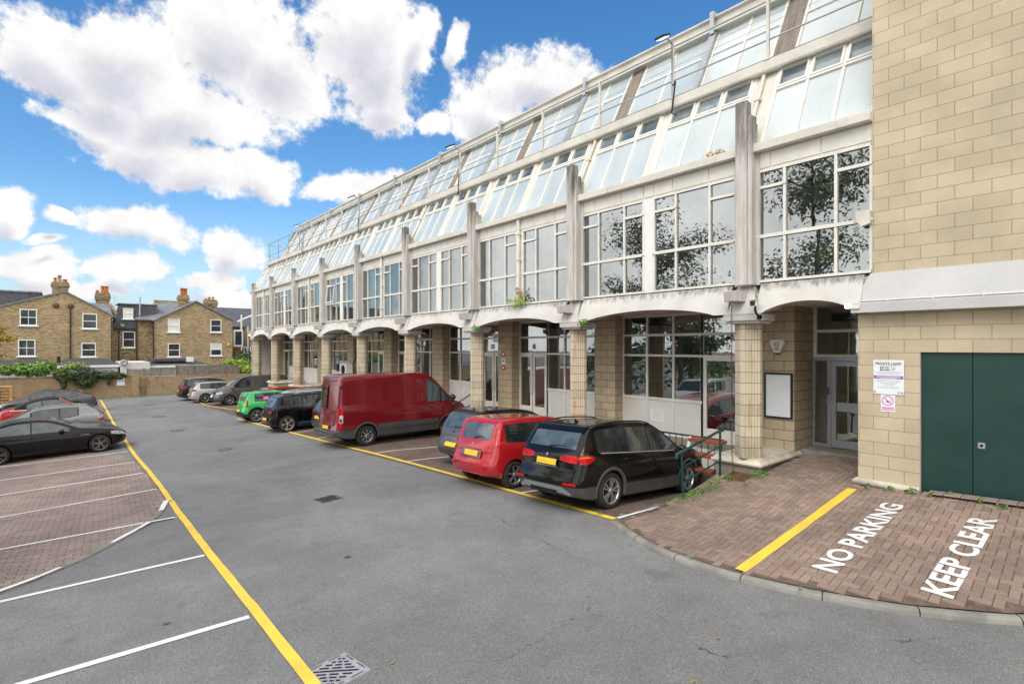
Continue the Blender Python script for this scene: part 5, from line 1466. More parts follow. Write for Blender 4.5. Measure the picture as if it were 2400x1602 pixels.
def grey_van():
    L = 4.90; x0 = -L/2
    c = van('panel_van', 'matt grey panel van facing out from under the arcade', 'paint_gunmetal', L, 1.90,
            [(x0,1.70),(x0+.03,1.82),(x0+.12,1.90),(x0+.5,1.95),(-.6,1.97),(.4,1.95),(.75,1.88),(1.1,1.62),(1.45,1.30),(1.58,1.20),(1.9,1.12),(2.2,1.00),(2.36,.85),(L/2,.68)],
            [(x0,1.16),(.5,1.14),(1.2,1.10),(1.7,1.02),(2.1,.90),(L/2,.70)], -1.45, 1.55, .335, .36, None, 'cars parked along the building', big=False)
    q = [(x, 1.17, max(1.18, c.top(x)-.13)) for x in [lerp(.28, 1.42, k/12) for k in range(13)]]
    c.side_patch('window_surround', 'trim_black', [(a, b-.025, min(h+.025, c.top(a)-.09)) for a, b, h in q], .004)
    c.side_patch('side_window', 'car_glass', [p for p in q if p[0] < 1.04], .009); c.side_patch('side_window', 'car_glass', [p for p in q if p[0] > 1.0], .009)
    c.top_patch('windscreen', 'pale_car_glass', .84, 1.52, .70, .80, .006)
    for a, b in ((-2.2, -1.1), (-.98, .16)): c.side_patch('pressed_panel', 'paint_gunmetal', [(a, 1.20, 1.74), (b, 1.20, 1.74)], .012)
    c.side_patch('body_crease', 'trim_grey', [(-2.3,.99,1.005),(1.3,.96,.975)], .004)
    c.side_patch('headlight', 'lamp_clear', [(1.98,.78,.92),(2.2,.76,.92),(2.4,.74,.84)], .012); c.end_patch('headlight', 'lamp_clear', [(.50,.76,.86),(.84,.74,.88)], .016, rear=False, sides=(-1, 1))
    c.end_patch('grille', 'matt_black', [(-.46,.77,.87),(.46,.77,.87)], .014, rear=False); c.end_patch('lower_grille', 'matt_black', [(-.5,.40,.52),(.5,.40,.52)], .016, rear=False)
    c.plate(.62, rear=False, mat='white_plate', off=.02)
    c.mirrors(1.30, 1.12, 'paint_gunmetal', 1.25); c.handles((.45,), -.16); c.seams((.20, (1.38, 1.32)))
    c.place(10.27, 40.62, PI)
grey_van()
def simple_car(name, label, paint, L, W, top, belt, ra, fa, Rr, cuts, at, wheel='ten', wmat='alloy', group=REAR_GROUP, clad=.32, glass='car_glass', rearwin=None, screen=None, tails=None, nose_lamps=None, plate=.78, roof_mat=None, lower='trim_black', rails=None, extra=None, mirror=None, **kw):
    c = Car(name, label, 'car', paint, L, W, top, belt, ra, fa, Rr, clad=clad, group=group, lower=lower, roof_mat=roof_mat, **kw)
    c.body(); c.wheels(wheel, wmat); c.dlo(cuts, glass)
    if rearwin: c.top_patch('rear_window', 'pale_car_glass', *rearwin, .006)
    if screen: c.top_patch('windscreen', 'pale_car_glass', *screen, .006)
    if tails: c.side_patch('tail_light', 'tail_red', tails, .010); c.end_patch('tail_light', 'tail_red', [(W*.28, tails[0][1], tails[0][2]), (W*.40, tails[0][1], tails[0][2])], .012, sides=(-1, 1))
    if nose_lamps: c.side_patch('headlight', 'lamp_clear', nose_lamps, .010); c.end_patch('headlight', 'lamp_clear', [(W*.25, nose_lamps[-1][1]-.01, nose_lamps[-1][2]-.02), (W*.40, nose_lamps[-1][1]-.01, nose_lamps[-1][2]-.01)], .012, rear=False, sides=(-1, 1))
    if plate: c.plate(plate, w=.26, off=.016)
    c.mirrors(mirror or cuts[-1]-.28, c.belt(cuts[-1]-.2)+.01); c.handles([cuts[-3]+.1 if len(cuts) > 2 else -.5, cuts[-2]+.34 if len(cuts) > 2 else .3]); c.seams([x for x in cuts[1:-1]])
    if rails: c.rails(*rails)
    if extra: extra(c)
    c.place(*at)
    return c
# small dark car glimpsed between the van and the black electric car
simple_car('parked_hatchback', 'slate grey car mostly hidden behind the maroon van', 'paint_slate', 4.2, 1.78,
    [(-2.1,.90),(-2.05,1.0),(-1.95,1.08),(-1.75,1.30),(-1.6,1.44),(-1.0,1.50),(-.2,1.50),(.3,1.42),(.95,1.08),(1.2,.98),(1.7,.88),(2.0,.7),(2.1,.58)], [(-2.1,1.0),(0,.95),(1,.92),(1.6,.86),(2.1,.66)], -1.35, 1.22, .31, (-1.5,-.85,0,.95), (9.95, 21.35, R(0)),
    rearwin=(-1.95,-1.68,.60,.54), tails=[(-2.09,.78,.98),(-1.9,.8,1.0),(-1.8,.86,.98)], plate=.70, clad=.50, lower='trim_grey')
# black electric hatch with turbine wheels
def i3_extra(c):
    c.side_patch('blue_sill_line', 'badge_blue', [(-.9,.36,.385),(.8,.36,.385)], .008)
    c.end_patch('tail_panel', 'matt_black', [(-.70,.62,.98),(.70,.62,.98)], .008)
    c.end_patch('light_bar', 'tail_red', [(.30,.80,.90),(.62,.80,.90)], .014, sides=(-1, 1))
    q = c.end(0, .93, .014); m = MB(); m.lathe([(.04,0),(.04,-.006),(.001,-.008)][::-1], q, 'x', 16); m.build('badge', 'badge_blue', c.root)
simple_car('electric_hatchback', 'glossy black electric hatchback with big blade pattern wheels', 'paint_black', 4.0, 1.78,
    [(-2.0,.88),(-1.97,1.0),(-1.88,1.12),(-1.70,1.36),(-1.58,1.49),(-1.4,1.54),(-.8,1.58),(-.1,1.58),(.4,1.50),(.85,1.30),(1.25,1.06),(1.45,.98),(1.75,.86),(1.93,.70),(2.0,.58)], [(-2.0,1.05),(-1.2,1.04),(-.6,.98),(.2,.96),(1,.95),(1.6,.85),(2.0,.66)], -1.36, 1.21, .35, (-1.45,-.72,0,1.2), (8.72, 24.25, R(0)),
    wheel='blade', rearwin=(-1.93,-1.64,.60,.54), plate=.56, clad=.36, extra=i3_extra, roof_mat='paint_ink')
simple_car('estate_car', 'pale silver estate car with roof rails behind the black electric car', 'paint_pale_silver', 4.6, 1.82,
    [(-2.3,.92),(-2.26,1.02),(-2.18,1.10),(-1.98,1.32),(-1.85,1.45),(-1.6,1.52),(-.9,1.56),(-.1,1.55),(.4,1.46),(1.05,1.1),(1.3,1.0),(1.8,.9),(2.15,.75),(2.3,.6)], [(-2.3,1.04),(-1,1.02),(0,.98),(1,.95),(1.7,.88),(2.3,.68)], -1.4, 1.35, .33, (-1.85,-1.0,-.05,1.1), (10.2, 26.75, R(0)),
    rearwin=(-2.20,-1.92,.62,.56), tails=[(-2.29,.84,1.02),(-2.1,.86,1.04),(-1.9,.92,1.02)], rails=(-1.75, .2, 'trim_silver', .05), plate=.72)
def r5_extra(c):
    for sg in (-1, 1):
        c.side_patch('tail_light', 'tail_red', [(-1.90,.74,1.08),(-1.78,.80,1.12)], .012, sides=(sg,), nu=4)
    c.side_patch('sticker', 'pink_ink', [(-1.02,1.08,1.24),(-.78,1.09,1.26)], .011, sides=(-1,), nu=3)
    c.end_patch('bumper_pad', 'trim_black', [(-.78,.34,.52),(.78,.34,.52)], .014)
    c.top_patch('roof_lip', 'paint_green', -1.80, -1.60, .60, .60, .02)
    c.clad_arches('trim_black', .05, .012)
simple_car('electric_hatchback', 'bright green hatchback with black and silver wheels', 'paint_green', 3.92, 1.78,
    [(-1.96,.82),(-1.93,.95),(-1.88,1.05),(-1.76,1.34),(-1.68,1.43),(-1.5,1.47),(-.9,1.50),(-.2,1.49),(.25,1.42),(.7,1.18),(1.0,1.04),(1.3,.98),(1.7,.88),(1.88,.74),(1.96,.6)], [(-1.96,1.02),(-1.1,1.0),(0,.96),(.9,.93),(1.5,.88),(1.96,.7)], -1.36, 1.18, .335, (-1.40,-.72,.0,.95), (8.80, 29.2, R(0)),
    wheel='twin', wmat='alloy', rearwin=(-1.87,-1.74,.56,.52), plate=.58, clad=.44, extra=r5_extra)
simple_car('parked_hatchback', 'red car showing only its roof beyond the bright green car', 'paint_red', 4.1, 1.75,
    [(-2.05,.85),(-2.0,.98),(-1.9,1.1),(-1.72,1.38),(-1.6,1.48),(-1.0,1.53),(-.2,1.53),(.3,1.44),(.95,1.1),(1.2,1.0),(1.7,.88),(1.97,.7),(2.05,.6)], [(-2.05,1.02),(0,.96),(1,.93),(1.6,.86),(2.05,.66)], -1.36, 1.2, .31, (-1.5,-.85,0,.95), (10.4, 31.9, R(0)), rearwin=(-1.9,-1.68,.58,.54), tails=[(-2.04,.8,1.0),(-1.9,.82,1.02),(-1.8,.9,1.0)])
simple_car('parked_hatchback', 'silver hatchback with ten spoke wheels beside the matt grey van', 'paint_silver', 4.25, 1.80,
    [(-2.12,.82),(-2.09,.95),(-2.02,1.04),(-1.84,1.26),(-1.72,1.38),(-1.55,1.44),(-1.0,1.47),(-.2,1.47),(.3,1.39),(.9,1.10),(1.15,.99),(1.7,.90),(2.0,.74),(2.12,.58)], [(-2.12,.99),(-1,.96),(0,.93),(1,.90),(1.6,.84),(2.12,.66)], -1.28, 1.35, .33, (-1.55,-.86,0,1.0), (9.15, 43.95, R(0)),
    rearwin=(-2.02,-1.78,.60,.54), tails=[(-2.11,.84,.97),(-1.95,.85,.98),(-1.84,.88,.96)], plate=.60, clad=.24, lower='paint_silver')
simple_car('estate_car', 'dark SUV with bright roof rails at the far wall end of the right row', 'paint_ink', 4.65, 1.86,
    [(-2.32,.92),(-2.28,1.04),(-2.2,1.12),(-2.0,1.38),(-1.86,1.53),(-1.6,1.60),(-.9,1.64),(-.1,1.63),(.4,1.54),(1.05,1.18),(1.3,1.08),(1.8,.98),(2.15,.82),(2.32,.62)], [(-2.32,1.08),(-1,1.06),(0,1.02),(1,.99),(1.7,.92),(2.32,.72)], -1.4, 1.4, .36, (-1.85,-1.0,-.05,1.1), (9.05, 46.6, R(0)),
    rearwin=(-2.20,-1.92,.62,.56), tails=[(-2.31,.90,1.03),(-2.1,.92,1.04),(-1.9,.95,1.03)], rails=(-1.75, .2, 'chrome', .05), plate=.74, clad=.48)
# --- left hand row
LG = 'cars parked on the left'
def saloon_extra(c):
    c.side_patch('body_crease', 'paint_black', [(-2.0,.80,.815),(1.1,.74,.752)], .009)
    c.side_patch('wing_badge', 'chrome', [(.98,.735,.748),(1.24,.725,.738)], .010)
    c.end_patch('grille', 'matt_black', [(.03,.50,.68),(.24,.50,.68)], .014, rear=False, sides=(-1, 1)); c.end_patch('grille_rim', 'chrome', [(.02,.665,.69),(.25,.665,.69)], .017, rear=False, sides=(-1, 1))
    c.end_patch('lower_grille', 'matt_black', [(-.6,.28,.40),(.6,.28,.40)], .014, rear=False)
    m = MB(); a = c.over(.84, .25, .016); b = c.over(.80, -.45, .012); m.tube([a, b], .009, 6); m.build('wiper', 'black_plastic', c.root)
simple_car('parked_saloon', 'long black saloon nosing out to the yellow line, nearest of the left row', 'paint_black', 4.64, 1.82,
    [(-2.32,.82),(-2.28,.94),(-2.15,1.02),(-1.75,1.09),(-1.40,1.25),(-1.1,1.36),(-.7,1.425),(-.25,1.43),(.05,1.39),(.45,1.24),(.85,1.05),(1.02,.985),(1.5,.92),(2.0,.83),(2.2,.72),(2.32,.56)], [(-2.32,.96),(-1.5,.95),(-.5,.93),(.5,.90),(1.05,.88),(1.6,.86),(2.05,.78),(2.32,.60)], -1.28, 1.53, .33, (-1.72,-1.22,-.38,.68), (-.35, 26.36, R(-1)),
    wheel='twin', wmat='dark_alloy', group=LG, glass='pale_car_glass', screen=(.14,.84,.60,.74), nose_lamps=[(1.88,.66,.76),(2.06,.62,.75),(2.28,.58,.68)], plate=None, clad=.27, extra=saloon_extra, nose=.24)
def juke_extra(c):
    for sg in (-1, 1):
        # boomerang tail lamps
        c.side_patch('tail_light', 'lamp_clear', [(-2.04,.98,1.04),(-1.88,.93,1.06),(-1.74,.97,1.02)], .014, sides=(sg,), nu=6)
        c.side_patch('tail_light', 'tail_red', [(-2.05,.86,.94),(-1.9,.86,.95),(-1.80,.90,.94)], .014, sides=(sg,), nu=6)
    c.side_patch('rear_arch', 'paint_grey', [(-1.9,.72,.78),(-1.34,.80,.86),(-.8,.72,.78)], .02)
    c.end_patch('bumper_insert', 'trim_silver', [(-.55,.36,.50),(.55,.36,.50)], .016)
    c.clad_arches('trim_black', .05, .012)
simple_car('parked_crossover', 'mid grey crossover with a dark red door mirror behind the black saloon', 'paint_grey', 4.13, 1.77,
    [(-2.06,.90),(-2.03,1.0),(-1.96,1.09),(-1.66,1.36),(-1.45,1.50),(-1.2,1.545),(-.6,1.57),(-.1,1.565),(.3,1.50),(.8,1.25),(1.1,1.1),(1.3,1.05),(1.7,.98),(1.95,.82),(2.06,.62)], [(-2.06,1.10),(-1.3,1.13),(-.8,1.06),(0,1.02),(1,1.0),(1.6,.95),(2.06,.75)], -1.34, 1.19, .34, (-1.12,-.52,.36), (-.50, 29.65, PI),
    group=LG, rearwin=(-1.93,-1.42,.66,.60), screen=(.36,1.05,.62,.72), mirror=.42, plate=.80, clad=.40, extra=juke_extra, wheel='five')
def soft_extra(c):
    c.side_patch('chrome_beading', 'chrome', [(-1.6,c.belt(-1.6)-.01,c.belt(-1.6)+.012),(.9,c.belt(.9)-.01,c.belt(.9)+.012)], .012)
simple_car('convertible', 'red convertible with its black fabric roof up', 'paint_red', 4.1, 1.76,
    [(-2.05,.78),(-2.0,.90),(-1.85,.98),(-1.5,1.04),(-1.15,1.22),(-.75,1.38),(-.35,1.46),(0,1.47),(.30,1.42),(.65,1.20),(.98,1.0),(1.2,.95),(1.6,.90),(1.88,.76),(2.05,.56)], [(-2.05,.90),(-1.4,.98),(-.5,.95),(.5,.93),(1,.92),(1.6,.84),(2.05,.62)], -1.30, 1.22, .32, (-1.0,-.42,.55), (-.25, 36.2, R(0)),
    group=LG, glass='pale_car_glass', screen=(.30,.94,.62,.72), plate=None, nose_lamps=[(1.7,.68,.8),(1.85,.66,.8),(1.98,.64,.74)], extra=soft_extra, lower='paint_red', clad=.26, roof_mat='soft_top', roof_span=(-1.45,.26), roof_from=11)
simple_car('parked_saloon', 'smooth slate grey saloon with a black tail nearest the brick wall', 'paint_slate', 4.72, 1.86,
    [(-2.36,.84),(-2.33,1.0),(-2.26,1.07),(-1.95,1.10),(-1.5,1.25),(-1.0,1.38),(-.5,1.44),(0,1.44),(.35,1.38),(.8,1.17),(1.15,.98),(1.4,.92),(1.9,.82),(2.2,.68),(2.36,.52)], [(-2.36,1.0),(-1.5,.97),(0,.93),(1,.89),(1.6,.82),(2.36,.6)], -1.38, 1.50, .34, (-1.45,-.35,.75), (-.62, 43.0, PI), group=LG, tails=[(-2.35,.90,1.0),(-2.2,.90,1.0),(-2.08,.93,.99)], plate=None, clad=.30, screen=(.42,1.08,.62,.74), nose_lamps=[(1.9,.62,.72),(2.1,.58,.70),(2.3,.54,.64)], extra=lambda c: c.end_patch('tail_panel', 'matt_black', [(-.72,.36,.86),(.72,.36,.86)], .012))
# white crew van out to the left, mirrored in the shop windows
c = van('panel_van', 'white crew van seen only as a reflection in the shop windows', 'paint_white', 4.9, 1.9,
        [(-2.45,1.70),(-2.42,1.82),(-2.3,1.90),(-1.9,1.95),(-.6,1.97),(.4,1.95),(.75,1.88),(1.1,1.62),(1.45,1.30),(1.58,1.20),(1.9,1.12),(2.2,1.),(2.36,.85),(2.45,.68)], [(-2.45,1.16),(.5,1.14),(1.2,1.10),(1.7,1.02),(2.1,.9),(2.45,.7)], -1.45, 1.55, .335, .36, None, None, big=False)
c.side_patch('side_window', 'car_glass', [(.25,1.18,1.80),(.9,1.18,1.72),(1.35,1.18,1.28)], .008); c.side_patch('side_window', 'car_glass', [(-1.0,1.2,1.78),(.1,1.2,1.80)], .008); c.top_patch('windscreen', 'car_glass', .84, 1.52, .70, .80, .006)
c.place(-5.0, 17.9, 0)
# ------------------------------------------------------------------ leaves
def leaf_mat(name, a, b, c=None):
    m, t, p = new_mat(name)
    g = t.new('ShaderNodeNewGeometry')
    col = t.mix(g.outputs['Random Per Island'], c4(a), c4(b))
    if c:
        n = t.noise(g.outputs['Position'], 1.3, 3, .6); col = t.mix(t.smooth(n, .5, .68), col, c4(c))
    t.l.new(col, p.inputs['Base Color']); p.inputs['Roughness'].default_value = .5
    p.inputs['Subsurface Weight'].default_value = 0
    return name
leaf_mat('leaf_dark', (.018, .050, .012), (.05, .11, .025)); leaf_mat('leaf_bright', (.09, .20, .02), (.20, .36, .04)); leaf_mat('leaf_ivy', (.016, .045, .014), (.04, .085, .022), (.11, .15, .02))
leaf_mat('leaf_yellow', (.30, .20, .02), (.50, .34, .03), (.16, .20, .03)); leaf_mat('leaf_weed', (.06, .16, .02), (.14, .30, .035)); leaf_mat('leaf_monstera', (.10, .32, .06), (.20, .48, .10))
leaf_mat('leaf_soft', (.12, .15, .085), (.22, .25, .15), (.24, .22, .12)); leaf_mat('leaf_rust', (.42, .12, .03), (.30, .22, .04)); leaf_mat('leaf_tree', (.030, .065, .014), (.085, .135, .03), (.14, .13, .03)); leaf_mat('leaf_lime', (.20, .34, .03), (.36, .48, .05))
M('bark', (.09, .07, .05), .95, var=.35, scale=6, bmp=.5, bscale=25)
def leaf(m, p, n, sz, rnd, asp=.6):
    n = n.normalized(); a = n.cross(Vector((rnd.uniform(-1,1), rnd.uniform(-1,1), rnd.uniform(-1,1))))
    if a.length < .05: a = n.cross(Vector((1,0,.2)))
    a.normalize(); b = n.cross(a); s2 = sz*rnd.uniform(.6, 1.25); bend = n*(-.18*s2)
    m.add([p - a*s2*.5, p + b*s2*asp*.5 + bend*.4, p + a*s2*.5 + bend, p - b*s2*asp*.5 + bend*.4], [(0,1,2,3)], False)
def clump(m, c, r, n, sz, rnd, shell=.55, droop=.0, flat=1.):
    """leaves through an uneven mass"""
    c = Vector(c)
    for _ in range(n):
        d = Vector((rnd.gauss(0,1), rnd.gauss(0,1), rnd.gauss(0,1))).normalized(); k = shell + (1-shell)*rnd.random()**.6
        k *= 1 + .28*mnoise.noise(d*2.1 + c)
        p = c + Vector((d.x*r[0]*k, d.y*r[1]*k, d.z*r[2]*k)); nn = (d + Vector((rnd.uniform(-.6,.6), rnd.uniform(-.6,.6), rnd.uniform(.0,1.0)))); leaf(m, p, nn, sz, rnd)
def bush(name, label, cat, spots, mat, sz, dens, seed, group=None, twigs=True):
    rnd = random.Random(seed); c0 = spots[0]
    t = thing(name, (c0[0], c0[1], min(s[2]-s[5] for s in spots)), label, cat, group)
    m = MB()
    for (x, y, z, rx, ry, rz, n) in spots: clump(m, (x, y, z), (rx, ry, rz), int(n*dens), sz, rnd, .35)
    m.build('foliage', mat, t)
    if twigs:
        m = MB()
        for (x, y, z, rx, ry, rz, n) in spots:
            for _ in range(4): m.tube([(x+rnd.uniform(-.2,.2)*rx, y, z-rz), (x+rnd.uniform(-.7,.7)*rx, y+rnd.uniform(-.6,.6)*ry, z+rnd.uniform(-.2,.5)*rz)], [.02,.006], 5)
        m.build('stem', 'bark', t)
    return t
def tree(label, x, y, h, cr, seed, mat='leaf_tree', n=2600, sz=.32, base=None, group='trees across the car park'):
    rnd = random.Random(seed); z0 = gz(x, y) if base is None else base
    t = thing('broadleaf_tree', (x, y, z0), label, 'tree', group)
    m = MB(); tr = [(x, y, z0-.1), (x+.05, y, z0+h*.18), (x-.05, y+.1, z0+h*.36), (x+.1, y, z0+h*.62), (x, y+.1, z0+h*.85)]
    m.tube(tr, [.26, .2, .16, .09, .03], 9); tips = []
    for k in range(13):
        f = rnd.uniform(.28, .82); b = Vector((x, y, z0 + h*f)); a = rnd.uniform(0, 2*PI); L = cr*rnd.uniform(.55, 1.)*(1.15-f*.5)
        e = b + Vector((math.cos(a)*L, math.sin(a)*L, rnd.uniform(.25, .75)*L)); mid = b.lerp(e, .5) + Vector((0, 0, -.1*L)); m.tube([b, mid, e], [.07, .045, .012], 6); tips += [e, b.lerp(e, .72)]
        for q in range(2):
            e2 = mid + Vector((rnd.uniform(-1,1), rnd.uniform(-1,1), rnd.uniform(.1,.9)))*L*.5; m.tube([mid, e2], [.03, .008], 5); tips.append(e2)
    m.build('trunk', 'bark', t); m = MB(); per = max(20, n//(len(tips)+6))
    for e in tips: r = cr*rnd.uniform(.22, .38); clump(m, e, (r, r, r*.75), per, sz, rnd, .25)
    for _ in range(6): r = cr*.4; clump(m, (x+rnd.uniform(-.4,.4)*cr, y+rnd.uniform(-.4,.4)*cr, z0+h*rnd.uniform(.7,.98)), (r, r, r*.7), per, sz, rnd, .25)
    m.build('crown', mat, t)
# shrubs and trees the windows mirror, plus unseen ones added to darken car reflections
for i, (x, y, h, cr, mt, n, lb) in enumerate(((-6.5, 10.5, 14, 5.2, 'leaf_soft', 8000, 'tall open tree mirrored in the upper window beside the block tower'), (-8.5, 21.5, 13.5, 4.8, 'leaf_soft', 7500, 'broad tree mirrored in the upper windows left of the first fin'),
        (-11, 15.5, 6.0, 3.2, 'leaf_bright', 2400, 'low bright green tree mirrored in the shopfront glass'), (-12.5, 23, 6.0, 3.2, 'leaf_tree', 2400, 'round tree mirrored in the shop windows beside door 8'), (-13, 31, 6.5, 3.2, 'leaf_dark', 2400, 'small dark tree mirrored in the far shopfronts'),
        (-6, -9, 9, 3.8, 'leaf_dark', 2400, 'unseen dark tree added behind the camera to darken car reflections'), (2, -12, 8.5, 3.8, 'leaf_tree', 2400, 'unseen wide tree added behind the camera to darken car reflections'), (9, -13, 8, 3.8, 'leaf_dark', 2400, 'unseen dense tree added to darken the flank of the black SUV'))):  # this row: unseen trees, added to give the cars something dark to reflect
    tree(lb, x, y, h, cr, 40+i, mt, n=n, sz=.42 if n < 5000 else .22)
for i, (y0, y1) in enumerate(((-6, 8), (8, 22), (22, 36))):
    rnd = random.Random(70+i); t = thing('hedge', (-10.5, (y0+y1)/2, -.6), ('tall clipped hedge end mirrored near the green door', 'long leafy hedge mirrored behind the parked cars', 'rough hedge mirrored in the far shop windows')[i], 'hedge', 'hedges across the car park')
    m = MB(); y = y0
    while y < y1: clump(m, (-10.6+rnd.uniform(-.3,.3), y, 1.2+rnd.uniform(-.3,.5)), (.9, 1., 2.0), 170, .30, rnd, .3); y += 1.0
    m.build('foliage', 'leaf_tree' if i != 1 else 'leaf_bright', t)
# ------------------------------------------------------------------ houses beyond the wall
def sash(par, x0, x1, z0, z1, y, panes=(2, 2), blind=False, frame='house_white'):
    """white sash window: frame, bars, sill"""
    m = MB(); w = .075
    m.box(x0, x1, y-.05, y+.06, z1-w, z1); m.box(x0, x1, y-.05, y+.06, z0, z0+w); m.box(x0, x0+w, y-.05, y+.06, z0+w, z1-w); m.box(x1-w, x1, y-.05, y+.06, z0+w, z1-w)
    zm = (z0+z1)/2; m.box(x0+w, x1-w, y-.045, y+.05, zm-.03, zm+.03)
    for k in range(1, panes[0]): xx = lerp(x0, x1, k/panes[0]); m.box(xx-.018, xx+.018, y-.035, y+.045, z0+w, zm-.03); m.box(xx-.018, xx+.018, y-.035, y+.045, zm+.03, z1-w)
    f = m.build('window', frame, par)
    m = MB(); m.box(x0-.12, x1+.12, y-.13, y+.02, z0-.10, z0-.002); m.build('sill', frame, f)
    m = MB(); m.poly([(x0+w, y+.0, z0+w), (x1-w, y+.0, z0+w), (x1-w, y+.0, z1-w), (x0+w, y+.0, z1-w)]); m.build('pane', 'house_glass', f)
    if blind:
        m = MB(); m.poly([(x0+w, y-.004, zm+.03), (x1-w, y-.004, zm+.03), (x1-w, y-.004, z1-w), (x0+w, y-.004, z1-w)])
        if blind == 2: m.poly([(x0+w, y-.004, z0+w), (x1-w, y-.004, z0+w), (x1-w, y-.004, zm-.03), (x0+w, y-.004, zm-.03)])
        m.build('blind', 'white_panel', f)
def chimney(par, x0, x1, y0, y1, z0, z1, pots, brick='dark_stock_brick'):
    m = MB(); h = z1-z0; m.box(x0+.09, x1-.09, y0+.09, y1-.09, z0, z1-.55*h*.6); m.box(x0+.04, x1-.04, y0+.04, y1-.04, z1-.55*h*.6, z1-.16); m.box(x0, x1, y0, y1, z1-.42*h*.6, z1-.22*h*.6); m.box(x0+.06, x1-.06, y0+.06, y1-.06, z1-.16, z1)
    o = m.build('chimney', brick, par)
    for (px, hh, r, mt) in pots:
        m = MB(); m.lathe([(r*.9,0),(r*.82,hh*.5),(r*.8,hh*.85),(r*.95,hh*.87),(r*.95,hh),(r*.7,hh),(r*.65,hh*.6)], (px, (y0+y1)/2, z1-.01), 'z', 12); m.build('chimney_pot', mt, o)
def pipe(par, pts, r=.05, mat='black_plastic', name='drainpipe'):
    m = MB(); m.tube(pts, r, 7); m.build(name, mat, par)
HA = thing('brick_house', (0, 66, -.8), 'yellow brick gabled house with four white sash windows behind the ivy', 'house')
m = MB(); m.prism([(-8,-.9),(3.74,-.9),(3.74,6.02),(.35,8.05),(-8,5.05)], 'y', 62, 62.3); m.prism([(62.3,-.9),(74,-.9),(74,6.0),(62.3,6.0)], 'x', 3.5, 3.74); m.build('wall', 'stock_brick', HA)
m = MB()
m.add([(-8.2,61.9,5.12),(.35,61.9,8.18),(.35,74,8.18),(-8.2,74,5.12),(-8.2,61.9,4.98),(.35,61.9,8.04),(.35,74,8.04),(-8.2,74,4.98)], [(0,1,2,3)[::-1],(4,5,6,7),(0,4,5,1)[::-1],(3,2,6,7)[::-1]])
m.add([(.35,61.9,8.18),(3.95,61.9,6.02),(3.95,74,6.02),(.35,74,8.18),(.35,61.9,8.04),(3.95,61.9,5.88),(3.95,74,5.88),(.35,74,8.04)], [(0,1,2,3)[::-1],(4,5,6,7),(0,4,5,1)[::-1]])
m.build('roof', 'slate_light', HA)
for (x0, x1, z0, z1, p) in ((-2.65,-1.53,5.02,6.42,(2,2)),(-2.75,-1.64,2.38,3.80,(2,2)),(1.52,2.58,4.84,6.2,(1,2)),(1.45,2.5,2.28,3.54,(1,2))): sash(HA, x0, x1, z0, z1, 61.98, p)
chimney(HA, -.66, .66, 62.2, 63.2, 7.5, 8.95, [(-.35,.42,.13,'terracotta'),(-.05,.66,.17,'stone_trim'),(.32,.30,.2,'terracotta')])
pipe(HA, [(.70,61.9,6.72),(.68,61.9,-.5)], .055); 
for px in (.72, -.30): m = MB(); m.lathe([(.001,-.05),(.22,-.05),(.24,0)], (px, 61.98, 6.82), 'y', 16); m.build('wall_plate', 'rust', HA)
pipe(HA, [(3.66,61.9,5.9),(3.66,61.9,-.5)]); pipe(HA, [(2.75,61.9,4.8),(2.72,61.9,2.2)], .02, 'stone_trim')
m = MB(); m.box(-9, -1.35, 63.6, 72, 6.5, 7.98); m.build('dormer', 'slate', HA); m = MB(); m.box(-9.1, -1.25, 63.5, 72, 7.98, 8.10); m.build('dormer_roof', 'lead_flashing', HA)
HB = thing('brick_house', (4.8, 66, -.8), 'narrow recessed brick bay with a dark slate dormer between the two gabled houses', 'house')
m = MB(); m.box(3.75, 5.62, 63.2, 63.5, -.9, 4.92); m.box(5.6, 6.98, 62.9, 63.2, -.9, 5.80); m.build('wall', 'dark_stock_brick', HB)
m = MB(); m.prism([(3.75,4.92),(5.60,4.92),(5.60,7.28),(4.40,7.28)], 'y', 63.1, 66); m.build('dormer', 'slate', HB)
m = MB(); m.prism([(5.6,5.86),(7.15,5.86),(7.3,7.28),(5.6,7.28)], 'y', 63.0, 63.25); m.build('slate_cheek', 'slate', HB)
m = MB(); m.box(4.2, 7.4, 62.9, 66.2, 7.28, 7.36); m.build('dormer_roof', 'lead_flashing', HB)
m = MB(); m.box(3.6, 5.7, 62.95, 63.2, 4.84, 4.96); m.build('gutter', 'black_plastic', HB)
sash(HB, 4.59, 5.38, 5.88, 6.90, 63.05, (1, 2), blind=2); sash(HB, 4.56, 5.54, 3.12, 4.66, 63.15, (1, 2))
pipe(HB, [(5.64,62.8,6.0),(5.64,62.8,-.5)]); pipe(HB, [(4.25,62.9,4.9),(4.25,62.9,-.5)]); pipe(HB, [(5.86,62.7,6.2),(5.90,62.7,8.0)], .07, 'galvanised', 'flue')
m = MB(); m.add([(1.6,64,7.35),(3.6,64,7.28),(4.4,64,5.3),(3.74,62.35,6.02)], [(0,1,2,3)], False); m.build('side_roof', 'slate_light', HB)
chimney(HB, 2.50, 3.72, 64.2, 65.2, 6.2, 8.38, [(3.12,.66,.17,'terracotta'),(3.42,.66,.17,'terracotta'),(2.72,.22,.14,'terracotta')])
m = MB(); m.obox((3.5,64,7.35),(.28,0,0),(0,.4,0),(.95,-1.,-2.2)); m.build('stack_flank', 'stock_brick', HB)
pipe(HB, [(3.98,63.6,4.6),(3.98,63.6,8.2)], .018, 'galvanised', 'aerial_mast')
m = MB()
for z in (7.7, 8.0): m.tube([(3.7,63.6,z),(4.9,63.6,z+.05)], .010, 5)
for k in range(5): m.tube([(4.1+.18*k,63.4,8.02),(4.1+.18*k,63.8,8.02)], .008, 5)
m.build('aerial', 'galvanised', HB)
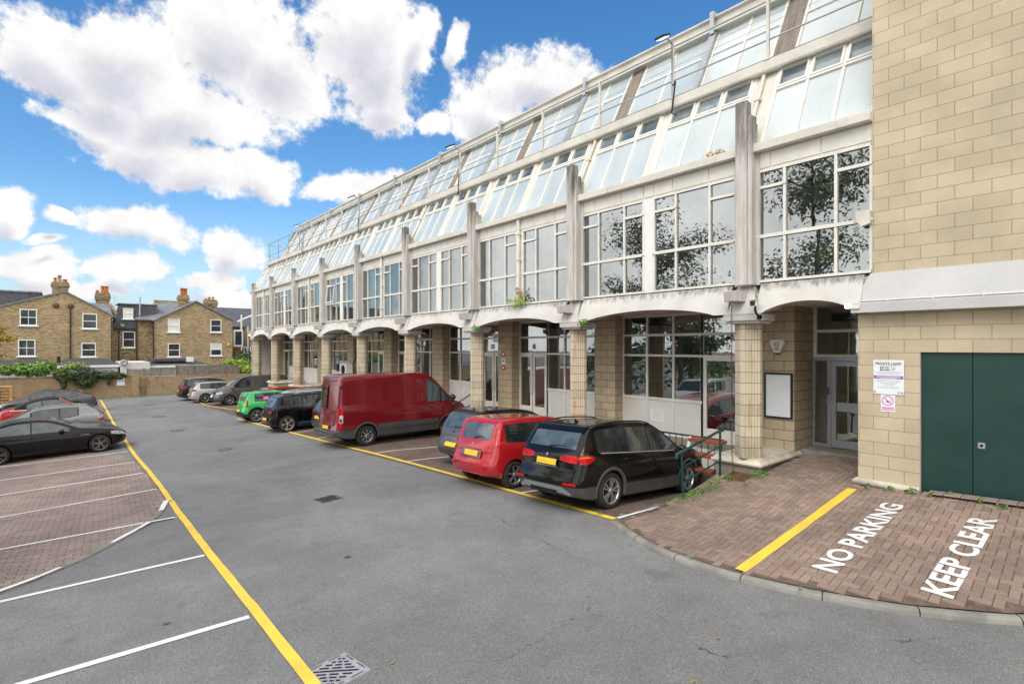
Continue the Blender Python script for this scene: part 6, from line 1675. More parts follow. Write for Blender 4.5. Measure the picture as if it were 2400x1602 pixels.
HC = thing('brick_house', (10.4, 66, -.8), 'brown brick gabled house with grey slate roof and white sash windows near the fence', 'house')
m = MB(); m.prism([(6.95,-.9),(13.85,-.9),(13.85,5.92),(10.45,7.7),(6.95,5.78)], 'y', 62, 62.3); m.prism([(62.3,-.9),(74,-.9),(74,5.9),(62.3,5.9)], 'x', 13.6, 13.85); m.build('wall', 'stock_brick', HC)
m = MB(); m.add([(5.45,62.7,5.90),(6.98,61.85,5.82),(10.52,61.85,7.86),(10.2,66,8.0),(7.4,66,7.75)], [(0,1,2,3,4)], False); m.add([(10.52,61.85,7.86),(14.1,61.85,5.92),(14.1,74,5.92),(10.2,74,7.95),(10.2,66,8.0)], [(0,1,2,3,4)], False)
m.add([(5.45,62.7,5.80),(6.98,61.85,5.72),(6.98,61.85,5.82),(5.45,62.7,5.90)], [(0,1,2,3)], False); m.add([(6.98,61.85,5.70),(10.52,61.85,7.74),(10.52,61.85,7.86),(6.98,61.85,5.82)], [(0,1,2,3)], False); m.add([(10.52,61.85,7.74),(14.1,61.85,5.80),(14.1,61.85,5.92),(10.52,61.85,7.86)], [(0,1,2,3)], False); m.build('roof', 'slate_light', HC)
m = MB(); m.box(7.4, 10.6, 65.9, 66.3, 7.7, 8.02); m.build('ridge_wall', 'dark_stock_brick', HC)
for i, (x0, x1, z0, z1) in enumerate(((8.08,9.1,4.64,5.93),(8.08,9.1,2.2,3.52),(11.79,12.8,4.70,5.98),(11.79,12.83,2.27,3.54))): sash(HC, x0, x1, z0, z1, 61.98, (1, 2), blind=(2, 0, 0, 1)[i])
chimney(HC, 9.08, 10.12, 63, 64, 6.9, 8.44, [(9.46,.75,.14,'terracotta'),(9.66,.75,.14,'terracotta'),(9.86,.75,.14,'terracotta')])
chimney(HC, 11.65, 12.95, 64.2, 65.2, 6.2, 8.2, [(12.2,.32,.14,'terracotta'),(12.55,.36,.15,'stone_trim'),(11.9,.16,.13,'terracotta')])
pipe(HC, [(6.9,61.9,5.7),(6.9,61.9,-.5)]); m = MB(); m.box(13.35, 13.6, 61.9, 61.99, 3.3, 3.55); m.build('alarm_box', 'yellow_paint', HC, .03)
HD = thing('brick_house', (17, 72, -.8), 'far house with a grey slate roof and white bargeboard beside the office end', 'house')
m = MB(); m.box(13.9, 22, 68.0, 68.3, -.9, 5.6); m.box(16.4, 22, 66, 68, -.9, 5.4); m.build('wall', 'dark_stock_brick', HD)
m = MB(); m.add([(13.6,67.6,5.5),(22,67.6,5.5),(22,73,8.0),(13.6,73,8.0)], [(0,1,2,3)], False); m.build('roof', 'slate', HD)
m = MB(); m.box(14.8, 15.75, 65.6, 66.0, 3.2, 5.1); m.build('bay_window', 'house_white', HD); m = MB(); m.box(14.95, 15.6, 65.58, 65.6, 3.4, 4.9); m.build('pane', 'house_glass', HD)
pipe(HD, [(15.6,65.7,6.8),(15.6,65.7,2.8)], .09, 'house_white'); pipe(HD, [(15.2,65.8,6.0),(17,65.8,6.9)], .09, 'house_white', 'bargeboard'); pipe(HD, [(16.3,65.8,5.5),(16.3,65.8,0)], .05, 'house_white')
sash(HD, 15.9, 16.25, 2.5, 3.2, 65.9, (1, 2)); sash(HD, 16.55, 17.0, 2.2, 3.2, 65.9, (1, 2))
# low extensions with felt roofs
for i, (x0, x1, z0, z1, y0, wall, lb) in enumerate(((-7, -.35, 1.55, 1.98, 56.5, 'render_wall', 'low dark felt roofed extension behind the green bushes'), (-.2, 3.85, 1.62, 2.02, 56.2, 'render_wall', 'low extension with a dark roof and white fascia behind the ivy'), (6.0, 10.65, 1.50, 1.78, 56, 'house_white', 'white walled garden extension with a dark roof behind the timber fence'))):
    t = thing('house_extension', ((x0+x1)/2, 59, -.8), lb, 'extension', 'garden extensions')
    m = MB(); m.box(x0+.1, x1-.1, y0+.15, 61.9, -.9, z0-.02); m.build('wall', wall, t)
    m = MB(); m.box(x0, x1, y0, 61.85, z0, z0+.10); m.add([(x0+.1,y0+.1,z0+.101),(x1-.1,y0+.1,z0+.101),(x1-.5,61.8,z1+.1),(x0+.5,61.8,z1+.1)], [(0,1,2,3)], False); m.add([(x0+.1,y0+.1,z0+.101),(x0+.5,61.8,z1+.1),(x0+.1,61.8,z0+.101)], [(0,1,2)], False); m.add([(x1-.1,y0+.1,z0+.101),(x1-.1,61.8,z0+.101),(x1-.5,61.8,z1+.1)], [(0,1,2)], False); m.build('roof', 'felt_roof', t)
    m = MB(); m.box(x0, x1, y0-.04, y0-.002, z0-.14, z0+.06); m.build('fascia', 'house_white' if i else 'felt_roof', t)
    if i == 2:
        m = MB(); m.box(6.4, 9.4, 57.5, 60, 1.9, 2.06); m.build('roof_light', 'felt_roof', t, .02); m = MB(); m.box(8.95, 9.5, 57.2, 57.6, 1.8, 2.25); m.build('vent_cowl', 'house_white', t)
    if i == 0: pipe(t, [(-.1,57,1.9),(-.1,57,2.4)], .13, 'black_plastic', 'flue')
t = thing('house_extension', (5, 58, -.8), 'pale grey rendered wall with a satellite dish between the extensions', 'extension', 'garden extensions')
m = MB(); m.box(3.9, 5.95, 55.6, 61.9, -.9, 1.86); m.build('wall', 'render_wall', t)
t = thing('satellite_dish', (4.1, 55.5, 1.8), 'grey satellite dish facing right above the ivy end', 'satellite dish')
m = MB(); m.lathe([(.001,.06),(.14,.045),(.26,.0),(.265,-.012),(.15,.03),(.001,.045)], (4.1, 55.35, 1.86), 'y', 18); m.build('dish', 'galvanised', t); m = MB(); m.tube([(4.1,55.4,1.7),(4.3,55.0,1.66)], .012, 5); m.tube([(4.1,55.4,1.86),(4.05,55.6,1.6)], .02, 5); m.build('feed_arm', 'galvanised', t)
# ------------------------------------------------------------------ boundary wall, fences, planting
BW = thing('boundary_wall', (4, 53.6, -.9), 'old patched brick boundary wall closing the car park', 'wall')
m = MB(); m.box(-12, 4.7, 53.5, 53.75, -1.2, .86); m.box(4.72, 16.0, 53.55, 53.8, -1.2, .72); m.build('wall', 'wall_brick', BW)
m = MB(); m.box(4.45, 4.98, 53.42, 53.86, -1.2, .92); m.build('pier', 'wall_brick', BW); m = MB(); m.box(-12, 4.4, 53.46, 53.79, .862, .93); m.build('coping', 'dark_stock_brick', BW)
def panel_fence(x0, x1, z0, z1, y, lb, slats, n):
    t = thing('timber_fence', ((x0+x1)/2, y, z0), lb, 'fence', 'timber fences on the wall'); w = (x1-x0)/n
    for k in range(n):
        a = x0 + k*w; m = MB()
        if slats:
            zz = z0
            while zz < z1-.08: m.box(a+.05, a+w-.05, y, y+.025, zz, zz+.085); zz += .10
        else:
            xx = a+.05
            while xx < a+w-.06: m.box(xx, xx+.10, y+random.uniform(0,.012), y+.03, z0, z1+random.uniform(-.012,.012)); xx += .108
        m.build('fence_panel', 'fence_timber', t); m = MB(); m.box(a-.04, a+.05, y-.04, y+.06, z0-.3, z1+.07); m.build('post', 'fence_timber', t)
panel_fence(4.2, 7.6, .75, 1.36, 53.9, 'grey weathered horizontal board fence standing on the brick wall', True, 3)
panel_fence(7.64, 12.7, .58, 1.58, 54.0, 'taller brown vertical board fence on the wall beside the bush', False, 4)
t = thing('iron_railing', (-6, 53.7, .93), 'green iron railing on the wall beneath the left bushes', 'railing')
m = MB(); m.tube([(-12,53.62,1.32),(-.6,53.62,1.32)], .018, 6); m.build('rail', 'green_rail', t)
m = MB(); x = -12
while x < -.6: m.tube([(x,53.62,.92),(x,53.62,1.42)], .012, 5); x += .16
m.build('bars', 'green_rail', t)
bush('ivy', 'dark green ivy mound spilling over the brick wall', 'ivy', [(1.15,53.3,1.15,1.15,.5,.75,900),(1.5,53.25,.65,.85,.35,.75,800),(2.7,53.35,1.0,1.3,.35,.38,650),(.1,53.35,1.05,.55,.35,.55,380),(.2,53.3,.45,.22,.2,.6,160),(3.6,53.4,.85,.6,.3,.3,200),(2.95,53.3,.5,.15,.2,.45,90)], 'leaf_ivy', .15, 1.5, 5)
bush('shrub', 'yellowing shrub tip rising above the ivy', 'shrub', [(.9,53.6,1.7,.9,.4,.35,300),(.15,53.6,1.35,.5,.3,.35,140)], 'leaf_lime', .15, 1.3, 6)
bush('shrub', 'fresh green spreading shrub on the wall behind the railing', 'shrub', [(-1.3,54.3,1.45,1.0,.7,.6,620),(-.9,54.4,1.75,.7,.6,.42,380),(-2.3,54.3,1.5,.8,.7,.5,400),(-3.2,54.3,1.5,.8,.6,.42,300),(-4.4,54.4,1.5,1.,.7,.5,300)], 'leaf_bright', .22, 1.3, 8)
bush('shrub', 'bright green shrub at the end of the fence next to the office', 'shrub', [(12.9,54.6,1.4,1.1,.7,.8,600),(11.9,54.6,1.75,.7,.6,.4,260),(13.5,54.3,1.1,.7,.6,.7,350)], 'leaf_lime', .20, 1.4, 9)
bush('shrub', 'dark laurel shrub in the gap beside the far house', 'shrub', [(14.6,60,2.2,.9,.8,.8,420)], 'leaf_dark', .22, 1.3, 10)
rnd = random.Random(12)
t = thing('autumn_tree', (-4.0, 51.5, -.9), 'young tree with yellow autumn leaves at the left edge', 'tree')
m = MB(); m.tube([(-4.0,51.5,-1),(-3.9,51.5,1.5),(-3.8,51.5,3.2),(-3.6,51.5,5.0)], [.09,.08,.05,.015], 7)
for k in range(14): z = rnd.uniform(1.6, 4.8); m.tube([(-3.85,51.5,z),(-3.85+rnd.uniform(-1.2,1.5),51.5+rnd.uniform(-.9,.9),z+rnd.uniform(.1,.7))], [.02,.005], 5)
m.build('trunk', 'bark', t); m = MB()
for (x, z, r, n) in ((-3.3,4.4,.6,170),(-2.9,3.85,.55,150),(-3.6,3.4,.7,190),(-4.3,4.2,.9,260),(-3.4,2.6,.5,110),(-4.5,3.0,.8,220),(-2.6,3.75,.35,60)): clump(m, (x, 51.5, z), (r, r*.8, r*.6), n, .2, rnd, .2)
m.build('crown', 'leaf_yellow', t)
rnd = random.Random(14); m = MB()
x = -1.5
while x < 8.6:
    for _ in range(16): leaf(m, Vector((x+rnd.uniform(0,.3), 53.35-rnd.random()**2*.55, gz(x,53.2)+rnd.uniform(.02,.14))), Vector((rnd.uniform(-1,1), -1, rnd.uniform(-.2,.6))), .13, rnd, .3)
    x += .22 if x > 4.6 else .5
tag(m.build('grass', 'leaf_weed'), kind='stuff')
# wooden pallets stacked on edge, orange traffic cone
t = thing('pallet_stack', (-3.2, 50.5, gz(-3,50.5)), 'stack of pale wooden pallets by the wall at the left edge', 'pallets')
z = gz(-3, 50.5)
for k in range(7):
    m = MB(); zz = z + k*.205
    for q in range(3): m.box(-3.9+q*.62, -3.76+q*.62, 50.0, 51.0, zz+.02, zz+.15)
    for q in range(6): m.box(-3.9, -2.52, 50.0+q*.17, 50.12+q*.17, zz+.152, zz+.195)
    for q in range(3): m.box(-3.9, -2.52, 50.0+q*.42, 50.1+q*.42, zz, zz+.018)
    m.build('pallet', 'pallet_timber', t)
t = thing('traffic_cone', (1.2, 51, gz(1.2,51)), 'orange cone standing behind the slate grey saloon', 'cone')
m = MB(); z = gz(1.2,51); m.lathe([(.15,.04),(.13,.05),(.035,.82),(.001,.84)], (1.2,51,z), 'z', 14); m.build('cone', 'orange_plastic', t); m = MB(); m.box(.97,1.43,50.77,51.23,z,z+.045); m.build('base', 'black_plastic', t, .01)
t = thing('wall_notice', (3.75, 53.4, .4), 'white parking notice with a dark line fixed to the brick wall', 'notice')
m = MB(); m.box(3.48, 4.0, 53.46, 53.495, .06, .76); m.build('board', 'sign_white', t); m = MB(); m.box(3.5, 3.98, 53.455, 53.459, .40, .425); m.box(3.66, 3.82, 53.455, 53.459, .56, .64); m.build('print', 'ink', t)
# ------------------------------------------------------------------ signs and fittings on the tower and arcade
XW = 11.0
def sign_rect(m, y0, y1, z0, z1, off=.0): m.poly([(XW-off, y0, z0), (XW-off, y0, z1), (XW-off, y1, z1), (XW-off, y1, z0)])
S = thing('parking_sign', (XW, 2.865, 2.67), 'large white private land parking sign with a purple band on the tan blocks', 'sign')
m = MB(); m.box(XW-.016, XW-.002, 2.64, 3.09, 2.37, 2.965); m.build('board', 'sign_white', S, .004)
UY, UZ = (0, -1, 0), (0, 0, 1)
m = MB(); text_on(m, 'PRIVATE LAND', (XW-.0175, 2.865, 2.885), UY, UZ, .06, .0016, width=.385); text_on(m, 'TERMS AND CONDITIONS', (XW-.0175, 2.865, 2.862), UY, UZ, .022, .0, width=.26); m.build('heading', 'ink', S)
m = MB()
for k, y in enumerate((2.955, 2.875, 2.792)):
    if k < 2: sign_rect(m, y-.033, y+.033, 2.785, 2.845, .0175)
    else:
        for j in range(4):
            for q in range(3): sign_rect(m, y-.030+j*.017, y-.020+j*.017, 2.790+q*.021, 2.800+q*.021, .0175)
m.build('pictograms', 'ink', S)
m = MB(); sign_rect(m, 2.925, 2.978, 2.803, 2.825, .018); sign_rect(m, 2.862, 2.872, 2.795, 2.838, .018); sign_rect(m, 2.845, 2.856, 2.795, 2.838, .018); sign_rect(m, 2.88, 2.9, 2.80, 2.83, .018); m.build('pictogram_detail', 'sign_white', S)
m = MB()
for z, w in ((2.762,.40),(2.742,.37),(2.722,.33),(2.612,.35),(2.592,.36),(2.568,.28),(2.55,.20),(2.53,.18),(2.50,.30),(2.48,.34)): sign_rect(m, 2.865-w/2, 2.865+w/2, z, z+.006, .0175)
m.build('small_print', 'grey_ink', S)
m = MB(); sign_rect(m, 2.65, 3.08, 2.642, 2.695, .0175); m.build('purple_band', 'purple_ink', S)
m = MB()
for z, w in ((2.678,.34),(2.662,.38),(2.647,.24)): sign_rect(m, 2.865-w/2, 2.865+w/2, z, z+.007, .018)
m.build('band_lettering', 'sign_white', S)
m = MB()
for y, r in ((3.065, .017), (2.715, .015), (2.668, .017)): m.lathe([(r, 0), (r*.55, 0)], (XW-.0178, y, 2.408), 'x', 14)
m.build('logos', 'ink', S)
S = thing('no_smoking_sign', (XW, 2.875, 2.21), 'small white no smoking sign with a pink ring below the parking sign', 'sign')
m = MB(); m.box(XW-.007, XW-.002, 2.77, 2.98, 2.07, 2.362); m.build('board', 'sign_white', S)
m = MB(); m.lathe([(.088,0),(.072,0)], (XW-.009, 2.875, 2.262), 'x', 28); m.obox((XW-.010, 2.875+.060, 2.262+.048), (.0015,0,0), (0,-.108,-.108), (0,-.011,.011)); sign_rect(m, 2.783, 2.967, 2.095, 2.148, .0085); m.build('pink_ring', 'pink_ink', S)
m = MB(); m.obox((XW-.0098, 2.90, 2.245), (.0006,0,0), (0,-.035,-.02), (0,-.010,.016)); m.obox((XW-.0098, 2.862, 2.235), (.0006,0,0), (0,-.03,.045), (0,-.006,.0)); m.build('cigarette', 'ink', S)
m = MB(); text_on(m, 'No Smoking', (XW-.0095, 2.875, 2.108), UY, UZ, .034, .0008, width=.16); m.build('lettering', 'sign_white', S)
# whiteboard on the entrance pier
XP = 12.6
S = thing('notice_board', (XP, 5.42, 2.1), 'blank white notice board with a black frame on the entrance pier', 'notice board')
m = MB(); m.box(XP-.03, XP-.002, 5.14, 5.69, 1.60, 2.56); m.build('board', 'sign_white', S); m = MB()
for a in ((5.10,5.14,1.56,2.60),(5.69,5.73,1.56,2.60)): m.box(XP-.045, XP-.002, *a)
m.box(XP-.045, XP-.002, 5.14, 5.69, 1.56, 1.60); m.box(XP-.045, XP-.002, 5.14, 5.69, 2.56, 2.60); m.build('frame', 'black_plastic', S)
def alarm(x, y, z, lb, col):
    S = thing('alarm_box', (x, y, z), lb, 'alarm box'); P = [(y-.17,z+.10),(y-.13,z+.16),(y+.13,z+.16),(y+.17,z+.10),(y+.06,z-.14),(y-.06,z-.14)]
    m = MB(); m.prism(P, 'x', x-.09, x-.002); m.build('box', 'white_plastic', S, .012); m = MB(); m.prism([(y-.055,z-.142),(y+.055,z-.142),(y+.04,z-.175),(y-.04,z-.175)][::-1], 'x', x-.085, x-.01); m.build('strobe', 'ink', S)
    m = MB(); m.lathe([(.055,0),(.042,0)], (x-.0915, y, z+.05), 'x', 18); m.box(x-.0925, x-.0915, y-.035, y+.035, z+.04, z+.052); m.build('emblem', col, S)
    m = MB(); m.box(x-.0925, x-.0915, y-.05, y+.05, z-.045, z-.03); m.box(x-.0925, x-.0915, y-.06, y+.06, z-.075, z-.062); m.build('lettering', 'ink', S)
alarm(XP, 5.42, 3.20, 'white wedge alarm box with a red emblem above the notice board', 'tail_red')
S = thing('alarm_box', (12.58, 15.75, 3.6), 'small white alarm bell box high on the pier between doors 8 and 10', 'alarm box')
m = MB(); m.prism([(15.55,3.45),(15.62,3.36),(15.82,3.36),(15.88,3.45),(15.88,3.70),(15.55,3.70)], 'x', 12.47, 12.598); m.build('box', 'white_plastic', S, .015); m = MB(); m.box(12.468, 12.47, 15.62, 15.80, 3.56, 3.6); m.build('lettering', 'ink', S)
# small signs on the pier between doors 8 and 10
for i, (z, mt, lb) in enumerate(((2.92,'tail_red','small red square sign, topmost of three on the pier beside door 8'),(2.66,'sign_white','small white sign, middle of three on the pier beside door 8'),(2.41,'tail_red','small red sign, lowest of three on the pier beside door 8'))):
    S = thing('fire_sign', (12.59, 15.4, z), lb, 'sign', 'small signs on the pier'); m = MB(); m.box(12.588, 12.598, 15.29, 15.48, z-.08 if i != 1 else z-.12, z+.09); m.build('plate', mt, S)
    m = MB(); m.box(12.585, 12.587, 15.34, 15.43, z-.03, z+.045); m.build('symbol', 'sign_white' if i != 1 else 'badge_blue', S)
for n, y, z in (('8', 14.15, 3.12), ('10', 16.55, 3.12)):
    S = thing('door_number', (12.98, y, z), 'black number %s on the glass above its double doors' % n, 'door number', 'door numbers'); m = MB(); text_on(m, n, (12.985, y, z), UY, UZ, .25, .006); m.build('digits', 'ink', S)
for y, z, lb in ((8.95, 1.25, 'printed white notice taped to the shopfront panel behind the black SUV'), (18.4, 1.2, 'white paper notice on the panel behind the maroon van')):
    S = thing('paper_notice', (12.98, y, z), lb, 'notice', 'paper notices'); m = MB(); m.box(12.982, 12.986, y-.22, y+.22, z-.17, z+.17); m.build('paper', 'sign_white', S)
    m = MB()
    for k in range(7): w = .16 - .02*(k % 3); m.poly([(12.981, y-w, z+.12-k*.038), (12.981, y-w, z+.128-k*.038), (12.981, y+w, z+.128-k*.038), (12.981, y+w, z+.12-k*.038)])
    m.build('print', 'grey_ink', S)
# chain hanging from the first spout into a little gully
S = thing('rain_chain', (10.56, 5.45, .6), 'rusty rain chain hanging from the spout to the gully by the first column', 'chain')
m = MB(); z = 4.12; k = 0
while z > .62:
    pts = []
    for q in range(8): a = 2*PI*q/8; d = .016*math.cos(a); pts.append((10.56 + (d if k % 2 else 0) + max(0, 1.2-z)*.10, 5.48 + (0 if k % 2 else d), z - .03 + .032*math.sin(a)))
    m.tube(pts, .005, 4, closed=True); z -= .052; k += 1
m.build('links', 'rust', S)
S = thing('gully_grate', (10.55, 5.35, .62), 'rusty slotted gully grate among weeds at the foot of the first column', 'grate')
m = MB()
for k in range(9): x = 10.33 + k*.05; m.obox((x, 5.1, ramp(x,5.3)+.012), (.028,0,.006), (0,.45,.0), (0,0,.02))
m.build('bars', 'rust', S)
# CCTV camera on the first capital
S = thing('security_camera', (10.7, 5.05, 3.95), 'white boxed security camera on a black arm over the first column', 'camera')
m = MB(); m.obox((10.44,4.92,4.00), (.24,.05,.03), (-.02,.12,0), (0,0,.11)); m.build('housing', 'white_plastic', S, .008); m = MB(); m.obox((10.40,4.90,4.115), (.30,.06,.035), (-.025,.155,0), (0,0,.012)); m.build('hood', 'dirty_cream', S)
m = MB(); m.obox((10.435,4.935,4.01), (.004,.001,0), (-.018,.095,0), (0,0,.085)); m.build('lens', 'black_plastic', S); m = MB(); m.tube([(10.58,5.0,4.0),(10.58,5.0,3.92),(10.64,5.0,3.85),(10.73,4.98,3.80)], .022, 7); m.lathe([(.05,0),(.05,.03),(.001,.03)][::-1], (10.70,4.98,3.79), 'x', 12); m.build('arm', 'black_plastic', S)
S = thing('bulkhead_lamp', (10.9, 3.34, 4.0), 'small lit lamp tucked under the arch at the corner of the white band', 'lamp')
m = MB(); m.lathe([(.001,-.05),(.05,-.045),(.06,0),(.04,.03),(.001,.03)], (10.78,3.42,3.93), 'z', 12); m.build('lamp', 'lamp_glow', S); m = MB(); m.tube([(10.78,3.42,3.96),(10.9,3.36,4.02)], .02, 6); m.build('bracket', 'black_plastic', S)
pp = MATS['lamp_glow'].node_tree.nodes['Principled BSDF']; pp.inputs['Emission Color'].default_value = (1, .86, .62, 1); pp.inputs['Emission Strength'].default_value = 1.6
m_, t_, p_ = new_mat('led_face'); p_.inputs['Base Color'].default_value = (.85,.87,.9,1); p_.inputs['Emission Color'].default_value = (.9,.95,1,1); p_.inputs['Emission Strength'].default_value = .9
S = thing('motion_sensor', (10.95, 3.2, 5.5), 'small cream sensor box at the tower edge beside the upper window', 'sensor')
m = MB(); m.prism([(3.12,5.62),(3.34,5.62),(3.34,5.46),(3.26,5.34),(3.12,5.38)], 'x', 10.90, 11.02); m.build('box', 'dirty_cream', S, .01)
# floodlights on the walkway rail
for y, lb in ((7.72, 'LED floodlight on the rail post, largest and nearest the block tower'), (17.2, 'LED floodlight on the walkway rail, second from the block tower'), (26.3, 'LED floodlight on the walkway rail, third from the block tower'), (34.7, 'LED floodlight on the walkway rail at the far roof end')):
    S = thing('floodlight', (11.84, y, 10.85), lb, 'floodlight', 'floodlights on the walkway rail')
    m = MB(); m.obox((11.30,y-.14,10.80), (.28,0,.14), (0,.28,0), (-.02,0,.05)); m.build('housing', 'black_plastic', S, .01); m = MB(); m.obox((11.325,y-.115,10.798), (.22,0,.11), (0,.23,0), (.004,0,-.008)); m.build('lens', 'led_face', S)
    m = MB(); m.tube([(11.86,y,9.4),(11.86,y,10.86),(11.56,y,10.94)], .03, 7); m.build('bracket', 'galvanised', S)
    m = MB(); m.tube([(11.80,y-.05,9.78),(11.74,y-.16,9.82),(11.74,y-.10,9.4),(11.80,y-.02,9.1),(11.85,y-.12,9.02)], .022, 6); m.build('cable', 'black_plastic', S)
# wall mounted air conditioner in the sixth bay
S = thing('air_conditioner', (12.2, 28.9, 1.6), 'white outdoor air conditioning unit standing in the arcade above the van', 'air conditioner')
m = MB(); m.box(12.0, 12.4, 28.35, 29.25, 1.58, 2.28); m.build('casing', 'white_plastic', S, .02); m = MB(); m.lathe([(.001,0),(.26,0)], (11.995,28.72,1.93), 'x', 20); m.build('fan_grille', 'matt_black', S); m = MB(); m.box(12.05, 12.35, 29.6, 29.8, 1.8, 2.2); m.tube([(12.4,28.4,2.2),(12.6,28.35,2.6),(12.6,28.35,3.6)], .04, 6); m.build('pipework', 'black_plastic', S)
m = MB(); m.box(11.9, 12.9, 28.2, 29.9, .875, 1.575); m.build('stand', 'white_panel', S)
# ------------------------------------------------------------------ handrails, railings, bench
S = thing('handrail', (9.7, 5.72, .3), 'dark green tubular handrail sloping down beside the black SUV', 'handrail')
pa = Vector((9.12,5.70,ramp(9.12,5.7)-.02)); pb = Vector((10.50,5.70,ramp(10.5,5.7)-.02))
m = MB(); m.tube([pa, pa+Vector((-.07,0,.93))], .024, 8); m.build('post', 'green_rail', S); m = MB(); m.tube([pb, pb+Vector((0,0,.98))], .024, 8); m.build('post', 'green_rail', S)
A = pa+Vector((-.07,0,.92)); B2 = pb+Vector((0,0,.97)); d = (B2-A).normalized()
m = MB(); m.tube([A-d*.16+Vector((0,0,-.07)), A-d*.17, B2+d*.10, B2+d*.11+Vector((0,0,-.05))], .027, 8); m.build('top_rail', 'green_rail', S)
for f in (.34, .67): m = MB(); m.tube([A+Vector((.03*f*2,0,-.93*f*.95)), B2+Vector((0,0,-.98*f*.95))], .017, 8); m.build('mid_rail', 'green_rail', S)
def bar_rail(y0, y1, lb, x=11.5):
    S = thing('area_railing', (x, (y0+y1)/2, gz(11,(y0+y1)/2)), lb, 'railing', 'dark railings along the light wells'); m = MB(); zt = 1.08 if y0 < 10 else .98
    m.box(x-.02, x+.02, y0, y1, zt-.025, zt+.012); m.box(x-.015, x+.015, y0, y1, gz(11,y0)+.10, gz(11,y0)+.13); m.build('rail', 'navy_rail', S); m = MB(); y = y0+.05
    while y < y1: m.tube([(x,y,gz(11,y)-.02),(x,y,zt-.02)], .011, 6); y += .17
    m.build('bars', 'navy_rail', S); m = MB(); y = y0 + .5
    while y < y1: m.box(x-.03, x+.03, y-.05, y+.05, zt+.012, zt+.025); y += 1.6
    m.build('bracket', 'navy_rail', S)
bar_rail(6.15, 9.85, 'navy blue bar railing behind the bonnet of the black SUV'); bar_rail(11.05, 14.6, 'navy blue bar railing behind the small red car')
m = MB(); m.box(11.42, 11.60, 6.1, 9.9, gz(11,8)-.2, .28); m.box(11.42, 11.60, 11, 14.65, gz(11,12)-.2, .14); tag(m.build('area_kerb', 'slab_concrete'), kind='structure')
S = thing('slatted_bench', (10.95, 6.3, .3), 'red brown timber slatted bench folded up beside the first column', 'bench')
for z, x, y0, y1, dx in ((1.02, 11.15, 6.02, 6.85, .25), (.72, 10.95, 6.05, 7.0, .25), (.40, 10.90, 6.12, 6.95, .22)):
    m = MB(); m.obox((x, y0, z), (dx,0,.02), (0,y1-y0,0), (0,0,.055)); m.build('slat', 'red_timber', S, .006)
m = MB(); m.obox((10.93,6.80,.25), (.04,0,0), (0,.07,0), (.28,.0,.86)); m.obox((11.30,6.70,.25), (.04,0,0), (0,.07,0), (.0,.0,.80)); m.build('leg', 'dirty_cream', S)
S = thing('step_handrail', (12.0, 17.4, .2), 'black tubular stair handrail beside the nose of the maroon van', 'handrail')
m = MB(); m.tube([(11.35,16.9,.95),(12.75,16.9,1.62)], .022, 7); m.tube([(11.35,16.9,.55),(12.75,16.9,1.2)], .016, 6); m.build('rail', 'black_plastic', S); m = MB(); m.tube([(11.4,16.9,gz(11,17)),(11.4,16.9,.97)], .02, 6); m.build('post', 'black_plastic', S); m = MB(); m.tube([(12.6,16.9,gz(11,17)),(12.6,16.9,1.55)], .02, 6); m.build('post', 'black_plastic', S)
# steps and bridge slabs to the double doors
for y0, y1 in ((13.3, 15.1), (15.6, 17.2)):
    m = MB(); m.box(11.55, 12.88, y0, y1, .50, .70); tag(m.build('bridge_slab', 'slab_concrete'), kind='structure')
# ------------------------------------------------------------------ drains in the tarmac
def on(x, y, dz): return (x, y, gz(x, y) + dz)
def grate(cx, cy, sz, ang, lb, mt='grate_paint'):
    """square iron gully cover with diagonal slots, lying in the road"""
    S = thing('drain_grate', (cx, cy, gz(cx, cy)), lb, 'drain grate', 'square drain grates'); ca, sa = math.cos(ang), math.sin(ang)
    def w(u, v, dz): x, y = cx + u*ca - v*sa, cy + u*sa + v*ca; return on(x, y, dz)
    h = sz/2; m = MB()
    m.add([w(-h,-h,.009), w(h,-h,.009), w(h,h,.009), w(-h,h,.009), w(-h-.01,-h-.01,-.01), w(h+.01,-h-.01,-.01), w(h+.01,h+.01,-.01), w(-h-.01,h+.01,-.01)], [(0,1,2,3),(0,4,5,1),(1,5,6,2),(2,6,7,3),(3,7,4,0)]); m.build('cover', mt, S)
    m = MB(); k = h*.80
    def slot(a, b, wd):
        a, b = Vector(a), Vector(b); d = (b-a).normalized(); n = Vector((-d.y, d.x))*wd/2
        q = [a+n, b+n, b-n, a-n]
        f = [w(p.x, p.y, .0115) for p in q]
        c0 = Vector(f[1])-Vector(f[0]); c1 = Vector(f[2])-Vector(f[0])
        m.poly(f if c0.cross(c1).z > 0 else f[::-1])
    slot((-k*.82, k*.82), (k*.82, -k*.82), sz*.05)
    for i in range(1, 6):
        o = i*k*.27; L = k*1.25 - o*.95
        if L < .03: continue
        for s_ in (-1, 1):
            c = Vector((s_*o*.72, s_*o*.72))
            for q in range(3 if i < 4 else 2):
                t0 = -L/1.41 + (q + .10)*(2*L/1.41)/(3 if i < 4 else 2); t1 = -L/1.41 + (q + .82)*(2*L/1.41)/(3 if i < 4 else 2)
                slot((c.x + t0, c.y - t0), (c.x + t1, c.y - t1), sz*.05)
    for s_ in (-1, 1):
        slot((-k*.9, s_*h*.9), (-k*.2, s_*h*.9), sz*.022); slot((k*.2, s_*h*.9), (k*.9, s_*h*.9), sz*.022); slot((s_*h*.9, -k*.9), (s_*h*.9, -k*.2), sz*.022); slot((s_*h*.9, k*.2), (s_*h*.9, k*.9), sz*.022)
    m.build('slots', 'pit', S)
grate(2.02, 5.0, .46, R(8), 'grey painted drain grate touching the yellow line in the foreground'); grate(4.47, 11.5, .46, R(6), 'iron drain grate alone in the middle of the tarmac', 'iron')
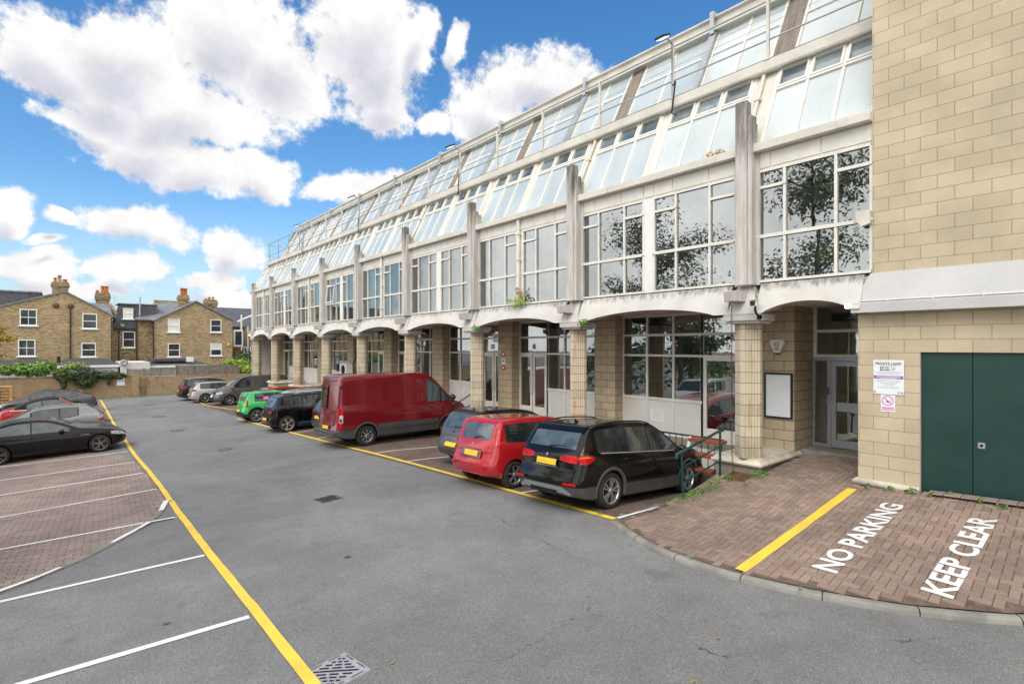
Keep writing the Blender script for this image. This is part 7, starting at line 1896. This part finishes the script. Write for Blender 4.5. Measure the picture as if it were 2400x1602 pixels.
for x, y, r, lb in ((4.6, 21.3, .30, 'worn manhole cover, nearest of the round ones on the tarmac'), (4.2, 28.8, .33, 'flat manhole cover out beyond the black saloon'), (4.3, 36.1, .36, 'flat manhole cover level with the slate saloon'), (4.7, 44.5, .40, 'farthest manhole cover near the brick wall')):
    S = tag(MB().lathe([(.001,.004),(r*.93,.004),(r*.95,.0),(r*.97,.005),(r*1.06,.005),(r*1.08,-.01)][::-1], on(x, y, .004), 'z', 26).build('manhole_cover', 'worn_cover'), lb, 'manhole cover', 'round manhole covers')
# weeds along the ramp and wall feet
def weeds(spots, lb, name='weeds', seed=1, mat='leaf_weed', sz=.05):
    rnd = random.Random(seed); x0, y0 = spots[0][:2]; m = MB()
    for (x, y, r, n) in spots:
        for _ in range(int(n*1.5)):
            a = rnd.uniform(0, 2*PI); q = r*rnd.random()**.7; px, py = x + q*math.cos(a), y + q*math.sin(a); z = (ramp(px, py) if py < 5.75 else gz(px, py)) + .012
            hgt = rnd.uniform(.02, .09)*(1.2 - q/r*.7); leaf(m, Vector((px, py, z + hgt)), Vector((rnd.uniform(-1,1), rnd.uniform(-1,1), rnd.uniform(.1,1.))), sz, rnd, .35)
    return tag(m.build(name, mat), kind='stuff')
weeds([(9.05,5.68,.30,150),(9.35,5.62,.22,110),(9.65,5.55,.2,70),(9.9,5.5,.16,50),(10.3,5.45,.2,60),(10.75,5.0,.22,120),(10.15,5.66,.14,50),(10.05,4.95,.08,14)], '', seed=3)
weeds([(10.75,3.1,.07,16),(10.8,2.8,.08,24),(10.82,2.5,.09,50),(10.75,2.2,.06,16),(10.75,1.6,.06,14),(10.65,1.35,.08,30),(10.85,2.0,.05,14)], '', seed=4, sz=.06)
weeds([(7.37,6.3,.07,14),(7.36,7.0,.06,10),(6.9,5.4,.03,6),(6.58,4.0,.03,8),(6.62,2.6,.03,8)], '', seed=5, sz=.05)
# fern tufts and rusty plant on the concrete
def tuft(x, y, z, r, n, mat, lb, seed, cat='plant', sz=.10, name='wall_plant', dn=-.1):
    rnd = random.Random(seed); m = MB()
    for _ in range(n): leaf(m, Vector((x + rnd.uniform(-r,r)*.5, y + rnd.uniform(-r,r), z + rnd.uniform(dn, r*.5))), Vector((-1, rnd.uniform(-1,1), rnd.uniform(-.3,1))), sz, rnd, .4)
    tag(m.build(name, mat), lb, cat, 'plants rooted in the concrete')
tuft(10.74, 9.75, 3.86, .16, 60, 'leaf_weed', 'small fern sprouting from the second capital', 21); tuft(10.74, 14.55, 3.84, .17, 60, 'leaf_weed', 'small fern sprouting from the third capital', 22)
tuft(10.9, 12.6, 4.55, .38, 130, 'leaf_lime', 'yellow green clump growing on the beam between the second and third fins', 23, sz=.12); tuft(10.9, 12.55, 4.95, .14, 60, 'leaf_rust', 'rust coloured stem climbing the pipe between the second and third fins', 24, sz=.10, dn=-.3); tuft(10.98, 6.1, 7.37, .22, 110, 'leaf_rust', 'brown dried grass in the gutter beside the first fin', 25, sz=.07, dn=-.02)
# plants standing inside the upper windows
def pot(x, y, z, r, h, mat, par): m = MB(); m.lathe([(r*.75,0),(r,h),(r*.9,h),(r*.85,h*.85),(.001,h*.85)], (x, y, z), 'z', 14); m.build('pot', mat, par)
ZS = 4.47
S = thing('potted_monstera', (11.5, 3.5, ZS), 'big leafed monstera plant behind the upper window next to the tower', 'potted plant', 'plants behind the upper windows')
rnd = random.Random(31); pot(11.45, 3.72, ZS, .16, .28, 'yellow_paint', S); ms = MB(); m = MB()
for k in range(15):
    a = rnd.uniform(-1.2, 1.2); e = Vector((11.32 + rnd.uniform(-.12,.1), 3.55 + math.sin(a)*.5 - .06, ZS + rnd.uniform(.35, 1.02))); ms.tube([(11.45,3.70,ZS+.2), (11.42, 3.62+a*.1, ZS+.5), e], .010, 5)
    n = Vector((-1, rnd.uniform(-.6,.6), rnd.uniform(-.1,.6))).normalized(); u = n.cross(Vector((0,rnd.uniform(-.5,.5),1))).normalized(); v = n.cross(u); s_ = rnd.uniform(.12,.19); P = []
    for q in range(15):
        t = q/14*2*PI; rr = s_*(1 - .25*math.cos(t))*(1 - (.28 if q % 2 and 2 < q < 12 else 0)); P.append(e + u*rr*math.sin(t)*.95 + v*(rr*math.cos(t)+s_*.3))
    m.poly(P)
m.build('leaves', 'leaf_monstera', S); ms.build('stem', 'leaf_weed', S)
S = thing('potted_snake_plant', (11.4, 6.75, ZS), 'spiky snake plant in a pale pot behind the window left of the first fin', 'potted plant', 'plants behind the upper windows')
pot(11.35, 6.85, ZS, .11, .16, 'render_wall', S); m = MB()
for k in range(11): a = rnd.uniform(0, 2*PI); m.tube([(11.35+.04*math.cos(a),6.85+.04*math.sin(a),ZS+.12),(11.35+.10*math.cos(a),6.85+.12*math.sin(a),ZS+.32),(11.35+.13*math.cos(a),6.85+.2*math.sin(a),ZS+.50)], [.018,.016,.003], 4)
m.build('leaves', 'leaf_bright', S)
S = thing('flower_pot', (11.35, 6.5, ZS), 'pale green empty pot beside the spiky snake plant', 'pot', 'plants behind the upper windows'); pot(11.35, 6.45, ZS, .11, .16, 'render_wall', S)
for i, (y, lb) in enumerate(((14.2,'terracotta pot with a wide leafy plant, leftmost behind the window past the rusty stem'),(13.3,'leafy plant behind the glass just left of the rusty stem'),(11.9,'tall brown stemmed plant in a pot right of the rusty stem'),(11.2,'terracotta pot with a small plant behind the pane by the second fin'))):
    S = thing('potted_plant', (11.4, y, ZS), lb, 'potted plant', 'plants behind the upper windows'); pot(11.38, y, ZS, .15, .22, 'terracotta', S); rnd = random.Random(50+i); m = MB(); clump(m, (11.42, y, ZS+.55), (.25,.34,.30), 110, .12, rnd, .2); m.build('leaves', 'leaf_dark' if i % 2 else 'leaf_weed', S)
# a fire extinguisher and counter seen through the entrance door
S = thing('entrance_counter', (15.5, 4.9, .87), 'white counter inside the entrance door', 'counter'); m = MB(); m.box(14.4, 16.8, 4.85, 5.28, .874, 1.9); m.build('front', 'white_panel', S); m = MB(); m.box(14.35, 16.85, 4.8, 5.29, 1.902, 1.95); m.build('top', 'white_panel', S)
S = thing('red_bag', (14.25, 4.93, 1.3), 'dark red bag hanging inside the glass beside the entrance door', 'bag'); m = MB(); m.prism([(4.80,1.28),(4.98,1.26),(5.0,1.75),(4.93,1.9),(4.86,1.9),(4.80,1.72)], 'x', 14.2, 14.3); m.build('bag', 'paint_red', S, .02)
m = MB(); m.tube([(14.25,4.88,1.89),(14.25,4.90,2.02),(14.25,4.92,1.89)], .012, 5); m.build('strap', 'black_plastic', S)
# leaves and scraps on the ground
rnd = random.Random(61); m = MB()
for _ in range(70):
    x, y = rnd.uniform(2.2, 7.2), rnd.uniform(2.5, 20)
    if rnd.random() < .5: x = rnd.uniform(7.5, 10.8); y = rnd.uniform(12.5, 17)
    leaf(m, Vector(on(x, y, .014)), Vector((rnd.uniform(-.3,.3), rnd.uniform(-.3,.3), 1)), rnd.uniform(.03,.07), rnd, .6)
tag(m.build('fallen_leaves', 'leaf_yellow'), kind='stuff')
